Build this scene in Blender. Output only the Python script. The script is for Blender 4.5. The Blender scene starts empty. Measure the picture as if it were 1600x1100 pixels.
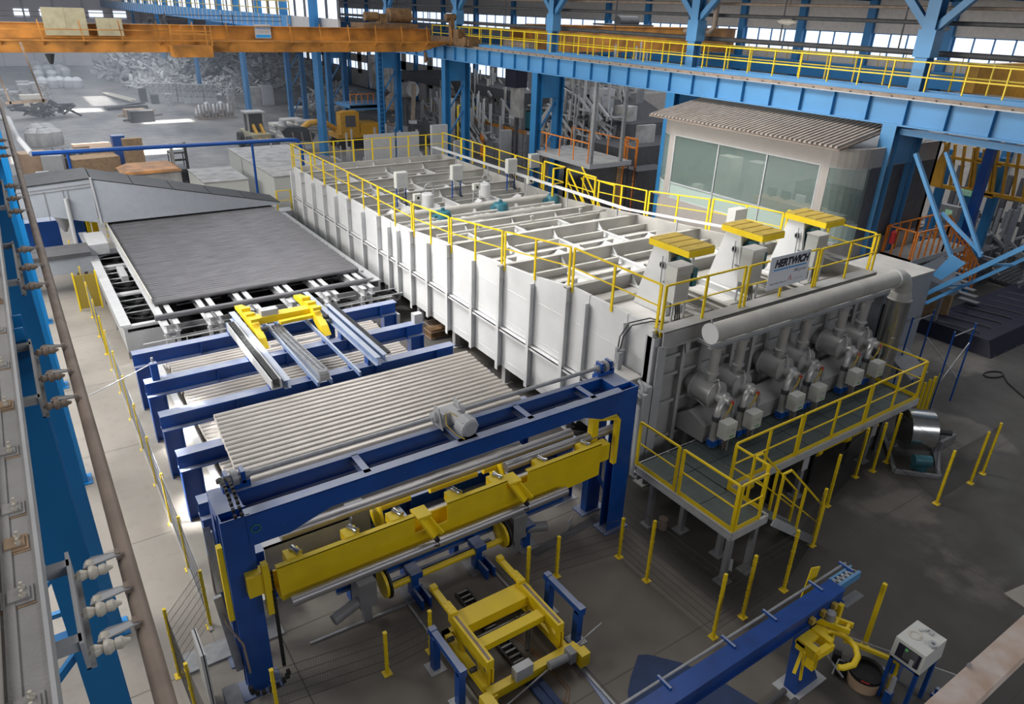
import bpy, math, random
from math import sin, cos, pi, radians
random.seed(7)
SC = bpy.context.scene
COL = SC.collection
# ---------------------------------------------------------------- camera
YAW, PITCH, ROLL, FPX, CH = 0.611182611, 0.446809203, 0.035767962, 1117.72908, 13.7
FW = (sin(YAW)*cos(PITCH), cos(YAW)*cos(PITCH), -sin(PITCH))
r0 = (cos(YAW), -sin(YAW), 0.0)
u0 = (r0[1]*FW[2]-r0[2]*FW[1], r0[2]*FW[0]-r0[0]*FW[2], r0[0]*FW[1]-r0[1]*FW[0])
RT = tuple(r0[i]*cos(ROLL)+u0[i]*sin(ROLL) for i in range(3))
UP = tuple(-r0[i]*sin(ROLL)+u0[i]*cos(ROLL) for i in range(3))
from mathutils import Matrix, Vector
cd = bpy.data.cameras.new('camera')
cam = bpy.data.objects.new('camera', cd); COL.objects.link(cam)
cam.matrix_world = Matrix(((RT[0], UP[0], -FW[0], 0), (RT[1], UP[1], -FW[1], 0), (RT[2], UP[2], -FW[2], CH), (0, 0, 0, 1)))
cd.sensor_width = 36; cd.lens = FPX/1600*36; cd.clip_start = 0.05; cd.clip_end = 600
SC.camera = cam
def U(px, py, x=None, y=None, z=None):
    """survey: world point seen at a photograph pixel, on a known plane"""
    d = [FW[i]+RT[i]*(px-800)/FPX-UP[i]*(py-550)/FPX for i in range(3)]
    if z is not None: t = (z-CH)/d[2]
    elif x is not None: t = x/d[0]
    else: t = y/d[1]
    return (d[0]*t, d[1]*t, CH+d[2]*t)
# ---------------------------------------------------------------- light
SC.view_settings.view_transform = 'Standard'; SC.view_settings.look = 'None'
SC.view_settings.exposure = 0.0; SC.view_settings.gamma = 1.0
SC.view_settings.use_curve_mapping = False
w = bpy.data.worlds.new('world'); SC.world = w; w.use_nodes = True
w.node_tree.nodes['Background'].inputs[0].default_value = (0.85, 0.88, 1.0, 1)
w.node_tree.nodes['Background'].inputs[1].default_value = 0.085
def area(name, loc, target, sx, sy, power, col=(1, 0.97, 0.92)):
    l = bpy.data.lights.new(name, 'AREA'); l.shape = 'RECTANGLE'; l.size = sx; l.size_y = sy; l.energy = power; l.color = col
    o = bpy.data.objects.new(name, l); COL.objects.link(o); o.location = loc
    d = Vector(target)-Vector(loc)
    o.rotation_euler = d.to_track_quat('-Z', 'Y').to_euler()
    return o
def area_m(name, loc, xa, ya, sx, sy, power, col=(1, 0.97, 0.92)):
    """area light with explicit local axes, shining along -(xa x ya)"""
    l = bpy.data.lights.new(name, 'AREA'); l.shape = 'RECTANGLE'; l.size = sx; l.size_y = sy; l.energy = power; l.color = col
    o = bpy.data.objects.new(name, l); COL.objects.link(o)
    xa = Vector(xa).normalized(); ya = Vector(ya).normalized(); za = xa.cross(ya).normalized(); ya = za.cross(xa)
    o.matrix_world = Matrix(((xa.x, ya.x, za.x, loc[0]), (xa.y, ya.y, za.y, loc[1]), (xa.z, ya.z, za.z, loc[2]), (0, 0, 0, 1)))
    return o
# the long clerestory of the left side wall and roof lights over the bays, plus added fill lamps
area_m('clerestory_light', (-8.5, 33, 13.5), (0, -1, 0), (1, 0, 1.3), 34, 6, 11000, (1, 0.965, 0.90))
area_m('roof_light', (16, 32, 27), (1, 0, 0), (0, 1, 0), 8, 40, 4200, (1, 0.97, 0.93))
o_ = area('furnace_roof_fill', (7, 30, 26), (19.5, 24, 5), 5, 26, 2100, (1, 0.97, 0.93)); o_.data.spread = radians(55)  # added lamp with narrow spread, brightens only the furnace roof deck
area_m('front_fill', (14, -12, 15), (1, 0, 0), (0, 0.5, 1), 20, 5, 1150, (0.97, 0.98, 1))  # added fill behind the camera, lifts the end wall and other near-facing sides
area_m('left_girder_fill', (-3.5, 6, 17), (0, -1, 0), (1, 0, 0.3), 9, 2, 260, (1, 0.96, 0.92))  # added fill above the left crane girder to brighten its top
area_m('far_roof_light', (8, 105, 26), (1, 0, 0), (0, 1, 0), 40, 90, 26000, (0.88, 0.93, 1))
def shaft(name, x, y, sx, sy, power, col=(1, 0.97, 0.92), z=22, dx=0, dy=0, spread=3):
    """sunlight falling through a roof opening"""
    o = area('%s' % name, (x+dx, y+dy, z), (x, y, 0), sx, sy, power, col); o.data.spread = radians(spread); return o
shaft('sun_patch', 7.0, 79, 14, 3.6, 2600); shaft('sun_patch', 8.5, 112, 5, 4, 500); shaft('sun_patch', 16.5, 98.5, 5.5, 2.5, 420); shaft('sun_patch', 12, 122, 3, 12, 500)
shaft('sun_patch', 3.1, 23.4, 2.2, 1.1, 60, z=16, dx=-9, dy=4); shaft('sun_patch', 4.3, 21.4, 2.6, 0.6, 45, z=16, dx=-9, dy=4); shaft('sun_patch', 2.6, 19, 1.6, 1.5, 50, z=16, dx=-9, dy=4); shaft('sun_patch', 6.8, 22.6, 1.4, 0.7, 25, z=16, dx=-9, dy=4)
area_m('control_room_fill', (30.6, 21.5, 8.85), (1, 0, 0), (0, 1, 0), 3, 8, 160, (1, 0.98, 0.92))  # added area light that brightens the interior seen through the glass
area_m('right_bay_light', (43, 34, 15.2), (1, 0, 0), (0, 1, 0), 12, 60, 5000, (0.9, 0.95, 1))

# ---------------------------------------------------------------- materials
def mat(name, col, rough=0.5, metal=0.0, noise=0.0, nscale=3.0, bump=0.0, bscale=40, col2=None, stretch=None, spec=0.5):
    m = bpy.data.materials.new(name); m.use_nodes = True
    nt = m.node_tree; b = nt.nodes['Principled BSDF']
    b.inputs['Roughness'].default_value = rough; b.inputs['Metallic'].default_value = metal
    b.inputs['Specular IOR Level'].default_value = spec
    c = (*col, 1)
    b.inputs['Base Color'].default_value = c
    m.diffuse_color = c
    tc = nt.nodes.new('ShaderNodeTexCoord')
    src = tc.outputs['Object']
    if stretch:
        mp = nt.nodes.new('ShaderNodeMapping'); mp.inputs['Scale'].default_value = stretch
        nt.links.new(src, mp.inputs[0]); src = mp.outputs[0]
    if noise > 0 or col2:
        n = nt.nodes.new('ShaderNodeTexNoise'); n.inputs['Scale'].default_value = nscale; n.inputs['Detail'].default_value = 6
        nt.links.new(src, n.inputs['Vector'])
        mx = nt.nodes.new('ShaderNodeMix'); mx.data_type = 'RGBA'
        cr = nt.nodes.new('ShaderNodeMapRange'); cr.inputs[1].default_value = 0.35; cr.inputs[2].default_value = 0.68
        nt.links.new(n.outputs['Fac'], cr.inputs[0]); nt.links.new(cr.outputs[0], mx.inputs[0])
        mx.inputs[6].default_value = c
        mx.inputs[7].default_value = (*col2, 1) if col2 else tuple(max(0, x*(1-noise)) for x in col)+(1,)
        nt.links.new(mx.outputs[2], b.inputs['Base Color'])
    if bump > 0:
        n2 = nt.nodes.new('ShaderNodeTexNoise'); n2.inputs['Scale'].default_value = bscale; n2.inputs['Detail'].default_value = 4
        nt.links.new(src, n2.inputs['Vector'])
        bp = nt.nodes.new('ShaderNodeBump'); bp.inputs['Strength'].default_value = bump; bp.inputs['Distance'].default_value = 0.02
        nt.links.new(n2.outputs['Fac'], bp.inputs['Height']); nt.links.new(bp.outputs[0], b.inputs['Normal'])
    return m
M = dict(
 white=mat('white_paint', (0.68, 0.69, 0.70), 0.45, noise=0.12, nscale=0.8),
 roofw=mat('roof_plate_paint', (0.66, 0.65, 0.63), 0.5, noise=0.2, nscale=1.2),
 roofg=mat('roof_grey_paint', (0.50, 0.49, 0.465), 0.5, noise=0.2, nscale=1.2),
 endg=mat('furnace_grey_paint', (0.43, 0.43, 0.43), 0.42, noise=0.2, nscale=1.5),
 silver=mat('silver_paint', (0.55, 0.55, 0.55), 0.34, metal=0.4, noise=0.15, nscale=2),
 steel=mat('polished_steel', (0.62, 0.62, 0.61), 0.22, metal=0.95, noise=0.15, nscale=4),
 zinc=mat('galvanised_steel', (0.38, 0.39, 0.41), 0.45, metal=0.4, noise=0.2, nscale=6),
 yellow=mat('yellow_paint', (0.86, 0.62, 0.008), 0.42, noise=0.1, nscale=2),
 dyellow=mat('dusty_yellow_paint', (0.50, 0.36, 0.07), 0.7, noise=0.2, nscale=3),
 blue=mat('ultramarine_paint', (0.004, 0.075, 0.36), 0.38, noise=0.25, nscale=1.2),
 azure=mat('azure_paint', (0.004, 0.20, 0.52), 0.4, noise=0.15, nscale=0.6),
 cblue=mat('sky_blue_paint', (0.085, 0.28, 0.55), 0.45, noise=0.15, nscale=0.5),
 mblue=mat('column_blue_paint', (0.02, 0.18, 0.42), 0.45, noise=0.2, nscale=0.6),
 pblue=mat('pale_blue_paint', (0.19, 0.27, 0.47), 0.4, noise=0.2),
 brown=mat('oily_brown', (0.19, 0.105, 0.045), 0.7, noise=0.5, nscale=3),
 navy=mat('strapper_blue_paint', (0.012, 0.06, 0.27), 0.4, noise=0.3, nscale=2),
 dpipe=mat('dark_service_pipe', (0.10, 0.10, 0.105), 0.6, noise=0.3),
 ridge=mat('fibre_cement_ridge', (0.34, 0.30, 0.27), 0.85, noise=0.25),
 beige=mat('beige_cabinet', (0.38, 0.35, 0.24), 0.6, noise=0.2),
 orange=mat('ochre_orange_paint', (0.50, 0.205, 0.03), 0.55, noise=0.6, nscale=0.9),
 rorange=mat('bright_orange_paint', (0.85, 0.26, 0.03), 0.5),
 grat=mat('grating_steel', (0.10, 0.125, 0.125), 0.5, metal=0.3, noise=0.2, nscale=5),
 alu=mat('cast_aluminium', (0.54, 0.51, 0.48), 0.40, metal=0.65, noise=0.22, nscale=2.5, stretch=(0.6, 6, 6), bump=0.08, bscale=30),
 alus=mat('brushed_aluminium', (0.40, 0.39, 0.40), 0.40, metal=0.7, noise=0.15, nscale=2, stretch=(0.4, 4, 4)),
 alud=mat('sawn_aluminium_end', (0.66, 0.62, 0.56), 0.6, metal=0.2),
 aluk=mat('dull_aluminium', (0.17, 0.17, 0.185), 0.42, metal=0.55, noise=0.35, nscale=2.5, stretch=(0.4, 5, 5)),
 black=mat('black_rubber', (0.012, 0.012, 0.013), 0.6),
 dark=mat('dark_machinery', (0.05, 0.052, 0.055), 0.5, metal=0.2, noise=0.3),
 cabinet=mat('cabinet_cream', (0.60, 0.61, 0.58), 0.45),
 teal=mat('motor_teal', (0.03, 0.15, 0.20), 0.4, noise=0.2),
 grey=mat('mid_grey', (0.24, 0.245, 0.26), 0.5, noise=0.15),
 lgrey=mat('light_grey', (0.45, 0.46, 0.48), 0.5, noise=0.1),
 hood=mat('hood_grey', (0.35, 0.38, 0.43), 0.5, noise=0.08),
 dgrey=mat('dark_grey', (0.09, 0.09, 0.10), 0.6, noise=0.25),
 taupe=mat('taupe_cladding', (0.36, 0.335, 0.315), 0.55, noise=0.05),
 corr=mat('fibre_cement', (0.12, 0.10, 0.09), 0.85, noise=0.35, nscale=1.5),
 rust=mat('brown_pipe_paint', (0.30, 0.235, 0.19), 0.6, noise=0.3, nscale=4),
 dust=mat('dusty_grey_steel', (0.42, 0.415, 0.41), 0.85, noise=0.35, nscale=1.3, bump=0.3, bscale=60),
 rusty=mat('rusty_plate', (0.42, 0.30, 0.20), 0.85, noise=0.4, nscale=5),
 porcelain=mat('cream_porcelain', (0.62, 0.58, 0.50), 0.35),
 pinkish=mat('worn_cream_paint', (0.66, 0.58, 0.54), 0.55, noise=0.2, nscale=5, col2=(0.5, 0.36, 0.28)),
 red=mat('red_paint', (0.5, 0.03, 0.03), 0.4),
 green=mat('green_print', (0.05, 0.35, 0.08), 0.5),
 wood=mat('timber', (0.40, 0.26, 0.14), 0.8, noise=0.35, nscale=4),
 card=mat('cardboard', (0.48, 0.33, 0.22), 0.85, noise=0.2, nscale=2),
 amber=mat('machine_yellow', (0.58, 0.30, 0.02), 0.5, noise=0.25),
 signw=mat('sign_white', (0.72, 0.76, 0.82), 0.4),
 ink=mat('black_ink', (0.012, 0.012, 0.03), 0.5),
 skyb=mat('blue_print', (0.01, 0.28, 0.70), 0.5),
 greyink=mat('grey_print', (0.30, 0.31, 0.36), 0.5),
 scrapw=mat('white_castings', (0.60, 0.60, 0.60), 0.5, metal=0.2, noise=0.5),
 scrap=mat('aluminium_scrap', (0.52, 0.52, 0.53), 0.5, metal=0.3, noise=0.6, nscale=3),
 bluemat=mat('blue_rubber_mat', (0.022, 0.045, 0.12), 0.75, noise=0.2),
 dkyel=mat('dark_yellow_guard', (0.30, 0.22, 0.03), 0.6),
 padc=mat('concrete_pad', (0.34, 0.32, 0.29), 0.7, noise=0.2, nscale=1.0),
 endwall=mat('pale_end_wall', (0.62, 0.58, 0.62), 0.7, noise=0.1, nscale=0.2),
 wallp=mat('wall_panel', (0.56, 0.52, 0.49), 0.7, noise=0.15),
)
def glass(name, col, alpha):
    m = bpy.data.materials.new(name); m.use_nodes = True; nt = m.node_tree
    b = nt.nodes['Principled BSDF']; b.inputs['Base Color'].default_value = (*col, 1); b.inputs['Roughness'].default_value = 0.06
    b.inputs['Specular IOR Level'].default_value = 0.8; b.inputs['Alpha'].default_value = alpha
    return m
M['glass'] = glass('tinted_glass', (0.20, 0.27, 0.25), 0.42)
M['frost'] = glass('frosted_glass', (0.40, 0.50, 0.46), 0.92)
def emis(name, col, s):
    m = bpy.data.materials.new(name); m.use_nodes = True; nt = m.node_tree
    b = nt.nodes['Principled BSDF']; b.inputs['Base Color'].default_value = (0.5, 0.5, 0.5, 1)
    b.inputs['Emission Color'].default_value = (*col, 1); b.inputs['Emission Strength'].default_value = s
    return m
M['daylight'] = emis('daylit_window_glass', (0.80, 0.88, 1.0), 1.15)
M['exit'] = emis('lit_exit_sign', (0.02, 0.5, 0.2), 0.25)

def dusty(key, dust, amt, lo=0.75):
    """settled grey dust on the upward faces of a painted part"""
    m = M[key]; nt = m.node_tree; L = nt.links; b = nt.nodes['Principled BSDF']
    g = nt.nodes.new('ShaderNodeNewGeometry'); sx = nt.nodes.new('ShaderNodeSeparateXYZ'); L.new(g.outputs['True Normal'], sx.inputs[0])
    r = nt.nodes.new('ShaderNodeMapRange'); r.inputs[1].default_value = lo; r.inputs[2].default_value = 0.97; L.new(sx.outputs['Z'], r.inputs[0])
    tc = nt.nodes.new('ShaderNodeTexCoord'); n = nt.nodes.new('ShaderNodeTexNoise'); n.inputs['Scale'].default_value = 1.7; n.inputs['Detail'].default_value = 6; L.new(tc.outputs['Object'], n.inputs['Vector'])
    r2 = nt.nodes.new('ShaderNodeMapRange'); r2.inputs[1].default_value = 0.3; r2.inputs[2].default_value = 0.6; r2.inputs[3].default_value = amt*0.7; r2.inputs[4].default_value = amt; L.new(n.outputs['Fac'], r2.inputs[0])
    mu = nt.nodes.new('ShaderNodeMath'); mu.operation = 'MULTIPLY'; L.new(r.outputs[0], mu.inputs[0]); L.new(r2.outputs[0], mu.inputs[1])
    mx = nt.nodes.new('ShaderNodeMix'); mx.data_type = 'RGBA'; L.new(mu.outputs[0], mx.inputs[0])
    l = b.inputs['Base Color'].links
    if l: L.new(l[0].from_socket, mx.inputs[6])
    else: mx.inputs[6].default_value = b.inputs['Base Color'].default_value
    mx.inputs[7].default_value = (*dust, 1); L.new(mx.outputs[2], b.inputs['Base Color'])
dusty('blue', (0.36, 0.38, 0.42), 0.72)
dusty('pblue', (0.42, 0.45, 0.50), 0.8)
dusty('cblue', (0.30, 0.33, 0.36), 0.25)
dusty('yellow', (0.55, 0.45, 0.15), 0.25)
# ---------------------------------------------------------------- mesh builder
def vsub(a, b): return (a[0]-b[0], a[1]-b[1], a[2]-b[2])
class MB:
    def __init__(s): s.v = []; s.f = []; s.s = []
    def face(s, pts, smooth=False):
        n = len(s.v); s.v += [tuple(p) for p in pts]; s.f.append(tuple(range(n, n+len(pts)))); s.s.append(smooth)
    def hexa(s, p):   # 8 points: bottom 4, top 4
        n = len(s.v); s.v += [tuple(q) for q in p]
        for q in ((3, 2, 1, 0), (4, 5, 6, 7), (0, 1, 5, 4), (1, 2, 6, 5), (2, 3, 7, 6), (3, 0, 4, 7)):
            s.f.append(tuple(n+i for i in q)); s.s.append(False)
        return s
    def box(s, x0, x1, y0, y1, z0, z1):
        return s.hexa([(x0, y0, z0), (x1, y0, z0), (x1, y1, z0), (x0, y1, z0), (x0, y0, z1), (x1, y0, z1), (x1, y1, z1), (x0, y1, z1)])
    def cbox(s, c, sx, sy, sz, rz=0):
        x, y, z = c; q = []
        for k in (0, 1):
            for a, b in ((-1, -1), (1, -1), (1, 1), (-1, 1)):
                u, v = a*sx/2, b*sy/2
                q.append((x+u*cos(rz)-v*sin(rz), y+u*sin(rz)+v*cos(rz), z+k*sz))
        return s.hexa(q)
    def frame(s, p0, p1, up=(0, 0, 1)):
        a = Vector(p0); b = Vector(p1); d = (b-a).normalized(); u = Vector(up)
        if abs(d.dot(u)) > 0.98: u = Vector((0, 1, 0)) if abs(d.y) < 0.9 else Vector((1, 0, 0))
        side = d.cross(u).normalized(); u = side.cross(d).normalized()
        return a, b, side, u
    def bar(s, p0, p1, w, h, up=(0, 0, 1)):
        a, b, sd, u = s.frame(p0, p1, up)
        q = []
        for e in (a, b):
            for i, j in ((-1, -1), (1, -1), (1, 1), (-1, 1)): q.append(e+sd*(i*w/2)+u*(j*h/2))
        return s.hexa(q)
    def ibeam(s, p0, p1, h, w, t=0.02, up=(0, 0, 1), tw=None):
        """I section; p0-p1 is the centre of the TOP face"""
        a, b, sd, u = s.frame(p0, p1, up)
        tw = tw or t
        s.bar(a-u*t/2, b-u*t/2, w, t, up); s.bar(a-u*(h-t/2), b-u*(h-t/2), w, t, up); s.bar(a-u*h/2, b-u*h/2, tw, h-2*t, up)
        return s
    def channel(s, p0, p1, h, w, t=0.015, up=(0, 0, 1), sgn=1):
        a, b, sd, u = s.frame(p0, p1, up)
        s.bar(a-u*t/2, b-u*t/2, w, t, up); s.bar(a-u*(h-t/2), b-u*(h-t/2), w, t, up)
        o = sd*(sgn*(w/2-t/2)); s.bar(a-u*h/2+o, b-u*h/2+o, t, h-2*t, up)
        return s
    def tube(s, p0, p1, r, n=10, r2=None, caps=True):
        a, b, sd, u = s.frame(p0, p1); r2 = r if r2 is None else r2
        k = len(s.v)
        for e, rr in ((a, r), (b, r2)):
            for i in range(n):
                t = 2*pi*i/n; s.v.append(tuple(e+sd*(rr*cos(t))+u*(rr*sin(t))))
        for i in range(n):
            j = (i+1) % n; s.f.append((k+j, k+i, k+n+i, k+n+j)); s.s.append(True)
        if caps:
            s.face([s.v[k+i] for i in range(n)]); s.face([s.v[k+n+i] for i in reversed(range(n))])
        return s
    def path(s, pts, r, n=8):
        pts = [Vector(p) for p in pts]
        k = len(s.v); sd = None
        for i, p in enumerate(pts):
            d = (pts[min(i+1, len(pts)-1)]-pts[max(i-1, 0)]).normalized()
            if sd is None:
                up = Vector((0, 0, 1)) if abs(d.z) < 0.9 else Vector((1, 0, 0)); sd = d.cross(up).normalized()
            else:
                sd = (sd-d*sd.dot(d)).normalized()
            u = sd.cross(d)
            for j in range(n):
                t = 2*pi*j/n; s.v.append(tuple(p+sd*(r*cos(t))+u*(r*sin(t))))
        for i in range(len(pts)-1):
            for j in range(n):
                q = (j+1) % n; a = k+i*n; s.f.append((a+q, a+j, a+n+j, a+n+q)); s.s.append(True)
        s.face([s.v[k+i] for i in range(n)]); e = k+(len(pts)-1)*n; s.face([s.v[e+i] for i in reversed(range(n))])
        return s
    def lathe(s, prof, c, ax=(0, 0, 1), n=16, smooth=True):
        """prof: list of (distance along axis, radius)"""
        a = Vector(c); d = Vector(ax).normalized()
        up = Vector((0, 0, 1)) if abs(d.z) < 0.9 else Vector((1, 0, 0)); sd = d.cross(up).normalized(); u = sd.cross(d)
        def ring(h, r):
            k = len(s.v)
            for j in range(n):
                t = 2*pi*j/n; s.v.append(tuple(a+d*h+sd*(r*cos(t))+u*(r*sin(t))))
            return k
        ks = []; prev = None; pa = None
        for (h0, q0), (h1, q1) in zip(prof, prof[1:]):
            an = math.atan2(q1-q0, h1-h0)
            kb = prev if prev is not None and abs((an-pa+pi) % (2*pi)-pi) < 0.6 else ring(h0, q0)
            ke = ring(h1, q1); ks.append((kb, ke)); prev = ke; pa = an
            for j in range(n):
                q = (j+1) % n; s.f.append((kb+q, kb+j, ke+j, ke+q)); s.s.append(smooth)
        if prof[0][1] > 1e-4: s.face([s.v[ks[0][0]+i] for i in range(n)])
        if prof[-1][1] > 1e-4:
            e = ks[-1][1]; s.face([s.v[e+i] for i in reversed(range(n))])
        return s
    def prism(s, poly, vec):
        n = len(poly); k = len(s.v)
        s.v += [tuple(p) for p in poly]+[tuple(p[i]+vec[i] for i in range(3)) for p in poly]
        s.f.append(tuple(k+i for i in reversed(range(n)))); s.s.append(False)
        s.f.append(tuple(k+n+i for i in range(n))); s.s.append(False)
        for i in range(n):
            j = (i+1) % n; s.f.append((k+i, k+j, k+n+j, k+n+i)); s.s.append(False)
        return s
    def add(s, o, off=(0, 0, 0)):
        k = len(s.v); s.v += [(p[0]+off[0], p[1]+off[1], p[2]+off[2]) for p in o.v]
        s.f += [tuple(k+i for i in f) for f in o.f]; s.s += o.s
        return s
    def build(s, name, m, parent=None, label=None, kind=None, loc=None):
        org = (0, 0, 0)
        if parent is not None: org = parent.get('_o') or (0, 0, 0)
        elif loc is not None: org = loc
        me = bpy.data.meshes.new(name)
        me.from_pydata([(p[0]-org[0], p[1]-org[1], p[2]-org[2]) for p in s.v], [], s.f)
        me.polygons.foreach_set('use_smooth', s.s)
        me.materials.append(M[m] if isinstance(m, str) else m)
        o = bpy.data.objects.new(name, me); COL.objects.link(o)
        if parent is not None: o.parent = parent; o['_o'] = org
        elif loc is not None: o.location = loc; o['_o'] = tuple(loc)
        if label: o['label'] = label
        if kind: o['kind'] = kind
        return o
def thing(name, label, cat, loc=(0, 0, 0), group=None):
    o = bpy.data.objects.new(name, None); COL.objects.link(o); o.location = loc; o['_o'] = tuple(loc)
    o.empty_display_size = 0.3
    return tag(o, label, cat, group)
def tag(o, label, cat, group=None):
    o['label'] = label; o['category'] = cat
    if group: o['group'] = group
    return o
def struct(mb, name, m):
    return mb.build(name, m, kind='structure')
CH_ = {}
def copy_tree(o, off, label=None, parent=None):
    c = o.copy(); COL.objects.link(c)
    if parent is None:
        c.location = (o.location[0]+off[0], o.location[1]+off[1], o.location[2]+off[2])
        oo = o.get('_o'); 
        if oo: c['_o'] = tuple(oo[i]+off[i] for i in range(3))
    else: c.parent = parent
    if label: c['label'] = label
    for ch in list(o.children): copy_tree(ch, off, None, c)
    return c
ORD = ['first', 'second', 'third', 'fourth', 'fifth', 'sixth', 'seventh', 'eighth', 'ninth', 'tenth', 'eleventh', 'twelfth',
       'thirteenth', 'fourteenth', 'fifteenth', 'sixteenth', 'seventeenth', 'eighteenth', 'nineteenth', 'twentieth']
def nth(i):
    if i < 20: return ORD[i]
    t = {2: 'twenty', 3: 'thirty', 4: 'forty', 5: 'fifty', 6: 'sixty'}[(i+1)//10]
    if (i+1) % 10 == 0: return {2: 'twentieth', 3: 'thirtieth', 4: 'fortieth', 5: 'fiftieth', 6: 'sixtieth'}[(i+1)//10]
    return t+'-'+ORD[(i+1) % 10-1]
def lerp(a, b, t): return tuple(a[i]+(b[i]-a[i])*t for i in range(3))
def interp(tab, y):
    for (a, va), (b, vb) in zip(tab, tab[1:]):
        if a <= y <= b: return va+(vb-va)*(y-a)/(b-a)
    return tab[0][1] if y < tab[0][0] else tab[-1][1]
# ================================================================ floor
def floor_mat():
    m = bpy.data.materials.new('concrete_floor'); m.use_nodes = True; nt = m.node_tree; L = nt.links
    b = nt.nodes['Principled BSDF']; b.inputs['Roughness'].default_value = 0.62
    tc = nt.nodes.new('ShaderNodeTexCoord')
    def noise(sc, det=6, off=(0, 0, 0), st=(1, 1, 1)):
        mp = nt.nodes.new('ShaderNodeMapping'); mp.inputs['Location'].default_value = off; mp.inputs['Scale'].default_value = st
        L.new(tc.outputs['Object'], mp.inputs[0])
        n = nt.nodes.new('ShaderNodeTexNoise'); n.inputs['Scale'].default_value = sc; n.inputs['Detail'].default_value = det
        L.new(mp.outputs[0], n.inputs['Vector']); return n.outputs['Fac']
    def rng(src, a, b2, c=0, d=1):
        r = nt.nodes.new('ShaderNodeMapRange'); r.inputs[1].default_value = a; r.inputs[2].default_value = b2
        r.inputs[3].default_value = c; r.inputs[4].default_value = d; L.new(src, r.inputs[0]); return r.outputs[0]
    def mix(f, a, b2):
        x = nt.nodes.new('ShaderNodeMix'); x.data_type = 'RGBA'; L.new(f, x.inputs[0])
        for i, q in ((6, a), (7, b2)):
            if isinstance(q, tuple): x.inputs[i].default_value = (*q, 1)
            else: L.new(q, x.inputs[i])
        return x.outputs[2]
    def mth(op, a, b2=None):
        x = nt.nodes.new('ShaderNodeMath'); x.operation = op
        for i, q in enumerate((a, b2)):
            if q is None: continue
            if isinstance(q, (int, float)): x.inputs[i].default_value = q
            else: L.new(q, x.inputs[i])
        return x.outputs[0]
    base = mix(rng(noise(0.35), 0.3, 0.7), (0.30, 0.275, 0.245), (0.25, 0.23, 0.205))
    base = mix(rng(noise(3.0, 8), 0.55, 0.75, 0, 0.4), base, (0.18, 0.165, 0.15))
    # old tyre-blackened floor outside the new slab: right of x=14.5 near, and the whole far bay
    sx = nt.nodes.new('ShaderNodeSeparateXYZ'); L.new(tc.outputs['Object'], sx.inputs[0])
    wob = rng(noise(0.5, 5), 0, 1, -0.5, 0.5)
    xr = mth('ADD', sx.outputs['X'], wob)
    old = rng(xr, 12.3, 12.6)
    # light falloff towards the camera painted in: darker floor in front of the gantry
    falloff = mth('MULTIPLY', rng(mth('ADD', sx.outputs['Y'], wob), 13.6, 12.2, 0, 1), rng(mth('ADD', sx.outputs['X'], wob), 2.4, 3.6))
    base = mix(falloff, base, mix(rng(noise(0.9, 8), 0.3, 0.7), (0.155, 0.138, 0.12), (0.12, 0.107, 0.094)))
    yl = rng(mth('ADD', sx.outputs['Y'], wob), 50, 54)
    oldc = mix(rng(noise(0.22, 9, (5, 2, 0)), 0.56, 0.60, 0, 0.75), (0.062, 0.057, 0.053), (0.15, 0.135, 0.12))
    yardc = mix(rng(noise(0.25, 7, (1, 1, 0), (1, 0.5, 1)), 0.35, 0.7), (0.10, 0.10, 0.105), (0.22, 0.21, 0.20))
    oldc = mix(rng(noise(1.6, 6, (0, 0, 0), (0.3, 1.4, 1)), 0.5, 0.8, 0, 0.6), oldc, (0.05, 0.048, 0.047))
    c = mix(old, base, oldc)
    c = mix(yl, c, yardc)
    # slab joints
    for ax, per in (('X', 5.6), ('Y', 5.3)):
        fr = mth('ABSOLUTE', mth('SUBTRACT', mth('FRACT', mth('DIVIDE', sx.outputs[ax], per)), 0.5))
        c = mix(rng(fr, 0.002, 0.004, 0.7, 0), c, (0.05, 0.045, 0.04))
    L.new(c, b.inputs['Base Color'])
    bp = nt.nodes.new('ShaderNodeBump'); bp.inputs['Strength'].default_value = 0.15; bp.inputs['Distance'].default_value = 0.02
    L.new(noise(12, 8), bp.inputs['Height']); L.new(bp.outputs[0], b.inputs['Normal'])
    L.new(rng(noise(0.8), 0.3, 0.7, 0.45, 0.75), b.inputs['Roughness'])
    return m
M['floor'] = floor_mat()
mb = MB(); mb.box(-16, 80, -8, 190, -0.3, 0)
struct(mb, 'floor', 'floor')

# ================================================================ furnace
FX0, FX1, FY0, FY1 = 14.33, 25.0, 13.1, 45.0
WT = [(13.1, 5.5), (17.2, 5.5), (17.3, 5.35), (21.2, 5.05), (25.2, 4.75), (28.6, 4.45), (31.0, 4.3), (45.0, 4.38)]
STIFF = [13.2, 14.4, 16.2, 17.2, 19.2, 21.2, 23.2, 25.2, 27.0, 28.6, 30.0, 31.0, 32.2, 34.1, 35.95, 37.8, 39.5, 41.3, 43.1, 44.9]
fur = thing('homogenizing_furnace', 'long white and grey steel furnace with ribbed side wall and beamed roof', 'furnace', (19.7, 29, 0))
for a, b in zip(STIFF, STIFF[1:]):
    for z0, z1 in ((0.85, 2.5), (2.6, None)):
        za, zb = (interp(WT, a+0.02), interp(WT, b-0.02)) if z1 is None else (z1, z1)
        mb = MB()
        y0, y1 = a+0.02, b-0.02
        mb.hexa([(FX0, y0, z0), (FX0+0.12, y0, z0), (FX0+0.12, y1, z0), (FX0, y1, z0), (FX0, y0, za), (FX0+0.12, y0, za), (FX0+0.12, y1, zb), (FX0, y1, zb)])
        # shallow swage lines pressed in the plate
        for zz in ((1.15,) if z1 else (2.85, (za+2.6)/2+0.25)):
            mb.box(FX0-0.012, FX0, y0, y1, zz, zz+0.03)
        mb.build('side_panel', 'white', fur)
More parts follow.
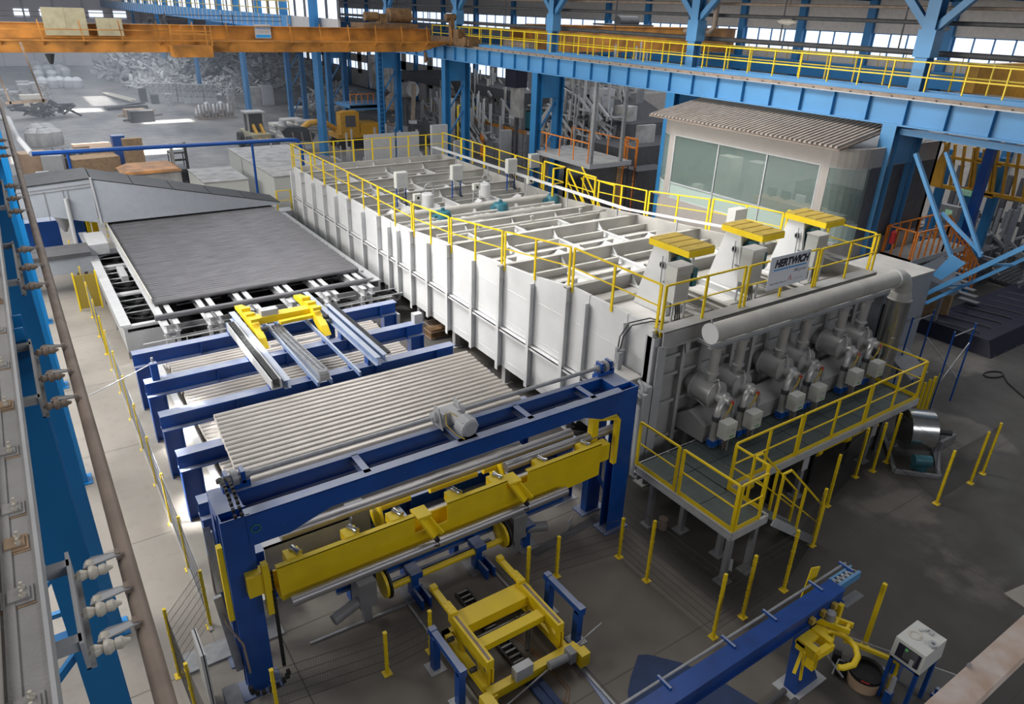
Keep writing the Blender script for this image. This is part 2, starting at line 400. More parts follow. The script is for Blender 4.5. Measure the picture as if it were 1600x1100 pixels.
BIG = [17.2, 21.2, 25.2, 28.6, 32.2, 35.95, 39.5, 43.1]
for y in STIFF:
    zt = interp(WT, y)-(0.0 if y in BIG else 0.25)
    if y < 13.5: zt = 5.45
    mb = MB()
    mb.box(FX0-0.24, FX0-0.22, y-0.09, y+0.09, 0.85-0.12*(y in BIG), zt); mb.box(FX0-0.22, FX0, y-0.012, y+0.012, 0.85, zt)
    if y in BIG: mb.box(FX0-0.24, FX0+0.02, y-0.1, y+0.1, zt-0.02, zt)
    mb.build('side_stiffener', 'white', fur)
    if y in BIG or y in (13.2, 44.9):
        mb = MB(); mb.box(FX0+0.15, FX0+0.4, y-0.11, y+0.14, 0.03, 0.9); mb.box(FX0+0.05, FX0+0.5, y-0.22, y+0.22, 0, 0.03)
        mb.build('leg', 'endg', fur)
        mb = MB(); mb.box(FX1-0.4, FX1-0.15, y-0.11, y+0.14, 0.03, 0.9); mb.box(FX1-0.5, FX1-0.05, y-0.22, y+0.22, 0, 0.03)
        mb.build('leg', 'endg', fur)
mb = MB(); mb.box(FX0-0.20, FX0+0.01, FY0, FY1, 2.53, 2.57); mb.box(FX0-0.20, FX0-0.18, FY0, FY1, 2.44, 2.57)
mb.build('waist_rail', 'white', fur)
# body core (dark inside below the roof deck) : right side wall, far wall, bottom
mb = MB(); 
for (a, za), (b, zb) in zip(WT, WT[1:]):
    mb.hexa([(FX1-0.12, a, 0.85), (FX1, a, 0.85), (FX1, b, 0.85), (FX1-0.12, b, 0.85), (FX1-0.12, a, za), (FX1, a, za), (FX1, b, zb), (FX1-0.12, b, zb)])
mb.build('right_side_wall', 'roofg', fur)
mb = MB(); mb.box(FX0, FX1, FY1-0.12, FY1, 0.85, 4.38); mb.build('far_end_wall', 'roofg', fur)
mb = MB(); mb.box(FX0+0.12, FX1-0.12, FY0+0.15, FY1-0.12, 0.8, 1.0); mb.build('bottom_plate', 'grey', fur)
# roof bays
def zroof(y): return interp(WT, y)
YB = [13.1]+BIG+[45.0]
for i, (a, b) in enumerate(zip(YB, YB[1:])):
    zd = min(zroof(a+0.1), zroof(b-0.1))-0.62
    mb = MB(); mb.box(FX0+0.12, FX1-0.12, a, b, zd-0.1, zd); mb.build('roof_plate', 'roofw', fur)
    # longitudinal ribs at thirds with gusset ends
    for k in range(1, 4):
        x = FX0+(FX1-FX0)*k/4
        mb = MB(); mb.ibeam((x, a+0.06, zd+0.26), (x, b-0.06, zd+0.26), 0.26, 0.16, 0.015)
        mb.prism([(x-0.1, a+0.1, zd+0.26), (x-0.1, a+0.1, zd+0.58), (x-0.1, a+0.45, zd+0.26)], (0.2, 0, 0))
        mb.prism([(x-0.01, b-0.08, zd+0.26), (x-0.01, b-0.45, zd+0.26), (x-0.01, b-0.08, zd+0.58)], (0.02, 0, 0))
        mb.build('roof_rib', 'white', fur)
    if i in (0,): continue
    # cross channels and small spreader plates
    n = 3 if b-a > 3 else 2
    if i == 4: continue
    for k in range(4):
        xa = FX0+(FX1-FX0)*k/4+0.12; xb = FX0+(FX1-FX0)*(k+1)/4-0.12
        for j in range(n):
            y = a+(b-a)*(j+0.75)/(n+0.35)
            mb = MB(); mb.channel((xa, y, zd+0.34), (xb-0.45*(j % 2), y, zd+0.34), 0.34, 0.13, 0.014, sgn=-1)
            mb.build('cross_channel', 'roofg', fur)
        y1 = a+(b-a)*1.2/(n+0.35); xm = (xa+xb)/2
        mb = MB(); mb.prism([(xm-0.35, y1+0.05, zd+0.01), (xm+0.15, y1+0.05, zd+0.33), (xm+0.15, y1+0.75, zd+0.33), (xm-0.35, y1+0.75, zd+0.01)], (0.02, 0, 0.01))
        mb.build('stay_plate', 'white', fur)
for y in BIG:
    zt = zroof(y)
    mb = MB(); mb.ibeam((FX0-0.2, y, zt+0.02), (FX1, y, zt+0.02), 0.62, 0.20, 0.022)
    for k in range(1, 4):
        x = FX0+(FX1-FX0)*k/4
        mb.box(x-0.01, x+0.01, y-0.1, y+0.1, zt-0.58, zt)
    mb.build('roof_cross_beam', 'roofg', fur)
# exhaust ducts running across between the cooling fans (bay 25.2-28.6)
for y, r, zz in ((31.6, 0.15, 4.35), (31.0, 0.07, 4.15), (30.4, 0.12, 4.1)):
    mb = MB(); mb.tube((FX0+0.4, y, zz), (FX1-0.8, y, zz), r, 12)
    mb.build('roof_pipe', 'roofg', fur)
for k in range(13):
    x = FX0+1+k*0.72
    mb = MB(); mb.box(x, x+0.22, 30.6, 31.3, 4.02, 4.09); mb.build('pipe_bracket', 'white', fur)
mb = MB(); mb.tube((FX0+0.5, 27.3, 4.5), (FX1-0.3, 27.3, 4.5), 0.07, 8)
for x in (17, 20, 23): mb.tube((x, 27.3, 4.5), (x, 27.3, 4.75), 0.035, 8); mb.tube((x-0.08, 27.3, 4.75), (x+0.08, 27.3, 4.75), 0.05, 8)
mb.build('gas_line', 'roofg', fur)
# near end wall: plates, uprights and horizontal flats
EY = FY0
mb = MB(); mb.box(FX0, FX1, EY, EY+0.15, 0.85, 5.3); mb.build('end_wall', 'endg', fur)
ups = [FX0+0.12, 15.3, 16.1, 17.6, 18.6, 19.3, 20.6, 21.4, 22.6, 23.6, 24.3, FX1-0.1]
for x in ups:
    mb = MB(); mb.box(x-0.07, x+0.07, EY-0.22, EY-0.20, 0.9, 5.1); mb.box(x-0.01, x+0.01, EY-0.2, EY, 0.9, 5.1)
    mb.build('end_stiffener', 'endg', fur)
for z in (1.75, 3.0, 3.95, 4.55):
    mb = MB(); mb.box(FX0, FX1, EY-0.13, EY, z, z+0.03); mb.box(FX0, FX1, EY-0.14, EY-0.12, z-0.04, z+0.06); mb.build('end_flat_bar', 'endg', fur)
mb = MB(); mb.box(FX0-0.05, FX1+0.05, EY-0.26, EY-0.22, 5.0, 5.5); mb.box(FX0-0.05, FX1+0.05, EY-0.26, EY+0.2, 5.48, 5.52); mb.box(FX0-0.05, FX1+0.05, EY-0.34, EY, 5.0, 5.04)
mb.build('end_top_channel', 'endg', fur)
for k in range(11):
    x = FX0+0.9+k*0.95
    mb = MB(); mb.prism([(x, EY-0.26, 5.0), (x+0.22, EY-0.26, 5.0), (x+0.22, EY-0.26, 4.72), (x+0.1, EY-0.26, 4.6)], (0, -0.02, 0)); mb.build('gusset_plate', 'lgrey', fur)
# corner column with the tall white post
mb = MB(); mb.box(FX0-0.24, FX0-0.22, EY-0.1, EY+0.25, 0.4, 5.3); mb.box(FX0-0.22, FX0+0.05, EY-0.12, EY-0.1, 0.4, 5.3); mb.box(FX0-0.24, FX0+0.1, EY-0.3, EY-0.28, 0.9, 5.1)
mb.box(FX0-0.2, FX0+0.02, FY0+0.0, FY0+0.24, 0.9, 5.3); mb.build('corner_post', 'lgrey', fur)
# sloping tunnel cover under the burners
mb = MB(); mb.prism([(15.5, EY-1.25, 1.95), (15.5, EY, 1.95), (15.5, EY, 2.35), (15.5, EY-0.55, 2.75), (15.5, EY-1.25, 2.5)], (9.2, 0, 0)); mb.build('burner_plinth', 'endg', fur)
for x in (15.9, 17.3, 19.4, 20.9, 22.8):
    mb = MB(); mb.tube((x, EY, 3.0), (x, EY-0.35, 3.0), 0.09, 10); mb.tube((x, EY-0.3, 3.0), (x+0.1, EY-0.75, 2.85), 0.035, 8); mb.build('sight_tube', 'silver', fur)
# thermocouple shelf on the side wall near the corner
mb = MB(); mb.box(FX0-0.95, FX0-0.24, 13.3, 14.7, 3.9, 3.95); mb.prism([(FX0-0.9, 14.6, 3.9), (FX0-0.24, 14.6, 3.9), (FX0-0.24, 14.6, 3.4)], (0, -0.03, 0)); mb.build('side_shelf', 'roofg', fur)
mb = MB(); mb.bar((FX0-0.5, 14.2, 3.95), (FX0-0.5, 14.2, 4.6), 0.08, 0.1); mb.tube((FX0-0.5, 14.2, 4.5), (FX0-0.3, 14.1, 4.5), 0.05, 8); mb.box(FX0-0.6, FX0-0.45, 14.0, 14.1, 3.95, 4.5)
mb.build('damper_lever', 'zinc', fur)
mb = MB(); mb.path([(FX0-0.3, 14.3, 4.4), (FX0-0.32, 14.2, 4.9), (FX0-0.3, 13.9, 5.4), (FX0+0.1, 13.5, 5.6), (FX0+0.5, 13.4, 5.5)], 0.02, 6)
mb.path([(FX0-0.3, 14.4, 4.4), (FX0-0.35, 14.3, 4.9), (FX0-0.32, 14.0, 5.45), (FX0+0.1, 13.6, 5.66), (FX0+0.5, 13.5, 5.5)], 0.02, 6)
mb.build('side_cable', 'black', fur)
mb = MB()
for x, zt in ((13.5, 4.3), (13.75, 4.5)):
    mb.path([(x, 13.1, zt-0.5), (x, 12.9, zt-0.6), (x, 12.85, 1.0)], 0.05, 8)
mb.build('drain_pipe', 'lgrey', fur)
# exit door frame of the furnace at the corner
mb = MB(); mb.box(13.65, 13.8, 12.7, 13.4, 0.9, 3.7); mb.box(13.9, 14.05, 12.8, 13.5, 0.8, 3.85); mb.box(13.4, 14.1, 13.0, 13.15, 3.4, 3.6)
mb.build('door_guide', 'lgrey', fur)

# small boxes and roof equipment : each bolted unit is a thing of its own
def railing(pts, name, label, cat='railing', m='yellow', h=1.1, posts=None, toe=0.0, r=0.028, mid=True, flat=True, group=None, drop=0.0, mid_m=None):
    """railing run along a polyline; posts every ~1.3 m"""
    t = thing(name, label, cat, pts[0], group)
    for a, b in zip(pts, pts[1:]):
        L = math.dist(a, b); n = max(1, round(L/(posts or 1.35)))
        A = (a[0], a[1], a[2]+h); B = (b[0], b[1], b[2]+h)
        mb = MB(); mb.bar(A, B, 0.05, 0.05); mb.build('top_rail', m, t)
        if mid:
            mb = MB(); mb.bar((a[0], a[1], a[2]+h*0.52), (b[0], b[1], b[2]+h*0.52), 0.035, 0.035); mb.build('mid_rail', mid_m or m, t)
        if toe:
            mb = MB(); mb.bar((a[0], a[1], a[2]+toe/2), (b[0], b[1], b[2]+toe/2), 0.012, toe); mb.build('toe_board', m, t)
        for i in range(n+1):
            p = lerp(a, b, i/n)
            d = Vector(b)-Vector(a); d.z = 0; d.normalize()
            mb = MB(); mb.bar((p[0], p[1], p[2]-drop), (p[0], p[1], p[2]+h), 0.09 if flat else 0.05, 0.045, up=(-d.y, d.x, 0)); mb.build('post', m, t)
    return t
def zr(y): return interp([(13.1, 6.85), (17.2, 6.83), (21.2, 6.34), (25.2, 5.9), (28.6, 5.72), (45, 5.78)], y)
segs = [(13.2, 17.1), (17.3, 21.1), (21.3, 25.1), (25.3, 28.5), (28.7, 32.2), (32.3, 35.9), (36.0, 39.5), (39.6, 41.5), (41.6, 45.0)]
wh = ['nearest to camera corner', 'second from camera corner', 'third from camera corner', 'fourth from camera corner', 'beside the roof control boxes', 'just behind the roof control boxes', 'towards the far end', 'near the far end', 'at the far left corner']
for i, (a, b) in enumerate(segs):
    za, zb = zr(a)-1.35, zr(b)-1.35
    mb = None
    railing([(FX0-0.02, a, za), (FX0-0.02, b, zb)], 'guard_railing', 'yellow roof railing panel on the long white wall, '+wh[i], h=1.35, posts=1.85, drop=0.15)
for i, (a, b) in enumerate(((14.36, 17.75), (17.95, 21.45), (21.6, 25.0))):
    railing([(a, FY0-0.05, 5.5), (b, FY0-0.05, 5.52)], 'guard_railing', 'yellow railing panel over burner wall, '+('left third beside the first yellow cap', 'middle one carrying the white name board', 'right third ending at outer corner')[i], h=1.35, posts=1.8, drop=0.25)
rs = [(13.2, 16.9), (17.1, 20.7), (20.9, 24.6), (24.8, 28.3), (33.3, 36.0), (36.1, 39.5), (39.6, 42.4), (42.5, 45.0)]
rl = ['right roof edge by the outer near corner', 'in front of control room, nearest long panel', 'in front of control room windows, middle', 'in front of control room, left end', 'right roof edge just beyond the access gate', 'right roof edge with grey sheet behind', 'right roof edge near the far corner', 'right roof edge at far right corner']
for i, (a, b) in enumerate(rs):
    za = 5.68 if a < 17 else (5.5 if a < 20.8 else zr(a)-1.15); zb = 5.66 if b < 17 else (5.3 if b < 20.8 else zr(b)-1.15)
    railing([(FX1, a, za), (FX1, b, zb)], 'guard_railing', 'yellow railing panel, '+rl[i], h=1.2, posts=1.75, drop=0.2)
railing([(FX0+0.1, FY1, 4.4), (FX1, FY1, 4.4)], 'guard_railing', 'long yellow railing across the far end of the furnace roof', h=1.35, posts=1.3, drop=0.1)

c = U(692, 522, z=0)
t = thing('scrap_basket', 'rusty brown wire basket on dark floor against the long white wall', 'basket', (c[0]-0.3, c[1], 0))
for z in (0.05, 0.35, 0.65):
    mb = MB()
    for a, b in (((-0.5, -0.35), (0.5, -0.35)), ((0.5, -0.35), (0.5, 0.35)), ((0.5, 0.35), (-0.5, 0.35)), ((-0.5, 0.35), (-0.5, -0.35))): mb.bar((c[0]-0.3+a[0], c[1]+a[1], z), (c[0]-0.3+b[0], c[1]+b[1], z), 0.03, 0.03)
    mb.build('hoop', 'rust', t)
mb = MB()
for k in range(14):
    for s_ in (-0.35, 0.35): mb.bar((c[0]-0.8+k*0.077, c[1]+s_, 0), (c[0]-0.8+k*0.077, c[1]+s_, 0.68), 0.015, 0.015)
mb.build('wire', 'brown', t, kind='stuff')
mb = MB(); mb.box(c[0]-0.75, c[0]+0.15, c[1]-0.3, c[1]+0.3, 0.03, 0.45); mb.build('filling', 'brown', t)
# ================================================================ blue support frames
fr_l = ['farthest blue portal frame beside the fan table', 'second blue portal frame from the fan table', 'third blue portal frame, with the near edge of cable rails', 'fourth blue portal frame, under the left end of pale logs', 'fifth blue portal frame, hidden under the pale logs', 'low blue portal frame end close behind the gantry']
FRY = [26.0, 23.5, 21.05, 18.6, 16.15, 13.75]
for i, y in enumerate(FRY):
    t = thing('portal_frame', fr_l[i], 'frame', (7, y+0.2, 0), 'blue portal frames under the logs')
    zt = 2.3 if i < 5 else 2.2
    mb = MB(); mb.ibeam((1.94, y+0.2, zt), (12.15, y+0.2, zt), 0.55, 0.4, 0.035)
    for x in (4.2, 6.6, 9.0, 11.4): mb.box(x-0.012, x+0.012, y, y+0.4, zt-0.52, zt-0.03)
    mb.build('cross_beam', 'blue', t)
    for x0, x1 in ((1.96, 2.5), (11.55, 12.13)):
        mb = MB(); mb.box(x0, x0+0.03, y+0.03, y+0.37, 0.02, zt-0.55); mb.box(x1-0.03, x1, y+0.03, y+0.37, 0.02, zt-0.55); mb.box(x0+0.03, x1-0.03, y+0.18, y+0.21, 0.02, zt-0.55)
        mb.build('column', 'blue', t)
        mb = MB(); mb.box(x0-0.12, x1+0.12, y-0.1, y+0.5, 0, 0.02); mb.build('foot_plate', 'lgrey', t)
mb = MB(); mb.cbox((11.93, 23.72, 2.3), 0.36, 0.3, 0.38); tag(mb.build('junction_box', 'lgrey', loc=(11.93, 23.72, 2.3)), 'small white block standing on the right end of a blue portal frame', 'box')
t = thing('hose_post', 'short blue post holding a thin white line at the left frame ends', 'post', (2.3, 25.3, 2.3))
mb = MB(); mb.box(2.2, 2.42, 23.6, 23.8, 2.3, 2.9); mb.build('post', 'blue', t)
mb = MB(); mb.tube((2.3, 23.7, 2.95), (2.3, 23.7, 3.1), 0.04, 8); mb.tube((2.3, 23.7, 2.9), (0.35, 24.2, 2.0), 0.018, 6); mb.build('line', 'lgrey', t)
# ================================================================ logs
def log_proto(L, r, m, endm='alud', n=14):
    mb = MB(); mb.tube((0, 0, 0), (L, 0, 0), r, n)
    body = MB(); body.v = mb.v; body.f = mb.f[:n]; body.s = mb.s[:n]
    return body, mb
log_mesh = {}
def log(x, y, z, L, r, m, label, group):
    key = (round(L, 2), r, m)
    if key not in log_mesh:
        me_b = MB(); me_b.tube((0, 0, 0), (L, 0, 0), r, 14)
        o = me_b.build('aluminium_log', m, loc=(0, 0, 0))
        me = o.data; me.materials.append(M['alud'] if m == 'alu' else M['aluk'])
        me.polygons[len(me.polygons)-1].material_index = 1; me.polygons[len(me.polygons)-2].material_index = 1
        log_mesh[key] = me; bpy.data.objects.remove(o)
    o = bpy.data.objects.new('aluminium_log', log_mesh[key]); COL.objects.link(o)
    o.location = (x, y, z); o.rotation_euler = (random.random()*6, 0, 0)
    return tag(o, label, 'log', group)
for i in range(16):
    y = 19.97-i*0.246; x = 3.27-i*0.018+random.uniform(-.015, .015)
    log(x, y, 2.425, 8.75, 0.12, 'alu', 'pale aluminium log, %s from the cable rails in the big upper row' % nth(i), 'pale logs in the upper row')
for i in range(57):
    y = 28.35-i*0.2475; x = 3.2+random.uniform(-.02, .02)+(0.06 if i % 9 == 4 else 0)
    log(x, y, 0.80, 8.5, 0.12, 'alu', 'aluminium log below the blue frames, %s from the fan table in the low layer' % nth(i), 'logs in the low layer')
for i in range(55):
    y = 44.5-i*0.2495
    log(3.52+random.uniform(-.02, .02), y, 2.2, 9.0, 0.12, 'aluk', 'dark grey log on the fan table, %s out from under the grey hood' % nth(i), 'dark logs on the fan table')
log(3.25, 29.35, 2.2, 9.0, 0.12, 'aluk', 'single dark grey log apart from the row, at the near edge of fan table', 'dark logs on the fan table')
# low roller bed below the lower layer of logs
t = thing('roller_bed', 'low light grey bed carrying the lower layer of logs', 'conveyor', (7, 21, 0))
for x in (2.95, 4.8, 7.2, 9.6, 11.7):
    mb = MB(); mb.ibeam((x, 14.0, 0.68), (x, 28.6, 0.68), 0.3, 0.22, 0.02)
    for y in (14.6, 17.4, 20.0, 22.4, 25.0, 27.9): mb.box(x-0.1, x+0.1, y-0.1, y+0.1, 0, 0.38)
    mb.build('bed_beam', 'lgrey', t)
mb = MB(); mb.box(2.35, 3.15, 14.0, 28.5, 0.50, 0.53); mb.build('side_cover', 'roofg', t)
# ================================================================ cable rails and yellow carriage on the frames
t = thing('carriage_track', 'pale blue rail beams with cable tray running over the blue frames', 'rail', (7, 23.5, 2.3))
for x, y0, y1, zt, w in ((5.62, 20.3, 26.8, 2.92, 0.22), (8.72, 20.3, 27.4, 2.95, 0.2), (8.98, 20.3, 25.6, 3.0, 0.16)):
    mb = MB(); mb.ibeam((x, y0, zt), (x, y1, zt), 0.3, w, 0.02); mb.build('rail_beam', 'pblue', t)
for x, y0, y1 in ((6.6, 20.3, 26.0), (7.05, 20.3, 26.0), (8.05, 20.3, 26.0)):
    mb = MB(); mb.bar((x, y0, 2.5), (x, y1, 2.5), 0.07, 0.16); mb.build('guide_bar', 'pblue', t)
mb = MB(); mb.box(5.12, 5.16, 20.3, 25.6, 2.72, 3.02); mb.box(5.40, 5.44, 20.3, 25.6, 2.72, 3.02); mb.box(5.12, 5.44, 20.3, 25.6, 2.70, 2.73); mb.box(5.12, 5.44, 25.58, 25.6, 2.7, 3.02)
mb.build('cable_tray', 'lgrey', t)
mb = MB()
for k in range(54): mb.box(5.2, 5.36, 20.35+k*0.097, 20.41+k*0.097, 2.86, 3.04)
mb.build('cable_chain', 'dark', t, kind='stuff')
mb = MB()
for k in range(52): mb.box(9.06, 9.2, 20.35+k*0.1, 20.41+k*0.1, 2.98, 3.04)
mb.build('cable_chain', 'dark', t, kind='stuff')
mb = MB(); mb.box(9.05, 9.22, 20.3, 25.6, 2.94, 2.98); mb.build('cable_tray', 'lgrey', t)
for y in (26.2, 23.7, 21.25):
    for x in (5.3, 5.62, 8.72, 8.98):
        mb = MB(); mb.box(x-0.05, x+0.05, y-0.16, y+0.16, 2.31, 2.66 if x > 5.5 else 2.7); mb.build('bracket', 'blue', t)
    for x in (6.6, 7.05, 8.05):
        mb = MB(); mb.box(x-0.03, x+0.03, y-0.1, y+0.1, 2.31, 2.42); mb.build('bracket', 'blue', t)
mb = MB(); mb.box(8.6, 8.84, 24.6, 25.0, 1.9, 2.65); mb.build('hanger', 'blue', t)
# energy chain loop
for x in (4.6, 5.62, 8.72, 10.8):
    for ya, yb in ((15.95, 16.14), (16.56, 18.59), (19.01, 20.28)):
        mb = MB(); mb.bar((x, ya, 2.215), (x, yb, 2.215), 0.16, 0.17); mb.build('log_bearer', 'pblue', t)
t = thing('energy_chain', 'grey energy chain with ladder links curving down behind the pale logs', 'chain', (6.83, 23, 2.6))
mb = MB()
pts = [(6.83, 25.4-k*0.12, 2.62+0.30*min(1, max(0, (k-8)/40))) for k in range(42)]
for a, b in zip(pts, pts[1:]):
    m = lerp(a, b, 0.5)
    mb.bar(a, b, 0.03, 0.09)
    for s in (-0.15, 0.15): mb.bar((a[0]+s, a[1], a[2]), (b[0]+s, b[1], b[2]), 0.02, 0.09)
    mb.bar((m[0]-0.15, m[1], m[2]+0.03), (m[0]+0.15, m[1], m[2]+0.03), 0.03, 0.03)
for q in range(8):
    th = pi*q/7; y = pts[-1][1]-0.16*sin(th); z = pts[-1][2]-0.16+0.16*cos(th)
    mb.bar((6.68, y, z), (6.98, y, z), 0.06, 0.06)
    for s in (-0.15, 0.15): mb.cbox((6.83+s, y, z-0.05), 0.02, 0.08, 0.1)
mb.build('chain_link', 'zinc', t, kind='stuff')
mb = MB(); mb.box(6.66, 7.0, 20.6, 26.0, 2.36, 2.38); mb.build('chain_tray', 'pblue', t)
t = thing('log_carriage', 'yellow two-armed carriage sitting on the rails above blue frames', 'carriage', (7.1, 25.8, 2.6))
mb = MB(); mb.bar((6.0, 25.5, 2.95), (8.3, 25.5, 2.95), 0.42, 0.26); mb.bar((6.9, 25.05, 2.85), (8.2, 25.1, 2.85), 0.2, 0.12); mb.build('cross_beam', 'yellow', t)
for x in (5.98, 8.3):
    mb = MB()
    mb.prism([(x-0.14, 27.2, 2.98), (x-0.14, 26.6, 3.12), (x-0.14, 25.2, 3.18), (x-0.14, 24.2, 2.75), (x-0.14, 23.9, 2.45), (x-0.14, 24.5, 2.5), (x-0.14, 25.2, 2.75), (x-0.14, 26.6, 2.85), (x-0.14, 27.2, 2.85)], (0.28, 0, 0))
    for k in range(3): mb.box(x-0.16, x+0.16, 24.8+k*0.6, 24.95+k*0.6, 3.15, 3.27)
    mb.build('arm', 'yellow', t)
    mb = MB(); mb.tube((x+0.1, 24.6, 2.9), (x+0.32, 24.6, 2.9), 0.1, 10); mb.tube((x+0.1, 25.9, 2.9), (x+0.32, 25.9, 2.9), 0.1, 10); mb.build('wheel', 'dark', t)
mb = MB(); mb.box(6.35, 6.98, 25.35, 25.7, 3.08, 3.3); mb.build('control_box', 'lgrey', t)
mb = MB(); mb.tube((6.2, 24.0, 2.46), (8.3, 24.0, 2.46), 0.025, 8); mb.build('tie_rod', 'zinc', t)

# ================================================================ fan cooled table
tab = thing('fan_cooling_table', 'grey steel table with rows of black fans below the dark logs', 'table', (7.9, 37, 0))
mb = MB(); mb.box(2.2, 2.34, 30.8, 46, 0.35, 1.5); mb.box(2.1, 2.5, 30.8, 46, 1.5, 1.55); mb.build('side_wall', 'lgrey', tab)
mb = MB(); mb.box(13.45, 13.55, 30.8, 46, 0.35, 1.5); mb.box(12.95, 13.6, 30.8, 46, 1.5, 1.55); mb.build('side_wall', 'lgrey', tab)
mb = MB(); mb.box(2.34, 13.45, 30.8, 30.9, 0.35, 1.2); mb.box(2.2, 3.6, 30.75, 31.0, 1.38, 1.5); mb.build('front_wall', 'lgrey', tab)
mb = MB(); mb.box(2.34, 13.45, 30.9, 46, 0.3, 0.4); mb.build('floor_pan', 'dgrey', tab)
for x in (2.3, 13.5):
    for y in (31, 34.5, 38, 41.5, 45.5):
        mb = MB(); mb.box(x-0.1, x+0.1, y-0.1, y+0.1, 0, 0.35); mb.build('leg', 'grey', tab)
for y in (35.2, 39.6):
    mb = MB(); mb.box(2.34, 13.45, y, y+0.35, 1.25, 1.33); mb.box(2.34, 13.45, y+0.15, y+0.2, 0.4, 1.25); mb.build('cross_wall', 'lgrey', tab)
for k, x in enumerate((3.73, 5.38, 6.93, 8.73, 10.34, 12.04)):
    for s in (-0.2, 0.2):
        mb = MB(); mb.ibeam((x+s, 28.7, 2.08), (x+s, 45, 2.08), 0.34, 0.22, 0.02); 
        mb.build('walking_beam', 'lgrey', tab)
    mb = MB(); mb.box(x-0.26, x-0.14, 28.9, 29.1, 0.0, 1.74); mb.box(x+0.14, x+0.26, 28.9, 29.1, 0.0, 1.74); mb.tube((x-0.3, 29.1, 1.5), (x+0.3, 29.1, 1.5), 0.06, 8); mb.build('beam_support', 'lgrey', tab)
mb = MB(); mb.tube((2.6, 28.75, 1.45), (13.2, 28.75, 1.45), 0.035, 8)
for x in (4.2, 6.1, 7.7, 9.6, 11.2, 13.1): mb.tube((x, 28.75, 0), (x, 28.75, 1.45), 0.025, 6)
mb.build('front_rail', 'lgrey', tab)
mb = MB(); mb.bar((2.6, 30.7, 0.3), (3.4, 28.7, 0.3), 0.25, 0.1); mb.box(12.6, 13.55, 28.7, 30.8, 0.0, 0.5); mb.build('foot_frame', 'lgrey', tab)
for iy, y in enumerate((29.85, 33.0, 34.6, 37.2, 38.8, 41.4)):
    for k in range(5):
        x = 4.75+k*2.12 if iy == 0 else 3.35+k*2.2
        mb = MB(); z = 0.85 if iy == 0 else 1.0
        mb.lathe([(0, 0.80), (0.0, 0.86), (0.28, 0.86), (0.28, 0.78), (0.05, 0.74)], (x, y, z-0.1), (0, 0, 1), 20)
        for a in range(5):
            t0 = a*2*pi/5
            mb.face([(x+0.15*cos(t0), y+0.15*sin(t0), z), (x+0.7*cos(t0-0.3), y+0.7*sin(t0-0.3), z-0.04), (x+0.7*cos(t0+0.35), y+0.7*sin(t0+0.35), z+0.08)])
        mb.lathe([(-0.1, 0.16), (0.12, 0.16), (0.15, 0.0)], (x, y, z), (0, 0, 1), 12)
        mb.box(x-0.1, x+0.1, y-0.1, y+0.1, 0.4 if iy else 0.0, z-0.1)
        mb.build('fan', 'black', tab)
        mb = MB(); mb.bar((x-0.95, y-0.2, z+0.3), (x+0.95, y-0.2, z+0.3), 0.05, 0.04); mb.bar((x-0.95, y+0.5, z+0.3), (x+0.95, y+0.5, z+0.3), 0.05, 0.04); mb.build('guard_bar', 'lgrey', tab)
mb = MB(); mb.box(3.05, 3.35, 37.3, 39.0, 1.2, 1.5); mb.build('motor_cover', 'lgrey', tab)
mb = MB(); mb.bar((3.44, 30.9, 2.35), (3.44, 44.4, 2.35), 0.04, 0.25); mb.build('log_stop', 'roofg', tab)
mb = MB(); mb.tube((13.0, 30.8, 1.65), (13.0, 46, 1.65), 0.07, 8); mb.tube((12.6, 30.8, 1.7), (12.6, 46, 1.7), 0.05, 8)
for k in range(12): mb.box(12.5, 13.3, 31+k*1.2, 31.1+k*1.2, 1.55, 1.65)
mb.build('side_piping', 'zinc', tab)
# hood
t = thing('air_hood', 'large grey wedge-shaped air hood over the far end of fan table', 'hood', (8, 45, 2.4))
mb = MB()
fr = [(3.22, 44.0, 2.46), (13.0, 44.0, 2.40), (13.0, 44.0, 2.50), (3.15, 44.0, 4.82)]
bk = [(3.22, 46.0, 2.46), (13.0, 46.0, 2.40), (13.0, 46.0, 2.50), (3.15, 46.0, 5.0)]
mb.hexa([fr[0], fr[1], bk[1], bk[0], fr[3], fr[2], bk[2], bk[3]]); mb.build('hood_body', 'hood', t)
for k in range(5):
    a = k/5+0.002; b = (k+1)/5-0.002
    q = lambda u, y, dz: (3.15+(9.85*u), y, 4.82+(2.50-4.82)*u+dz)
    mb = MB(); mb.hexa([q(a, 43.98, 0.01), q(b, 43.98, 0.01), q(b, 46, 0.01+0.18*(1-b)), q(a, 46, 0.01+0.18*(1-a)), q(a, 43.98, 0.05), q(b, 43.98, 0.05), q(b, 46, 0.05+0.18*(1-b)), q(a, 46, 0.05+0.18*(1-a))]); mb.build('top_sheet', 'dark', t)
mb = MB(); mb.bar((3.2, 43.95, 2.45), (3.12, 43.95, 4.95), 0.1, 0.06); mb.build('edge_flange', 'lgrey', t)
mb = MB()
poly = [(3.1, 44.0, 2.5), (2.2, 44.0, 2.72), (1.3, 44.0, 2.98), (0.9, 44.0, 3.1), (0.2, 44, 3.1), (-2.2, 44.0, 3.1), (-2.2, 44.0, 4.55), (3.1, 44.0, 4.85)]
mb.prism(poly, (0, 2, 0)); mb.build('duct_body', 'hood', t)
mb = MB(); mb.bar((3.1, 43.99, 4.62), (-2.2, 43.99, 4.35), 0.04, 0.04); mb.bar((3.1, 43.99, 4.45), (-2.2, 43.99, 4.2), 0.04, 0.04)
for x in (0.9, 1.75, 1.95): mb.bar((x, 43.99, 2.85), (x, 43.99, 4.4), 0.04, 0.04, up=(0, 1, 0))
mb.build('stiffening_bar', 'grey', t)
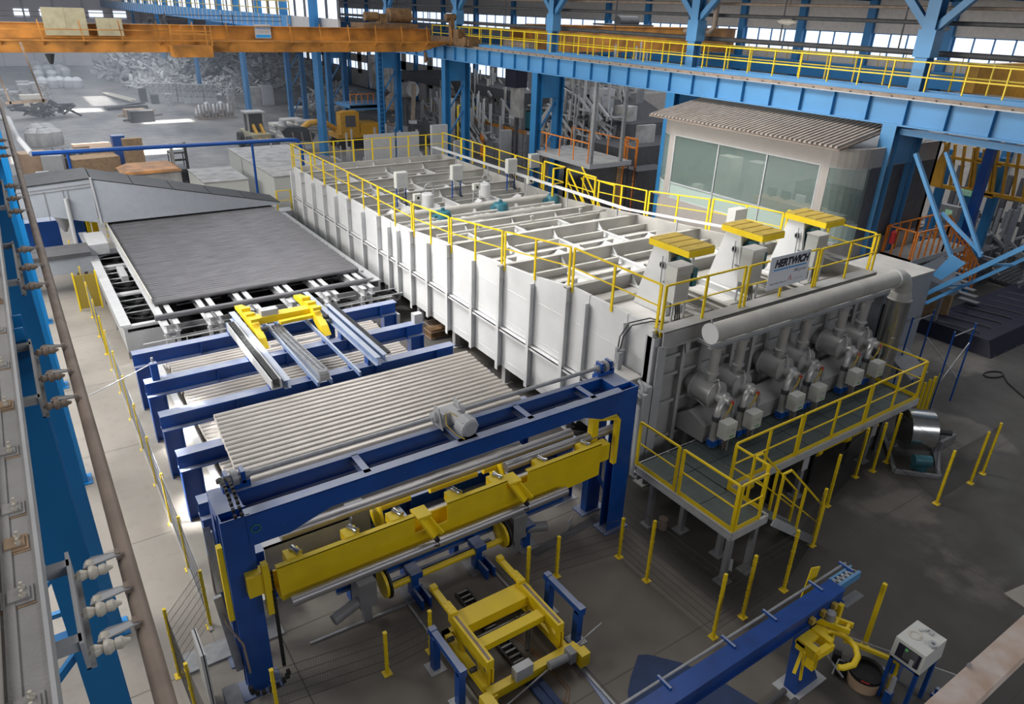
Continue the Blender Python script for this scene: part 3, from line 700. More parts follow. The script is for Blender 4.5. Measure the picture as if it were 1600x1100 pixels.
mb = MB(); mb.hexa([(-2.2, 43.95, 4.56), (3.1, 43.95, 4.87), (3.1, 46, 5.05), (-2.2, 46, 4.8), (-2.2, 43.95, 4.62), (3.1, 43.95, 4.93), (3.1, 46, 5.11), (-2.2, 46, 4.86)]); mb.build('top_sheet', 'dark', t)
for x in (1.8, 12.6): 
    mb = MB(); mb.tube((x, 43.8, 0), (x, 43.8, 4.0 if x < 3 else 2.4), 0.1, 8); mb.build('support_post', 'lgrey', t)
# lower duct
t = thing('return_duct', 'low light grey box duct crossing the aisle below the hood', 'duct', (0.5, 41.5, 1.2))
mb = MB(); mb.box(-2.2, 2.18, 40.3, 41.9, 1.05, 2.0); mb.build('duct_body', 'hood', t)
mb = MB(); mb.box(-2.2, 2.18, 40.2, 42.0, 2.0, 2.06); mb.box(-2.2, 2.18, 40.2, 40.3, 1.85, 2.0); mb.build('top_sheet', 'dgrey', t)
mb = MB(); mb.box(1.75, 1.9, 40.9, 41.1, 0, 1.05); mb.box(-1.6, -1.45, 40.9, 41.1, 0, 1.05); mb.build('leg', 'grey', t)
mb = MB(); mb.box(2.2, 3.1, 41.2, 43.7, 1.56, 2.1); tag(mb.build('end_box', 'lgrey', loc=(2.6, 42, 1.5)), 'grey sheet box joining hood and fan table at the left corner', 'box')
t = thing('machine_guard', 'dark yellow sheet guard standing under the low duct', 'guard', (1.3, 37.5, 0))
mb = MB(); mb.box(1.1, 2.0, 37.6, 37.64, 0.1, 1.75); mb.build('sheet', 'dkyel', t)
mb = MB(); mb.box(1.05, 1.12, 37.57, 37.67, 0, 1.9); mb.box(1.98, 2.05, 37.57, 37.67, 0, 1.9); mb.build('post', 'yellow', t)
t = thing('blue_hoist', 'blue machine body with white cone seen below the air hood', 'machine', (0.9, 48, 0))
mb = MB(); mb.box(-0.6, 1.3, 47.5, 48.5, 0, 2.0); mb.box(1.9, 2.6, 47.6, 48.4, 0, 2.1); mb.build('body', 'blue', t)
mb = MB(); mb.lathe([(0, 0.08), (0.9, 0.45), (0.95, 0.45)], (1.6, 47.5, 1.3), (0, 0, 1), 12); mb.build('cone', 'lgrey', t)
mb = MB(); mb.box(2.65, 2.85, 47, 48.6, 0, 2.4); mb.box(3.0, 3.3, 48.2, 48.6, 0, 2.2); mb.build('guard', 'yellow', t)
railing([(3.2, 50, 0), (8.5, 50, 0)], 'guard_railing', 'yellow railing on floor seen under left corner of the hood', h=2.2, posts=0.7)

# ================================================================ blue gantry
g = thing('lifting_gantry', 'tall blue four-legged gantry straddling the log line', 'gantry', (7, 12.3, 0))
GY, GB, GZ = 11.93, 12.95, 4.7
def bolts(mb, pts, ax, r=0.018):
    for p in pts: mb.lathe([(0, r), (0.015, r)], p, ax, 6)
for x0, x1, s in ((1.72, 2.28, 1), (11.95, 12.55, -1)):
    mb = MB()
    mb.box(x0, x1, GY, GY+0.03, 0.03, GZ); mb.box(x0, x1, GY+0.30, GY+0.33, 0.03, GZ)
    xw = x0+0.02 if s > 0 else x1-0.04
    mb.box(xw, xw+0.02, GY+0.03, GY+0.30, 0.03, GZ)
    bolts(mb, [(x1-0.07 if s < 0 else x0+0.07, GY, 0.5+k*0.35) for k in range(12)], (0, -1, 0))
    mb.build('column', 'blue', g)
    mb = MB(); mb.box(x0+0.05, x1-0.05, GB, GB+0.25, 0.03, GZ-0.05); mb.build('rear_column', 'blue', g)
    mb = MB(); mb.box(x0-0.15, x1+0.15, GY-0.12, GY+0.45, 0, 0.03); mb.build('foot_plate', 'blue', g)
    mb = MB(); mb.box(x0-0.15, x1+0.15, GB-0.1, GB+0.4, 0, 0.03); mb.build('foot_plate', 'blue', g)
    mb = MB(); mb.box(x0+0.02, x1-0.02, GY+0.33, GB, GZ-0.28, GZ-0.02); mb.build('top_tie', 'blue', g)
    mb = MB()
    for k in range(3): mb.bar((x0+0.3, GY+0.3, 0.8+k*1.3), (x0+0.3, GB+0.02, 1.5+k*1.3), 0.08, 0.08)
    mb.build('side_brace', 'blue', g)
# front beam : deep channel with haunches
mb = MB()
poly = [(2.2, GY-0.02, 4.68), (12.0, GY-0.02, 4.68), (12.0, GY-0.02, 4.05), (11.3, GY-0.02, 4.05), (10.7, GY-0.02, 4.28), (3.9, GY-0.02, 4.24), (3.0, GY-0.02, 3.95), (2.2, GY-0.02, 3.95)]
mb.prism(poly, (0, 0.03, 0)); mb.box(2.2, 12.0, GY-0.02, GY+0.22, 4.67, 4.70)
bolts(mb, [(2.6+k*0.75, GY-0.02, 4.45+0.08*(k % 2)) for k in range(13)], (0, -1, 0), 0.02)
bolts(mb, [(2.5, GY-0.02, 4.1), (2.9, GY-0.02, 4.2), (11.6, GY-0.02, 4.2), (11.8, GY-0.02, 4.5)], (0, -1, 0), 0.02)
mb.build('front_beam', 'blue', g)
mb = MB(); mb.ibeam((2.2, GB-0.1, GZ), (12.0, GB-0.1, GZ), 0.45, 0.16, 0.02); mb.build('rear_beam', 'blue', g)
for x in (4.8, 7.3, 9.1, 11.1):
    mb = MB(); mb.channel((x, GY+0.1, GZ), (x, GB-0.15, GZ), 0.2, 0.16 if x != 7.3 else 0.5, 0.015); mb.build('cross_tie', 'blue', g)
mb = MB(); mb.tube((2.5, GB+0.02, GZ+0.22), (6.8, GB+0.02, GZ+0.22), 0.055, 10); mb.tube((7.7, GB+0.02, GZ+0.22), (12.1, GB+0.02, GZ+0.22), 0.055, 10); mb.build('drive_shaft', 'zinc', g)
for x in (2.3, 12.2):
    mb = MB(); mb.box(x-0.28, x+0.28, GB-0.1, GB+0.1, GZ, GZ+0.16)
    mb.box(x-0.2, x-0.12, GB-0.1, GB+0.15, GZ+0.1, GZ+0.38); mb.box(x+0.12, x+0.2, GB-0.1, GB+0.15, GZ+0.1, GZ+0.38); mb.build('bearing_bracket', 'blue', g)
    mb = MB(); mb.tube((x-0.3, GB+0.02, GZ+0.22), (x+0.3, GB+0.02, GZ+0.22), 0.09, 12); mb.tube((x-0.06, GB+0.02, GZ+0.22), (x+0.06, GB+0.02, GZ+0.22), 0.17, 14); mb.build('sprocket', 'zinc', g)
# chain over left top
mb = MB()
for x in (2.0, 2.12):
    for k in range(14):
        y = GY-0.1+k*0.1; z = GZ+0.10+0.32*sin(pi*min(1, k/13))
        mb.cbox((x, y, z), 0.06, 0.08, 0.07)
for k in range(22): mb.cbox((2.5, GY-0.05, 0.5+k*0.125), 0.07, 0.06, 0.1)
for k in range(9):
    th = pi*k/8; mb.cbox((2.05+0.4*cos(th)+0.05, GY-0.35, 0.55-0.28*sin(th)), 0.08, 0.09, 0.09)
mb.build('lift_chain', 'black', g, kind='stuff')
mb = MB(); mb.path([(2.35+0.09*cos(a), GY-0.04, 4.35+0.09*sin(a)) for a in [k*pi/8 for k in range(17)]], 0.008, 5); mb.build('cable_coil', 'green', g)
for x in (1.75, 12.4):
    mb = MB(); mb.tube((x-0.08, GB+0.3, 1.0), (x-0.08, GB+0.3, 3.6), 0.08, 8); mb.build('counterweight_tube', 'zinc', g)
# grey cover strips and counterweight tray on the left side of the gantry
mb = MB(); mb.bar((1.6, 12.9, 4.0), (1.55, 12.15, 2.9), 0.14, 0.03); mb.bar((1.5, 12.4, 2.6), (1.65, 12.2, 0.6), 0.16, 0.1); mb.build('hose_guard', 'zinc', g)
mb = MB(); mb.path([(1.55, 12.9, 3.3), (1.5, 12.6, 2.6), (1.55, 12.2, 2.0), (1.75, 11.85, 1.6), (1.78, 11.8, 0.8)], 0.025, 6); mb.build('copper_hose', 'rust', g)
mb = MB(); mb.box(1.6, 1.7, GY+0.05, GY+0.2, 2.2, 4.1); mb.build('warning_strip', 'yellow', g)
mb = MB(); mb.box(0.95, 1.0, 11.6, 12.4, 0, 2.0); mb.box(0.9, 0.97, 11.6, 12.4, 0.6, 2.0); mb.build('side_panel', 'lgrey', g)
mb = MB(); mb.box(0.7, 2.9, 13.2, 13.8, 0, 0.06); mb.build('base_tray', 'zinc', g)
mb = MB(); mb.box(1.2, 1.5, 11.2, 12.0, 0.0, 0.5); mb.build('cable_tray', 'zinc', g)
# gear motor on top
t = thing('gear_motor', 'grey gear motor mounted on top of the blue gantry, above the logs', 'motor', (7.25, 12.7, GZ))
mb = MB(); mb.box(7.0, 7.5, GB-0.22, GB+0.14, GZ+0.02, GZ+0.38); mb.tube((6.85, GB+0.02, GZ+0.22), (7.0, GB+0.02, GZ+0.22), 0.14, 12); mb.tube((7.5, GB+0.02, GZ+0.22), (7.68, GB+0.02, GZ+0.22), 0.14, 12)
mb.prism([(6.95, GB-0.3, GZ), (6.95, GB+0.2, GZ), (6.95, GB+0.1, GZ+0.5), (6.95, GB-0.1, GZ+0.5)], (0.03, 0, 0)); mb.prism([(7.5, GB-0.3, GZ), (7.5, GB+0.2, GZ), (7.5, GB+0.12, GZ+0.55), (7.5, GB-0.1, GZ+0.5)], (0.03, 0, 0)); mb.build('gearbox', 'lgrey', t)
mb = MB(); mb.lathe([(0, 0.14), (0.3, 0.16), (0.32, 0.24), (0.62, 0.24), (0.66, 0.2), (0.66, 0.0)], (7.32, GB-0.2, GZ+0.26), (0.12, -1, -0.1), 18); mb.build('motor_housing', 'lgrey', t)
mb = MB()
for k in range(8): th = k*pi/4; mb.bar((7.36+0.245*cos(th), GB-0.55, GZ+0.22+0.245*sin(th)), (7.39+0.245*cos(th), GB-0.8, GZ+0.2+0.245*sin(th)), 0.02, 0.02)
mb.build('cooling_fin', 'lgrey', t, kind='stuff')
mb = MB(); mb.path([(7.1, GB-0.2, GZ+0.4), (7.0, GB-0.4, GZ+0.2), (7.1, GB-0.65, GZ+0.05), (7.2, GB-0.9, GZ+0.02)], 0.015, 5); mb.path([(7.2, GB-0.2, GZ+0.4), (7.15, GB-0.35, GZ+0.45), (7.25, GB-0.5, GZ+0.4)], 0.012, 5); mb.build('cable', 'dyellow', t)
# yellow lifting beam
t = thing('lifting_beam', 'long yellow beam with notches hung inside the blue gantry', 'beam', (7, 12, 2.3))
LY = 11.55
zt, zb = 3.5, 2.58
def xl(px, py): return U(px, py, y=LY)
top = [(2.55, 3.48), (4.08, 3.50), (4.08, 3.22), (5.0, 3.22), (5.0, 3.5)]
poly = [(2.55, 3.49), (5.62, 3.5), (5.62, 3.02), (6.45, 3.02), (6.45, 3.52), (8.1, 3.53), (8.1, 3.25), (8.7, 3.25), (8.7, 3.55), (11.05, 3.58), (11.05, 2.6), (9.8, 2.55), (9.8, 2.68), (2.58, 2.62)]
mb = MB(); mb.prism([(x, LY, z) for x, z in poly], (0, 0.02, 0))
mb.box(2.55, 5.62, LY, LY+0.12, 3.47, 3.5); mb.box(6.45, 8.1, LY, LY+0.12, 3.50, 3.53); mb.box(8.7, 11.05, LY, LY+0.12, 3.54, 3.57)
mb.box(2.55, 11.05, LY+0.4, LY+0.45, 2.65, 3.1); mb.box(2.55, 11.05, LY+0.02, LY+0.4, 2.68, 2.71)
mb.build('web_plate', 'yellow', t)
for x in (2.45, 11.05):
    s = 1 if x > 5 else -1
    mb = MB(); mb.bar((x, LY+0.3, 3.1), (x+0.45*s, LY+0.3, 3.1), 0.3, 0.5); mb.build('end_bracket', 'yellow', t)
    xx = x+0.5*s if x > 5 else 2.25
    mb = MB(); mb.box(xx+0.2, xx+0.32, GY-0.16, GY-0.02, 2.55, 3.95) if x > 5 else mb.box(2.3, 2.42, GY-0.3, GY-0.14, 2.3, 3.6)
    if x > 5:
        mb.box(xx-0.42, xx-0.22, GY+0.1, GY+0.3, 2.9, 4.0); mb.bar((xx-0.4, GY+0.2, 4.0), (xx+0.3, GY-0.06, 3.98), 0.2, 0.06)
    mb.build('guide_frame', 'yellow', t)
for x in (3.0, 4.25, 5.3, 6.8, 7.95, 9.3, 10.7):
    mb = MB(); mb.lathe([(0, 0.075), (0.03, 0.075), (0.12, 0.05), (0.22, 0.075), (0.25, 0.075)], (x-0.02, LY+0.38, 3.56), (0.45, -1, -0.1), 12); mb.build('roller', 'steel', t)
    mb = MB(); mb.prism([(x-0.2, LY+0.1, 3.3), (x+0.12, LY+0.1, 3.3), (x+0.12, LY+0.1, 3.52), (x-0.2, LY+0.1, 3.52)], (0, 0.32, 0.0)); mb.build('roller_bracket', 'yellow', t)
for x in (5.9, 8.35):
    mb = MB(); mb.box(x-0.25, x+0.1, LY-0.1, LY+0.3, 3.42, 3.48); mb.bar((x-0.15, LY-0.02, 3.45), (x+0.05, LY-0.35, 3.05), 0.2, 0.06); mb.bar((x+0.02, LY-0.1, 3.4), (x+0.2, LY-0.4, 3.1), 0.04, 0.12); mb.build('gripper_arm', 'yellow', t)
    mb = MB(); mb.tube((x+0.08, LY-0.4, 2.95), (x+0.08, LY-0.3, 2.95), 0.06, 8); mb.path([(x+0.08, LY-0.4, 2.95), (x+0.1, LY-0.42, 2.8), (x-0.05, LY-0.3, 2.78)], 0.015, 5); mb.build('sensor', 'ink', t)
for nm, y, z, x0, x1, r, lab in (('upper', 12.6, 3.40, 2.95, 10.87, 0.13, 'long grey log just under the front gantry beam, ending mid-air at right'), ('upper', 12.15, 3.43, 8.44, 11.98, 0.125, 'log resting on rollers behind the right third of the yellow beam'), ('lower', 11.3, 2.75, 2.70, 9.75, 0.115, 'log hanging along the lower front edge of the yellow beam')):
    mb = MB(); mb.tube((x0, y, z), (x1, y, z), r, 18); tag(mb.build('aluminium_log', 'alus', loc=(x0, y, z)), lab, 'log')
# pale logs lying under the gantry
for x0, x1, y, z, lab in ((3.2, 11.6, 13.0, 2.15, 'pale log seen between the two top beams of the gantry, farther one'), (3.1, 11.4, 12.55, 2.15, 'pale log seen between the two top beams of the gantry, nearer one'), (3.1, 11.9, 13.55, 1.7, 'pale log lying below and behind the blue gantry beam')):
    mb = MB(); mb.tube((x0, y, z), (x1, y, z), 0.12, 16); tag(mb.build('aluminium_log', 'alu', loc=(x0, y, z)), lab, 'log')
# ================================================================ things on the furnace roof
def text_mesh(name, txt, size, m, parent, origin, right=(1, 0, 0), up=(0, 0, 1), shear=0.0, bold=0.0, label=None, align='LEFT', sx=1.0):
    cu = bpy.data.curves.new(name+'_curve', 'FONT'); cu.body = txt; cu.size = size; cu.extrude = 0.0015; cu.offset = bold; cu.shear = shear; cu.align_x = align
    o = bpy.data.objects.new(name+'_tmp', cu); COL.objects.link(o)
    dg = bpy.context.evaluated_depsgraph_get(); me = bpy.data.meshes.new_from_object(o.evaluated_get(dg))
    bpy.data.objects.remove(o); me.name = name; me.materials.clear(); me.materials.append(M[m])
    r = Vector(right).normalized(); u = Vector(up).normalized(); n = r.cross(u)
    org = Vector(parent.get('_o') or (0, 0, 0)) if parent else Vector((0, 0, 0))
    for v in me.vertices:
        c = v.co; v.co = Vector(origin)+r*(c.x*sx)+u*c.y+n*c.z-org
    ob = bpy.data.objects.new(name, me); COL.objects.link(ob)
    if parent: ob.parent = parent
    if label: ob['label'] = label
    return ob
pos = ['nearest the furnace corner', 'middle one of three', 'farthest right of three']
for i, x in enumerate((16.36, 19.82, 23.3)):
    zb = 4.9
    t = thing('circulation_fan', 'yellow-capped white fan tower on furnace roof, '+pos[i], 'fan', (x+0.57, 15, zb), 'yellow capped fan towers')
    mb = MB(); mb.box(x, x+1.16, 14.15, 15.88, 7.02, 7.22); mb.build('cap', 'yellow', t)
    for k in range(4):
        y0 = 14.15+k*0.4325
        mb = MB(); mb.hexa([(x, y0+0.01, 7.22), (x+1.16, y0+0.01, 7.22), (x+1.16, y0+0.425, 7.22), (x, y0+0.425, 7.22), (x, y0+0.04, 7.262), (x+1.16, y0+0.04, 7.262), (x+1.16, y0+0.4, 7.262), (x, y0+0.4, 7.262)]); mb.build('cap_sheet', 'dyellow', t)
    mb = MB(); mb.hexa([(x-0.02, 14.75, zb), (x+0.15, 14.75, zb), (x+0.15, 16.25, zb), (x-0.02, 16.25, zb), (x+0.12, 15.1, 7.02), (x+0.2, 15.1, 7.02), (x+0.2, 15.75, 7.02), (x+0.12, 15.75, 7.02)]); mb.build('side_plate', 'white', t)
    mb = MB(); mb.hexa([(x+0.15, 15.4, zb), (x+1.0, 15.4, zb), (x+1.0, 16.2, zb), (x+0.15, 16.2, zb), (x+0.2, 15.2, 7.02), (x+0.95, 15.2, 7.02), (x+0.95, 15.75, 7.02), (x+0.2, 15.75, 7.02)]); mb.build('rear_frame', 'white', t)
    mb = MB(); mb.prism([(x+0.16, 14.75, zb), (x+0.16, 15.15, 6.6), (x+0.16, 15.0, zb+0.9)], (0.03, 0, 0)); mb.build('gusset', 'lgrey', t)
    mb = MB(); mb.lathe([(0, 0.3), (1.3, 0.3), (1.32, 0.22), (1.45, 0.2)], (x+0.62, 14.95, zb+0.45), (0, 0, 1), 18)
    mb.box(x+0.85, x+1.05, 14.6, 14.9, zb+0.9, zb+1.5)
    for k in range(10): th = k*pi/5; mb.bar((x+0.62+0.32*cos(th), 14.95+0.32*sin(th), zb+0.6), (x+0.62+0.32*cos(th), 14.95+0.32*sin(th), zb+1.6), 0.03, 0.03)
    mb.build('motor', 'teal', t)
    mb = MB(); mb.box(x+0.5, x+0.62, 14.58, 14.66, zb+1.2, zb+1.75); mb.tube((x+0.74, 14.6, zb+1.4), (x+0.74, 14.6, zb+1.9), 0.05, 8); mb.build('lubricator', 'lgrey', t)
    mb = MB(); mb.lathe([(0, 0.12), (0.02, 0.12), (0.02, 0.09), (0, 0.09)], (x+0.02, 15.2, 6.5), (-1, 0, 0), 12); mb.bar((x, 15.2, 6.8), (x-0.06, 15.1, 5.8), 0.03, 0.03); mb.bar((x-0.05, 15.05, 6.0), (x+0.12, 14.8, 5.95), 0.05, 0.05); mb.build('valve_rod', 'zinc', t)
    # cabinet in front on its own legs
    t = thing('control_cabinet', 'tall white electrical cabinet on two legs in front of fan tower, '+pos[i], 'cabinet', (x-0.35, 14.1, zb), 'cabinets before the fan towers')
    x -= 0.7
    mb = MB(); mb.box(x-0.0, x+0.62, 13.9, 14.35, 5.75, 6.9); mb.build('body', 'cabinet', t)
    mb = MB(); mb.box(x+0.04, x+0.58, 13.88, 13.9, 5.8, 6.84); mb.build('door', 'lgrey', t)
    mb = MB(); mb.box(x-0.03, x+0.65, 13.86, 14.38, 6.9, 6.93); mb.build('roof_sheet', 'lgrey', t)
    for a, b in ((x+0.02, 13.92), (x+0.56, 13.92), (x+0.02, 14.28), (x+0.56, 14.28)):
        mb = MB(); mb.box(a, a+0.05, b, b+0.05, zb, 5.75); mb.build('leg', 'lgrey', t)
    mb = MB()
    for k in range(3): mb.path([(x+0.2+k*0.08, 14.0, 5.75), (x+0.22+k*0.08, 13.95, 5.4), (x+0.3+k*0.1, 14.0, 5.1), (x+0.5+k*0.1, 14.2, 4.95)], 0.022, 6)
    mb.build('cable', 'black', t)
# channels and boxes lying on the near roof bay
mb = MB(); mb.channel((14.7, 14.3, 5.05), (24.8, 14.3, 5.05), 0.16, 0.3, 0.015); mb.channel((14.7, 16.7, 5.1), (24.8, 16.7, 5.1), 0.2, 0.5, 0.015); mb.build('fan_bearer', 'roofg', fur)
for x in (17.9, 18.3, 21.6, 22.0):
    mb = MB(); mb.ibeam((x, 13.3, 5.2), (x, 17.0, 5.2), 0.3, 0.16, 0.02); mb.build('fan_bearer', 'roofg', fur)
# control boxes in the middle of the roof
for i, (px, py, h) in enumerate(((627, 305, 0), (713, 292, 0), (798, 281, 0), (833, 272, 0))):
    c = U(px, py, z=4.75)
    lab = ['leftmost beside long left railing', 'second from the left railing', 'third from the left railing', 'rightmost beside the yellow gate'][i]
    t = thing('control_cabinet', 'small white control box on a blue stand mid furnace roof, '+lab, 'cabinet', (c[0], c[1], 4.1), 'control boxes mid roof')
    x, y = c[0], c[1]
    mb = MB(); mb.box(x-0.32, x+0.32, y-0.15, y+0.15, 5.15, 5.95); mb.build('body', 'cabinet', t)
    mb = MB(); mb.box(x-0.28, x+0.28, y-0.165, y-0.15, 5.2, 5.9); mb.build('door', 'lgrey', t)
    for s in (-0.28, 0.24):
        mb = MB(); mb.box(x+s, x+s+0.05, y-0.03, y+0.03, 4.15, 5.15); mb.build('leg', 'blue', t)
    mb = MB(); mb.bar((x-0.28, y, 4.6), (x+0.28, y, 4.6), 0.04, 0.04); mb.build('stand_bar', 'blue', t)
    mb = MB()
    for k in range(4): mb.path([(x-0.1+k*0.07, y, 5.15), (x-0.1+k*0.1, y-0.05, 4.8), (x-0.05+k*0.1, y-0.1, 4.4), (x+0.3, y-0.2, 4.2)], 0.018, 5)
    mb.build('cable', 'black', t)
for i, (px, py, mm, q) in enumerate(((652, 312, 'cabinet', 'left'), (744, 295, 'cabinet', 'middle'), (828, 285, 'cabinet', 'right'))):
    c = U(px, py, z=4.75); x, y = c[0], c[1]
    t = thing('isolator_switch', 'white isolator box with black knob on a post mid roof, %s one' % q, 'switch', (x, y, 4.0), 'isolator boxes mid roof')
    mb = MB(); mb.box(x-0.2, x+0.2, y-0.12, y+0.12, 4.7, 5.05); mb.build('body', 'cabinet', t)
    mb = MB(); mb.box(x-0.06, x+0.06, y-0.14, y-0.12, 4.8, 4.93); mb.build('knob', 'black', t)
    mb = MB(); mb.box(x-0.2, x-0.15, y-0.03, y+0.03, 3.9, 4.7); mb.path([(x, y, 4.7), (x+0.05, y-0.1, 4.4), (x+0.3, y-0.3, 4.3), (x+0.4, y-0.3, 4.1)], 0.025, 5); mb.build('post', 'lgrey', t)
for i, (px, py, q) in enumerate(((692, 333, 'left'), (782, 320, 'middle'), (863, 307, 'right'))):
    c = U(px, py, z=4.35); x, y = c[0], c[1]
    t = thing('fan_motor', 'dusty teal vertical motor between the roof beams, %s of three' % q, 'motor', (x, y, 3.9), 'teal motors mid roof')
    mb = MB(); mb.lathe([(0, 0.42), (0.3, 0.42), (0.45, 0.36), (0.5, 0.0)], (x, y, 4.0), (0, 0, 1), 18); mb.build('housing', 'teal', t)
    mb = MB(); mb.lathe([(0, 0.1), (0.12, 0.1)], (x, y, 4.5), (0, 0, 1), 10); mb.box(x-0.55, x-0.38, y-0.15, y+0.15, 4.05, 4.3); mb.build('terminal_box', 'teal', t)
for i, (px, py, q) in enumerate(((668, 300, 'left'), (757, 284, 'right'))):
    c = U(px+0, py+12, z=4.4); x, y = c[0], c[1]
    t = thing('valve_drum', 'round white valve drum with cable loop among roof beams, %s one' % q, 'drum', (x, y, 3.9))
    mb = MB(); mb.lathe([(0, 0.33), (0.75, 0.33), (0.8, 0.28), (0.8, 0)], (x, y, 3.95), (0, 0, 1), 16); mb.build('drum_body', 'white', t)
    mb = MB(); mb.path([(x+0.3*cos(a), y-0.2, 5.0+0.3*sin(a)) for a in [k*pi/8-pi/2 for k in range(14)]], 0.035, 6); mb.build('cable_loop', 'zinc', t)
t = thing('control_cabinet', 'white cabinet on blue legs standing behind second yellow cap, before the control room', 'cabinet', (23.4, 18.8, 4.8))
c = U(1205, 350, z=5.75); x, y = 23.4, 18.1
mb = MB(); mb.box(x-0.35, x+0.35, y-0.2, y+0.2, 5.95, 6.85); mb.build('body', 'cabinet', t)
mb = MB(); mb.box(x-0.34, x-0.28, y-0.1, y+0.1, 4.55, 5.95); mb.box(x+0.28, x+0.34, y-0.1, y+0.1, 4.55, 5.95); mb.box(x-0.3, x+0.3, y-0.03, y+0.03, 5.6, 5.66); mb.build('stand', 'blue', t)
# name board on the near railing
t = thing('name_board', 'white board with black company lettering hung on the railing over burners', 'sign', (19.85, 12.97, 5.9))
BY = FY0-0.12
bp = [(18.85, 5.88), (20.9, 5.90), (20.86, 6.98), (18.83, 6.98)]
mb = MB(); mb.prism([(x, BY, z) for x, z in bp], (0, 0.02, 0)); mb.build('board', 'signw', t)
text_mesh('lettering', 'HERTWICH', 0.345, 'ink', t, (19.06, BY-0.002, 6.62), shear=0.22, bold=0.02, sx=0.96)
mb = MB(); mb.box(19.05, 20.72, BY-0.006, BY-0.001, 6.50, 6.545); mb.build('underline', 'skyb', t)
text_mesh('lettering', 'SMS group', 0.15, 'greyink', t, (20.1, BY-0.002, 6.33), shear=0.25, bold=0.003)
mb = MB()
for s in (-1, 1): mb.prism([(19.98+s*0.09, BY-0.004, 6.06), (19.98+s*0.05, BY-0.004, 6.06), (19.98, BY-0.004, 6.24), (19.98+s*0.02, BY-0.004, 6.24)], (0, 0.002, 0))
mb.build('emblem', 'red', t)
mb = MB()
for k in range(24):
    if k % 7 != 6: mb.box(18.98+k*0.035, 18.98+k*0.035+0.024, BY-0.004, BY-0.001, 6.05, 6.075)
mb.build('small_print', 'ink', t)
mb = MB()
for k in range(14): mb.box(20.18+k*0.035, 20.18+k*0.035+0.022, BY-0.004, BY-0.001, 6.06, 6.078)
mb.build('small_print', 'greyink', t)
# pale cable tray along the right roof edge
t = thing('cable_duct', 'long white cable duct on short posts along the right roof edge', 'duct', (24.3, 30, 5))
mb = MB(); mb.bar((24.3, 45, 4.9), (24.3, 25.4, 5.05), 0.35, 0.05); mb.bar((24.3, 25.4, 5.05), (24.5, 18, 5.75), 0.3, 0.05); mb.bar((24.5, 18, 5.75), (24.6, 13.8, 5.8), 0.25, 0.05); mb.build('tray', 'white', t)
for y, z in ((19, 5.6), (22, 5.3), (26, 4.95), (30, 4.95), (34, 4.9), (38, 4.9), (42, 4.9)):
    mb = MB(); mb.box(24.27, 24.33, y-0.03, y+0.03, z-0.9, z); mb.build('post', 'lgrey', t)
# yellow access gate and stair on the right roof edge
def gate():
    t = thing('access_gate', 'cluster of yellow gate frames and stair rails at right roof edge below the mezzanine', 'railing', (25, 30.6, 5))
    def fr(p, q, z0, z1, nm='gate_frame'):
        mb = MB(); mb.bar((p[0], p[1], z0), (p[0], p[1], z1), 0.08, 0.08); mb.bar((q[0], q[1], z0), (q[0], q[1], z1), 0.08, 0.08); mb.bar((p[0], p[1], z1), (q[0], q[1], z1), 0.07, 0.07); mb.bar((p[0], p[1], (z0+z1)/2), (q[0], q[1], (z0+z1)/2), 0.04, 0.04); mb.build(nm, 'yellow', t)
    fr((25, 33.1), (25, 31.2), 4.3, 5.95); fr((24.2, 31.2), (25.0, 31.2), 4.3, 5.95)
    fr((25, 31.0), (25, 28.6), 4.3, 5.9)
    fr((26.2, 31.0), (26.2, 28.4), 3.4, 5.4)
    for x in (25.1, 26.1):
        mb = MB(); mb.bar((x, 31.1, 5.9), (x, 28.5, 3.2), 0.06, 0.06); mb.build('stair_rail', 'yellow', t)
        mb = MB(); mb.bar((x, 31.1, 5.3), (x, 28.7, 2.8), 0.045, 0.045); mb.build('stair_rail', 'yellow', t)
        mb = MB(); mb.bar((x, 31.1, 4.35), (x, 27.2, 0.1), 0.05, 0.2); mb.build('stringer', 'yellow', t)
gate()
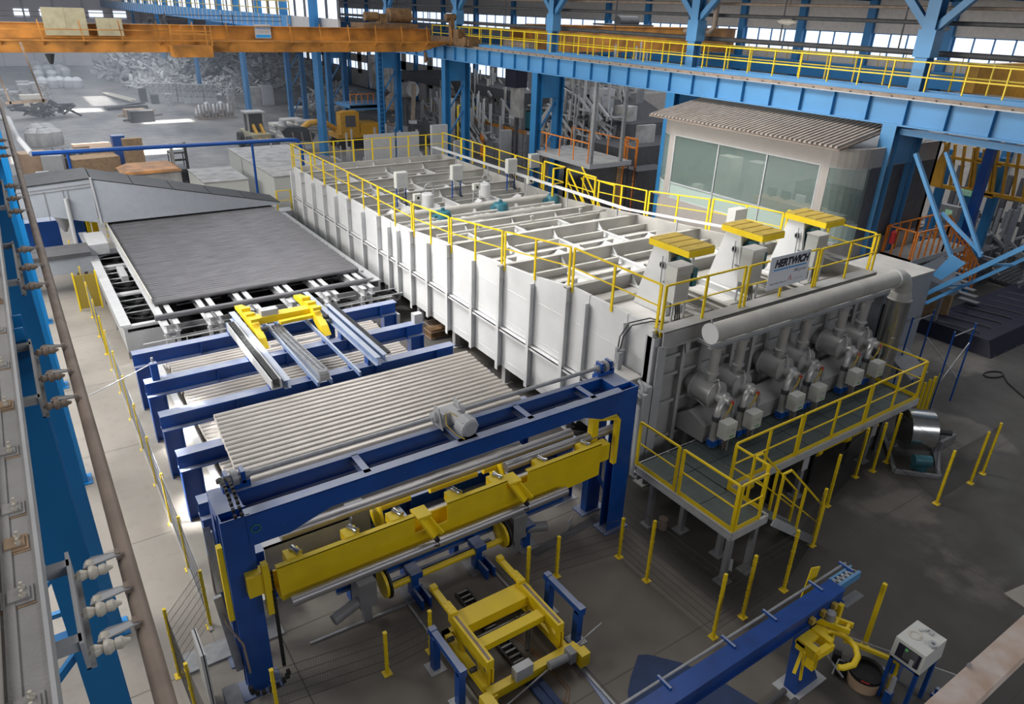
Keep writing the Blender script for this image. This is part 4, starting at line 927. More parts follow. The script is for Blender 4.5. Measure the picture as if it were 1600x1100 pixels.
# ================================================================ burners
bl = ['nearest furnace corner', 'second from furnace corner', 'third from furnace corner', 'fourth from furnace corner', 'fifth from furnace corner', 'farthest, beside the tall steel duct']
BX = [16.0, 17.15, 19.25, 20.4, 22.5, 23.8]
zc = 3.40
for i, x in enumerate(BX):
    t = thing('gas_burner', 'silver drum burner on the furnace end wall, '+bl[i], 'burner', (x, 12.6, 2), 'silver burners')
    dl = 0.0 if i % 2 == 0 else 0.1
    mb = MB(); mb.lathe([(0, 0.26), (0.25, 0.26), (0.27, 0.43), (0.33, 0.43), (0.33, 0.40), (1.02, 0.40), (1.05, 0.44), (1.10, 0.44), (1.1, 0.36), (1.14, 0.2), (1.14, 0)], (x, 13.08, zc), (0, -1, 0), 28); mb.build('drum', 'silver', t)
    mb = MB(); mb.tube((x, 12.3, zc+0.33), (x, 12.3, zc+0.62), 0.15, 14); mb.lathe([(0, 0.15), (0.02, 0.21), (0.06, 0.21), (0.08, 0.15), (0.85, 0.15), (0.87, 0.2), (0.93, 0.2), (0.95, 0.14), (1.6, 0.12)], (x, 12.3, zc+0.6), (0, -0.04, 1), 16); mb.build('flue_pipe', 'silver', t)
    mb = MB(); mb.lathe([(0, 0.2), (0.3, 0.22), (0.34, 0.16), (0.5, 0.13), (0.52, 0.0)], (x+0.02, 11.98, zc), (0, -1, 0), 16); mb.build('burner_head', 'silver', t)
    mb = MB(); mb.path([(x-0.05, 11.7, zc+0.02), (x-0.22, 11.62, zc-0.05), (x-0.36, 11.58, zc-0.22), (x-0.4, 11.57, zc-0.45), (x-0.4, 11.57, zc-1.45)], 0.105, 12); mb.build('air_elbow', 'silver', t)
    mb = MB(); mb.tube((x-0.4, 11.57, zc-0.55), (x-0.4, 11.57, zc-0.40), 0.125, 12); mb.build('coupling', 'dgrey', t)
    mb = MB(); mb.path([(x-0.1, 12.15, zc+0.42), (x-0.05, 11.98, zc+0.55), (x-0.1, 11.85, zc+0.35), (x-0.15, 11.85, zc-0.1)], 0.025, 6); mb.build('sight_pipe', 'silver', t)
    mb = MB(); mb.box(x+0.0, x+0.07, 11.38, 11.44, zc-0.04, zc+0.05); mb.build('ignition_head', 'red', t)
    mb = MB(); mb.path([(x+0.05, 11.42, zc), (x-0.05, 11.4, zc-0.25), (x-0.2, 11.4, zc-0.3), (x-0.25, 11.42, zc-0.5)], 0.02, 5); mb.path([(x+0.02, 11.42, zc+0.02), (x-0.1, 11.4, zc-0.2), (x-0.18, 11.4, zc-0.28)], 0.02, 5); mb.build('ignition_cable', 'dyellow', t)
    mb = MB(); mb.tube((x+0.1, 11.4, zc+0.05), (x+0.1, 11.4, zc-1.5), 0.035, 8)
    for k in range(3): mb.tube((x+0.1, 11.4, zc-0.3-k*0.35), (x+0.1, 11.4, zc-0.2-k*0.35), 0.06, 8)
    mb.build('gas_pipe', 'zinc', t)
    mb = MB(); mb.path([(x-0.4, 11.55, zc-0.9), (x-0.15, 11.5, zc-1.0), (x+0.02, 11.4, zc-1.2)], 0.02, 6)
    for k in range(5): mb.path([(x-0.3+k*0.06, 11.3, zc-1.0), (x-0.32+k*0.08, 11.28, zc-1.2), (x-0.2+k*0.05, 11.3, zc-1.48)], 0.012, 5)
    mb.build('hose', 'rust', t)
    mb = MB(); mb.cbox((x-0.4, 11.57, 1.98), 0.24, 0.24, 0.22); mb.cbox((x-0.12, 11.55, 2.0), 0.2, 0.2, 0.16); mb.build('valve', 'blue', t)
    mb = MB(); mb.tube((x+0.2, 11.5, 2.05), (x+0.35, 11.5, 2.15), 0.05, 8); mb.tube((x+0.28, 11.45, 2.1), (x+0.28, 11.55, 2.3), 0.04, 8); mb.build('regulator', 'dark', t)
    bx = x-0.55
    t2 = thing('burner_control_box', 'cream control box with small green print below silver burner, '+bl[i], 'box', (bx, 11.2, 2.5), 'burner control boxes')
    mb = MB(); mb.box(bx, bx+0.46, 11.02, 11.34, 2.48, 3.0); mb.build('body', 'cabinet', t2)
    mb = MB(); mb.box(bx+0.18, bx+0.38, 11.012, 11.02, 2.54, 2.58); mb.box(bx+0.26, bx+0.32, 11.012, 11.02, 2.75, 2.77); mb.build('green_print', 'green', t2)
    mb = MB(); mb.box(bx+0.4, bx+0.44, 11.2, 11.24, 1.9, 2.5); mb.build('mounting_post', 'zinc', t2)
t = thing('exhaust_manifold', 'long grey exhaust pipe with white end disc above six burners', 'pipe', (20, 12, 5.3))
mb = MB(); mb.lathe([(0, 0.28), (9.4, 0.29)], (15.25, 12.0, 5.60), (1, 0, 0), 28); mb.build('main_pipe', 'roofg', t)
for x in (17.5, 20.0, 22.4):
    mb = MB(); mb.lathe([(0, 0.283), (0.0, 0.296), (0.03, 0.296), (0.03, 0.283)], (x, 12, 5.6), (1, 0, 0), 28); mb.build('weld_ring', 'roofg', t)
mb = MB(); mb.lathe([(0, 0), (0, 0.305), (0.03, 0.305), (0.03, 0)], (15.22, 12.0, 5.60), (1, 0, 0), 28); mb.build('end_disc', 'white', t, label='white end disc')
mb = MB(); mb.lathe([(0, 0.33), (0.05, 0.33)], (24.62, 12.0, 5.6), (1, 0, 0), 28); mb.build('flange', 'white', t)
mb = MB(); mb.path([(24.67, 12, 5.6), (25.0, 12, 5.58), (25.25, 12, 5.45), (25.42, 12, 5.2), (25.47, 12, 4.9)], 0.31, 20); mb.build('elbow', 'roofg', t)
mb = MB(); mb.lathe([(0, 0.31), (0.1, 0.36), (0.25, 0.38), (0.3, 0.43), (0.34, 0.40)], (25.47, 12, 5.0), (0, 0, -1), 22); mb.build('reducer', 'roofg', t)
mb = MB(); mb.tube((25.47, 12, 4.68), (25.47, 12, 1.2), 0.40, 26); mb.tube((25.47, 12, 3.3), (25.47, 12, 3.27), 0.41, 26); mb.build('steel_duct', 'steel', t, label='shiny vertical steel duct')
mb = MB(); mb.ibeam((15.5, 12.15, 5.15), (24.9, 12.15, 5.15), 0.16, 0.14, 0.015)
for k in range(7): mb.bar((15.7+k*1.5, 12.15, 5.0), (15.7+k*1.5, 13.0, 5.0), 0.08, 0.1)
mb.build('support_beam', 'lgrey', t)
mb = MB(); mb.path([(15.25, 12.0, 5.9), (15.2, 12, 6.0), (15.22, 12, 6.03)], 0.02, 6); mb.build('lug', 'lgrey', t)
# grey slab housing behind duct
t = thing('recuperator_housing', 'big plain grey sheet-metal housing at the right end of furnace', 'housing', (27.2, 14, 0))
mb = MB(); mb.box(25.6, 29.0, 12.65, 14.9, 0.0, 4.95); mb.build('body', 'hood', t)
mb = MB(); mb.box(25.3, 29.02, 12.62, 15.0, 4.95, 5.0); mb.build('top_sheet', 'roofg', t)
mb = MB(); mb.box(25.75, 25.79, 12.6, 12.65, 1.0, 4.2); mb.box(26.4, 26.44, 12.6, 12.65, 0.5, 4.1); mb.build('seam_strip', 'black', t)
mb = MB(); mb.hexa([(26.9, 11.4, 1.2), (28.2, 11.4, 1.2), (28.2, 12.6, 1.9), (26.9, 12.6, 1.9), (26.9, 11.4, 1.25), (28.2, 11.4, 1.25), (28.2, 12.6, 1.95), (26.9, 12.6, 1.95)]); tag(mb.build('sloping_board', 'grey', loc=(27.5, 12, 1.2)), 'sloping grey board leaning beside the big grey housing', 'board')
t = thing('scaffold_frame', 'thin blue scaffold frame with grey rails right of the platform', 'scaffold', (29, 11, 0))
for x, y in ((27.6, 10.7), (29.2, 10.7), (27.6, 12.3), (29.2, 12.3)):
    mb = MB(); mb.tube((x, y, 0), (x, y, 3.4), 0.035, 8); mb.build('upright', 'blue', t)
for a, b in (((27.6, 10.7, 1.2), (29.2, 10.7, 2.6)), ((29.2, 10.7, 1.0), (29.2, 12.3, 2.2)), ((27.6, 10.7, 3.2), (29.2, 10.7, 3.2)), ((27.6, 12.3, 3.2), (29.2, 12.3, 3.2))):
    mb = MB(); mb.tube(a, b, 0.025, 6); mb.build('brace', 'zinc', t)

# ================================================================ burner platform
PZ = 1.9
t = thing('burner_platform', 'L-shaped steel grating platform on legs in front of the burners', 'platform', (18, 10.5, 0))
def grate(x0, x1, y0, y1):
    nx = max(1, round((x1-x0)/1.0)); 
    for i in range(nx):
        a = x0+(x1-x0)*i/nx; b = x0+(x1-x0)*(i+1)/nx
        mb = MB(); mb.box(a+0.012, b-0.012, y0, y1, PZ-0.04, PZ); mb.build('grating_panel', 'grat', t)
for y0, y1 in ((8.6, 9.8), (9.82, 11.0), (11.02, 12.1)): grate(13.05, 14.3, y0, y1)
grate(14.32, 24.3, 9.95, 11.0); grate(14.32, 24.3, 11.02, 12.1)
def beam(a, b): mb = MB(); mb.channel(a, b, 0.24, 0.08, 0.012); mb.build('edge_beam', 'lgrey', t)
beam((13.0, 8.55, PZ), (13.0, 12.1, PZ)); beam((13.0, 8.55, PZ), (14.4, 8.55, PZ)); beam((14.4, 8.55, PZ), (14.4, 9.9, PZ)); beam((14.4, 9.9, PZ), (24.35, 9.9, PZ)); beam((24.35, 9.9, PZ), (24.35, 12.1, PZ)); beam((13.0, 12.1, PZ), (24.35, 12.1, PZ))
for x, y in ((13.27, 11.55), (13.3, 8.75), (13.9, 10.85), (14.05, 9.55), (14.2, 8.7), (18.3, 10.1), (18.3, 12.0), (22.0, 10.1), (24.0, 10.1), (24.0, 12.0)):
    mb = MB(); mb.box(x-0.08, x+0.08, y-0.07, y+0.07, 0.03, PZ-0.24); mb.build('leg', 'grey', t)
    mb = MB(); mb.box(x-0.2, x+0.2, y-0.18, y+0.18, 0, 0.03); mb.build('foot_plate', 'grey', t)
def plat_rail(pts, lab, n=1.5, toe=0.13): railing(pts, 'guard_railing', lab, h=1.42, posts=n, toe=toe)
plat_rail([(13.02, 12.1, PZ), (13.02, 10.62, PZ)], 'yellow platform railing panel at the blue gantry, on the left arm, farther one', 1.6)
plat_rail([(13.02, 10.45, PZ), (13.02, 8.6, PZ)], 'yellow platform railing panel on left arm, ending at the near corner', 2)
plat_rail([(13.1, 8.57, PZ), (14.05, 8.57, PZ)], 'short yellow railing panel across the near end of platform arm', 1.2)
plat_rail([(14.38, 8.8, PZ), (14.38, 9.85, PZ)], 'short yellow railing panel between stair head and long walkway', 1.2)
for k, (a, b) in enumerate(((14.5, 17.4), (17.5, 20.95), (21.05, 24.2))):
    plat_rail([(a, 9.93, PZ), (b, 9.93, PZ)], 'yellow walkway railing panel before the burners, '+('nearest to the stairs', 'middle of three', 'farthest from the stairs')[k], 1.6)
plat_rail([(24.3, 9.95, PZ), (24.3, 12.0, PZ)], 'yellow railing panel closing the right end of burner walkway', 2.2)
# stairs
t = thing('platform_stairs', 'steel stairs with yellow handrails going down from the burner platform', 'stairs', (15.6, 8.8, 0))
for y in (8.35, 9.25):
    mb = MB(); mb.bar((14.4, y, PZ-0.1), (16.75, y, 0.1), 0.04, 0.24); mb.build('stringer', 'lgrey', t)
    mb = MB(); mb.bar((14.35, y, PZ+1.42), (14.7, y, PZ+1.42), 0.05, 0.05); mb.bar((14.7, y, PZ+1.42), (16.85, y, 1.25), 0.05, 0.05); mb.build('handrail', 'yellow', t)
    mb = MB(); mb.bar((14.5, y, PZ+0.75), (16.85, y, 0.65), 0.035, 0.035); mb.build('mid_rail', 'yellow', t)
    for x, z in ((14.4, PZ), (15.6, 1.0), (16.8, 0.0)):
        mb = MB(); mb.bar((x, y, z), (x, y, min(z+1.42, 3.32) if x < 16.5 else 1.25), 0.08, 0.05, up=(0, 1, 0)); mb.build('post', 'yellow', t)
for k in range(8):
    x = 14.55+k*0.29; z = PZ-0.22*(k+1)
    mb = MB(); mb.box(x, x+0.27, 8.38, 9.22, z-0.03, z); mb.build('step', 'grat', t)
# dark machinery under the platform
t = thing('valve_rack', 'dark gas valve rack with yellow pipework under the burner walkway', 'rack', (20, 11.2, 0))
mb = MB(); mb.tube((15.4, 10.3, 1.3), (23.6, 10.3, 1.3), 0.06, 8); mb.tube((19.5, 10.35, 1.15), (22.8, 10.35, 1.15), 0.10, 10); mb.build('gas_main', 'yellow', t)
for x in (16.0, 19.4, 21.0, 22.6):
    mb = MB(); mb.lathe([(-0.12, 0.1), (-0.1, 0.17), (0.1, 0.17), (0.12, 0.1)], (x, 10.35, 1.15), (1, 0, 0), 10); mb.build('regulator', 'yellow', t)
for x in (15.2, 17.2, 19.2, 21.2, 23.0):
    for y in (10.25, 12.2):
        mb = MB(); mb.box(x-0.04, x+0.04, y, y+0.1, 0, 1.3); mb.build('rack_post', 'black', t)
mb = MB(); mb.box(15, 23.2, 11.0, 12.3, 0.3, 0.9); mb.build('trough', 'dark', t)
for k, (x, y, lab) in enumerate(((18.25, 9.98, 'left'), (22.0, 9.98, 'right'))):
    mb = MB(); mb.box(x-0.15, x+0.15, y-0.01, y+0.01, 1.05, 1.5); tag(mb.build('warning_sign', 'lgrey', loc=(x, y, 1.05)), 'small white notice fixed to platform leg under the walkway, %s one' % lab, 'sign')
# big fan unit with a polished drum
t = thing('blower_unit', 'polished steel drum blower with teal motor on a low frame behind fence', 'blower', (23.7, 8.9, 0))
mb = MB(); mb.lathe([(0, 0.0), (0, 0.30), (0, 0.72), (0.85, 0.72), (0.85, 0.3), (0.85, 0)], (23.6, 9.75, 0.98), (0.75, -0.65, 0), 30); mb.build('drum', 'steel', t)
mb = MB(); mb.tube((23.9, 9.45, 0.98), (24.75, 8.7, 0.98), 0.1, 10); mb.build('shaft', 'dark', t)
mb = MB(); mb.lathe([(0, 0.2), (0.55, 0.2), (0.6, 0.1)], (22.85, 8.85, 0.45), (0.7, -0.6, 0), 14); mb.box(22.9, 23.3, 8.5, 8.9, 0.1, 0.3); mb.build('motor', 'teal', t)
mb = MB(); mb.bar((22.3, 9.1, 0.06), (23.3, 8.1, 0.06), 0.12, 0.12); mb.bar((23.3, 8.1, 0.06), (25.3, 9.4, 0.06), 0.12, 0.12); mb.bar((22.3, 9.1, 0.06), (24.2, 10.6, 0.06), 0.12, 0.12); mb.bar((24.6, 9.0, 0.1), (24.6, 9.0, 0.95), 0.1, 0.1); mb.bar((23.4, 8.2, 0.1), (24.6, 9.0, 0.9), 0.08, 0.08); mb.box(24.0, 25.0, 8.6, 8.7, 0.5, 0.9); mb.build('base_frame', 'grey', t)
# ================================================================ safety fences
def fence(pts, lab, h=2.0, skip=0, nh=6, dens=0.05, group=None, first=True, m='dark', basez=0.15, r=0.0016):
    """posts at every point, mesh panel between neighbours"""
    t = thing('safety_fence', lab, 'fence', (pts[0][0], pts[0][1], 0), group)
    for i, (x, y) in enumerate(pts):
        if i < skip: continue
        mb = MB(); mb.box(x-0.035, x+0.035, y-0.035, y+0.035, 0.015, h); mb.box(x-0.1, x+0.1, y-0.1, y+0.1, 0, 0.015)
        for k in range(4): mb.box(x-0.042, x+0.042, y-0.042, y+0.042, 0.3+k*0.5*h/2, 0.33+k*0.5*h/2)
        mb.build('post', 'yellow', t)
    for a, b in zip(pts, pts[1:]):
        mb = MB(); L = math.dist(a, b); zt = h-0.03
        for k in range(nh):
            z = basez+(zt-basez)*k/(nh-1); mb.bar((a[0], a[1], z), (b[0], b[1], z), 0.007, 0.009)
        n = int(L/dens)
        for k in range(n+1):
            x = a[0]+(b[0]-a[0])*k/n; y = a[1]+(b[1]-a[1])*k/n
            mb.box(x-r, x+r, y-r, y+r, basez, zt)
        mb.build('mesh_panel', m, t, kind='stuff')
    return t
def P0(px, py): c = U(px, py, z=0); return (c[0], c[1])
fence([P0(434, 1112), P0(605, 1052), P0(672.5, 1017)], 'low wire fence with yellow posts before the left gantry leg, left of the yellow cart', h=1.25, nh=5)
fence([P0(823.5, 917), P0(869, 900), P0(967, 870)], 'wire fence from the yellow cart to the foot of the right gantry leg', h=1.35, nh=5)
fence([P0(967, 870), P0(1010, 907), P0(1114, 995)], 'wire fence with tall yellow posts, from right gantry leg towards the camera', skip=1, h=2.0, nh=9)
fence([P0(1114, 995), P0(1160, 964), P0(1224, 922), P0(1268, 852)], 'wire fence with tall yellow posts passing in front of the platform stairs', skip=1, h=2.0, nh=8)
fence([P0(1292, 790), P0(1336, 745), P0(1363, 736)], 'dark wire fence under the burner walkway, between its legs', h=1.9, nh=4, dens=0.04)
fence([P0(1463, 787), P0(1516, 755), P0(1535, 740)], 'dark wire fence at the far right beside the blower unit', h=2.0, nh=3, dens=0.03)
t = fence([P0(1463, 787), P0(1385, 722)], 'dark wire fence joining walkway and far right fence, before the blower', skip=1, h=1.95, nh=3, dens=0.05)
t = thing('yellow_post_group', 'tight row of four yellow posts behind the blower at end of walkway', 'post', (26.4, 10.6, 0))
for k in range(4):
    mb = MB(); c = P0(1428+k*8, 655-k*5); mb.box(c[0]-0.04, c[0]+0.04, c[1]-0.04, c[1]+0.04, 0, 1.6); mb.build('post', 'yellow', t)
c = P0(1350, 1010); mb = MB(); mb.box(c[0]-0.045, c[0]+0.045, c[1]-0.045, c[1]+0.045, 0.015, 2.0); mb.box(c[0]-0.1, c[0]+0.1, c[1]-0.1, c[1]+0.1, 0, 0.015)
tag(mb.build('fence_post', 'yellow', loc=(c[0], c[1], 0)), 'lone yellow fence post left of the grey cabinet on blue stand', 'post')
# long side fence along the left aisle
pts = [P0(126, 700-1)] 
fence([(1.48, 30.2), (1.48, 28.0), (1.48, 25.7), (1.48, 23.4), (1.48, 21.1), (1.48, 18.9), (1.48, 16.7), (1.48, 14.4)], 'pale side fence with yellow posts along the left ends of blue frames', h=1.75, nh=5, m='lgrey', basez=0.1)
fence([(1.48, 44.0), (1.48, 41.5), (1.48, 39.0), (1.48, 36.5), (1.48, 34.0), (1.48, 31.9)], 'side fence with yellow posts along the left side of fan table', h=1.75, nh=5, m='grey', basez=0.1)
fence([(0.55, 13.3), (0.62, 11.6), (0.75, 9.9), (1.5, 9.2)], 'leaning wire gate with dark frame left of the left gantry leg', h=2.0, nh=7, m='dark')
fence([(1.48, 14.4), (0.55, 13.3)], 'short wire fence panel joining left side fence and the dark gate', skip=2, h=1.8, nh=8, m='dark')
mb = MB(); mb.box(1.42, 1.5, 14.2, 30.3, 0, 0.06); mb.box(1.45, 2.9, 13.4, 30.4, 0, 0.03); tag(mb.build('base_strip', 'padc', loc=(2, 22, 0)), 'pale raised floor strip under the left ends of blue frames', 'floor strip')
# ================================================================ lower conveyor below the yellow beam
t = thing('chain_conveyor', 'blue footed conveyor with yellow shafts and wheel discs below the yellow beam', 'conveyor', (7, 12.8, 0))
for x in (6.1, 8.0, 9.6):
    mb = MB(); mb.box(x-0.1, x+0.1, 12.62, 12.86, 0.03, 0.78); mb.box(x-0.16, x+0.16, 12.5, 12.95, 0.68, 0.86); mb.build('leg', 'blue', t)
    mb = MB(); mb.box(x-0.3, x+0.3, 12.45, 13.05, 0, 0.03); mb.build('foot_plate', 'grey', t)
mb = MB(); mb.ibeam((4.2, 13.1, 0.95), (11.2, 13.1, 0.95), 0.25, 0.15, 0.015); mb.build('rear_beam', 'blue', t)
mb = MB(); mb.bar((5.3, 13.0, 0.42), (8.6, 13.0, 0.42), 0.1, 0.16); mb.build('front_beam', 'blue', t)
for a, b in ((5.4, 5.95), (6.2, 7.9), (8.15, 8.8)):
    mb = MB(); mb.tube((a, 12.62, 0.68), (b, 12.62, 0.68), 0.085, 12); mb.build('shaft', 'yellow', t)
for a, b in ((5.5, 6.35), (6.9, 8.3), (8.5, 9.1)):
    mb = MB(); mb.tube((a, 13.3, 2.62), (b, 13.3, 2.62), 0.1, 12); mb.build('upper_shaft', 'yellow', t)
for x in (5.25, 8.75):
    mb = MB(); mb.lathe([(0, 0.12), (0.02, 0.36), (0.09, 0.36), (0.11, 0.12)], (x-0.05, 12.7, 0.8), (1, 0, 0), 22); mb.build('wheel_disc', 'yellow', t)
    mb = MB(); mb.lathe([(0, 0.34), (0, 0.40), (0.05, 0.40), (0.05, 0.34)], (x+0.07, 12.7, 0.8), (1, 0, 0), 22); mb.build('drive_chain', 'black', t)
    mb = MB(); mb.lathe([(0, 0.1), (0.02, 0.4), (0.08, 0.4), (0.1, 0.1)], (x+0.15, 13.3, 2.45), (1, 0, 0), 20); mb.build('upper_disc', 'yellow', t)
for x, y, s in ((4.75, 12.6, -1), (9.25, 12.7, 1)):
    mb = MB(); mb.box(x-0.22, x+0.22, y-0.2, y+0.35, 0.55, 1.3); mb.tube((x, y, 0.75), (x+0.9*s, y-0.2, 0.62), 0.14, 12); mb.box(x-0.1, x+0.1, y-0.1, y+0.1, 0, 0.55); mb.build('gear_drive', 'grey', t)
for x in (4.7, 6.2, 7.7, 9.4):
    mb = MB(); mb.bar((x, 13.0, 1.9), (x, 14.0, 1.9), 0.14, 0.35); mb.box(x-0.07, x+0.07, 13.3, 13.6, 0, 1.72); mb.build('log_arm', 'blue', t)
mb = MB(); mb.box(2.9, 4.3, 13.4, 14.1, 1.75, 1.9); mb.box(2.7, 11.4, 12.9, 13.15, 1.5, 1.85); mb.build('transfer_beam', 'blue', t)
mb = MB(); mb.box(4.75, 5.2, 13.1, 13.6, 2.2, 2.85); mb.box(4.4, 4.75, 13.25, 13.45, 2.3, 2.5); mb.build('upper_gear_drive', 'grey', t)
mb = MB(); mb.box(2.7, 4.7, 13.15, 13.2, 2.1, 2.75); mb.box(2.7, 4.7, 13.15, 13.5, 2.72, 2.75); mb.build('log_tray', 'lgrey', t)
t = thing('floor_sensor', 'small red-topped device on the floor beside a blue conveyor foot', 'sensor', (6.55, 12.3, 0))
mb = MB(); mb.box(6.5, 6.62, 12.2, 12.35, 0, 0.12); mb.build('base', 'lgrey', t)
mb = MB(); mb.box(6.5, 6.6, 12.36, 12.5, 0, 0.22); mb.build('body', 'red', t)
mb = MB(); mb.cbox((11.2, 12.7, 0), 0.3, 0.02, 0.28, 0.5); tag(mb.build('paper_sheet', 'lgrey', loc=(11.2, 12.7, 0)), 'white paper sheet at the foot of right blue column', 'paper')
mb = MB(); mb.lathe([(0, 0.14), (0.35, 0.14)], (13.5, 11.2, 0), (0, 0, 1), 14); tag(mb.build('rusty_drum', 'rust', loc=(13.5, 11.2, 0)), 'small rusty round tub on the floor below the platform', 'drum')
mb = MB(); mb.cbox((13.95, 9.1, 0.005), 0.5, 0.25, 0.01, 0.6); tag(mb.build('glass_scrap', 'lgrey', loc=(13.95, 9.1, 0)), 'clear plastic scrap lying on the floor by a platform leg', 'scrap')
# floor channels and hoses
for k, (a, b, w, m, lab) in enumerate((((9.6, 12.3), (12.3, 12.6), 0.28, 'dgrey', 'dark steel floor plate strip running under the gantry to the right'), ((8.36, 8.9), (8.1, 6.9), 0.12, 'blue', 'narrow blue floor channel leading off from the yellow cart'), ((5.5, 8.9), (5.5, 7.4), 0.1, 'blue', 'narrow blue floor channel below the left cart wheel'))):
    mb = MB(); mb.bar((a[0], a[1], 0.006), (b[0], b[1], 0.006), w, 0.012); tag(mb.build('floor_channel', m, loc=(a[0], a[1], 0)), lab, 'channel')
t = thing('floor_rail', 'pale steel rail on the floor that the yellow cart runs on, right one', 'rail', (8.3, 9, 0))
mb = MB(); mb.bar((8.28, 12.6, 0.03), (8.28, 6.8, 0.03), 0.05, 0.06); mb.build('rail', 'zinc', t)
t = thing('floor_rail', 'pale steel rail on the floor that the yellow cart runs on, left one', 'rail', (5.8, 9, 0))
mb = MB(); mb.bar((5.8, 12.6, 0.03), (5.8, 6.8, 0.03), 0.05, 0.06); mb.build('rail', 'zinc', t)
for (cx, cy, lab) in ((8.1, 12.35, 'right'), (6.15, 12.3, 'left')):
    t = thing('rail_stop', 'blue rail buffer on the floor before the yellow cart, %s one' % lab, 'buffer', (cx, cy, 0), 'rail buffers')
    mb = MB(); mb.box(cx-0.14, cx-0.08, cy-0.2, cy+0.3, 0, 0.32); mb.box(cx+0.08, cx+0.14, cy-0.2, cy+0.3, 0, 0.32); mb.box(cx-0.14, cx+0.14, cy+0.3, cy+0.36, 0, 0.34); mb.build('frame', 'blue', t)
t = thing('floor_energy_chain', 'black ladder-like energy chain lying on the floor under the yellow cart', 'chain', (7.1, 10, 0))
mb = MB()
for k in range(19):
    y = 12.0-k*0.17
    mb.box(6.98, 7.3, y, y+0.06, 0.04, 0.10)
for x in (6.97, 7.3): mb.box(x-0.02, x+0.02, 8.9, 12.1, 0.01, 0.11)
mb.build('chain_link', 'dark', t, kind='stuff')
mb = MB()
for k in range(19): mb.box(7.0, 7.28, 12.01-k*0.17, 12.05-k*0.17, 0.10, 0.115)
mb.build('link_bar', 'zinc', t, kind='stuff')
mb = MB(); mb.box(6.95, 7.32, 8.0, 8.9, 0.0, 0.1); mb.box(7.15, 7.3, 7.9, 8.7, 0.1, 0.14); mb.build('chain_trough', 'bluemat', t)
mb = MB()
for dx in (0, 0.07): mb.path([(7.5+dx, 10.3, 0.015), (7.62+dx, 9.3, 0.015), (7.66+dx, 8.3, 0.015), (7.4+dx, 8.1-dx, 0.015), (7.3, 8.2-dx, 0.015)], 0.008, 5)
tag(mb.build('copper_pipe', 'orange', loc=(7.5, 9, 0)), 'thin copper pipes bent along the floor beside the energy chain', 'pipe')
mb = MB(); mb.bar((3.3, 12.6, 0.02), (6.2, 12.5, 0.02), 0.06, 0.04); tag(mb.build('grey_conduit', 'zinc', loc=(4, 12.5, 0)), 'straight grey conduit on the floor left of the gear drives', 'conduit')
mb = MB(); mb.tube((5.9, 8.6, 0.05), (9.2, 9.0, 0.55), 0.022, 8); tag(mb.build('cross_rod', 'zinc', loc=(6.5, 8.7, 0)), 'thin steel rod slanting across the near end of the yellow cart', 'rod')
# ================================================================ yellow lift cart
t = thing('log_transfer_cart', 'yellow lifting cart with two arms standing on floor rails', 'cart', (7.1, 10.2, 0))
ZA = 1.02
for x, s in ((6.14, -1), (8.06, 1)):
    mb = MB(); mb.box(x-0.09, x+0.09, 9.15, 10.85, ZA-0.26, ZA); mb.prism([(x-0.07, 9.3, ZA-0.26), (x-0.07, 10.7, ZA-0.26), (x-0.07, 10.2, ZA-0.42), (x-0.07, 9.7, ZA-0.42)], (0.14, 0, 0)); mb.build('lift_beam', 'yellow', t)
    mb = MB(); mb.box(x-0.03, x+0.03, 9.2, 10.65, ZA, ZA+0.012); mb.build('wear_strip', 'rust', t)
    mb = MB(); mb.box(x-0.11, x+0.09, 10.7, 11.1, ZA-0.02, ZA+0.06); mb.bar((x-0.02, 11.0, ZA+0.0), (x-0.02, 11.75, ZA+0.0), 0.15, 0.1); mb.box(x-0.1, x+0.06, 11.6, 11.75, ZA+0.05, ZA+0.1)
    bolts(mb, [(x-0.06+0.1*(k % 2), 10.75+0.08*k, ZA+0.06) for k in range(5)], (0, 0, 1), 0.015); mb.build('arm', 'yellow', t)
    mb = MB(); mb.box(x+s*0.1-0.09, x+s*0.1+0.09, 8.8, 11.0, 0.16, 0.34); mb.build('base_beam', 'yellow', t)
    for y in (9.5, 10.5):
        mb = MB(); mb.bar((x-0.05, y-0.3, 0.34), (x-0.05, y+0.2, ZA-0.26), 0.06, 0.09); mb.build('scissor_arm', 'yellow', t)
        mb = MB(); mb.tube((x+s*0.14, y, 0.55), (x+s*0.3, y, 0.55), 0.06, 10); mb.build('guide_roller', 'dark', t)
    for y in (8.95, 10.85):
        mb = MB(); mb.tube((x+s*0.14-0.05, y, 0.17), (x+s*0.14+0.05, y, 0.17), 0.11, 16); mb.build('wheel', 'dark', t)
    mb = MB(); mb.box(x-0.06, x-0.01, 9.12, 9.25, 0.35, ZA-0.26); mb.box(x+0.03, x+0.08, 9.12, 9.25, 0.35, ZA-0.26); mb.build('guide_strut', 'yellow', t)
for y, w in ((10.62, 0.5), (9.78, 0.26)):
    mb = MB(); mb.box(6.2, 8.0, y-w/2, y+w/2, ZA-0.3, ZA-0.12)
    if w > 0.3: mb.box(6.2, 8.0, y-w/2-0.02, y-w/2, ZA-0.4, ZA-0.12)
    mb.build('cross_beam', 'yellow', t)
mb = MB(); mb.box(5.95, 8.25, 8.85, 9.05, 0.16, 0.40); mb.build('end_beam', 'yellow', t)
mb = MB(); mb.box(5.95, 8.25, 10.85, 11.0, 0.16, 0.34); mb.build('end_beam', 'yellow', t)
mb = MB(); mb.box(8.2, 8.45, 8.5, 8.75, 0.14, 0.5); mb.bar((8.25, 9.0, 0.35), (8.35, 8.55, 0.35), 0.2, 0.2); mb.box(5.7, 5.95, 8.4, 8.9, 0.14, 0.5); mb.build('wheel_box', 'yellow', t)
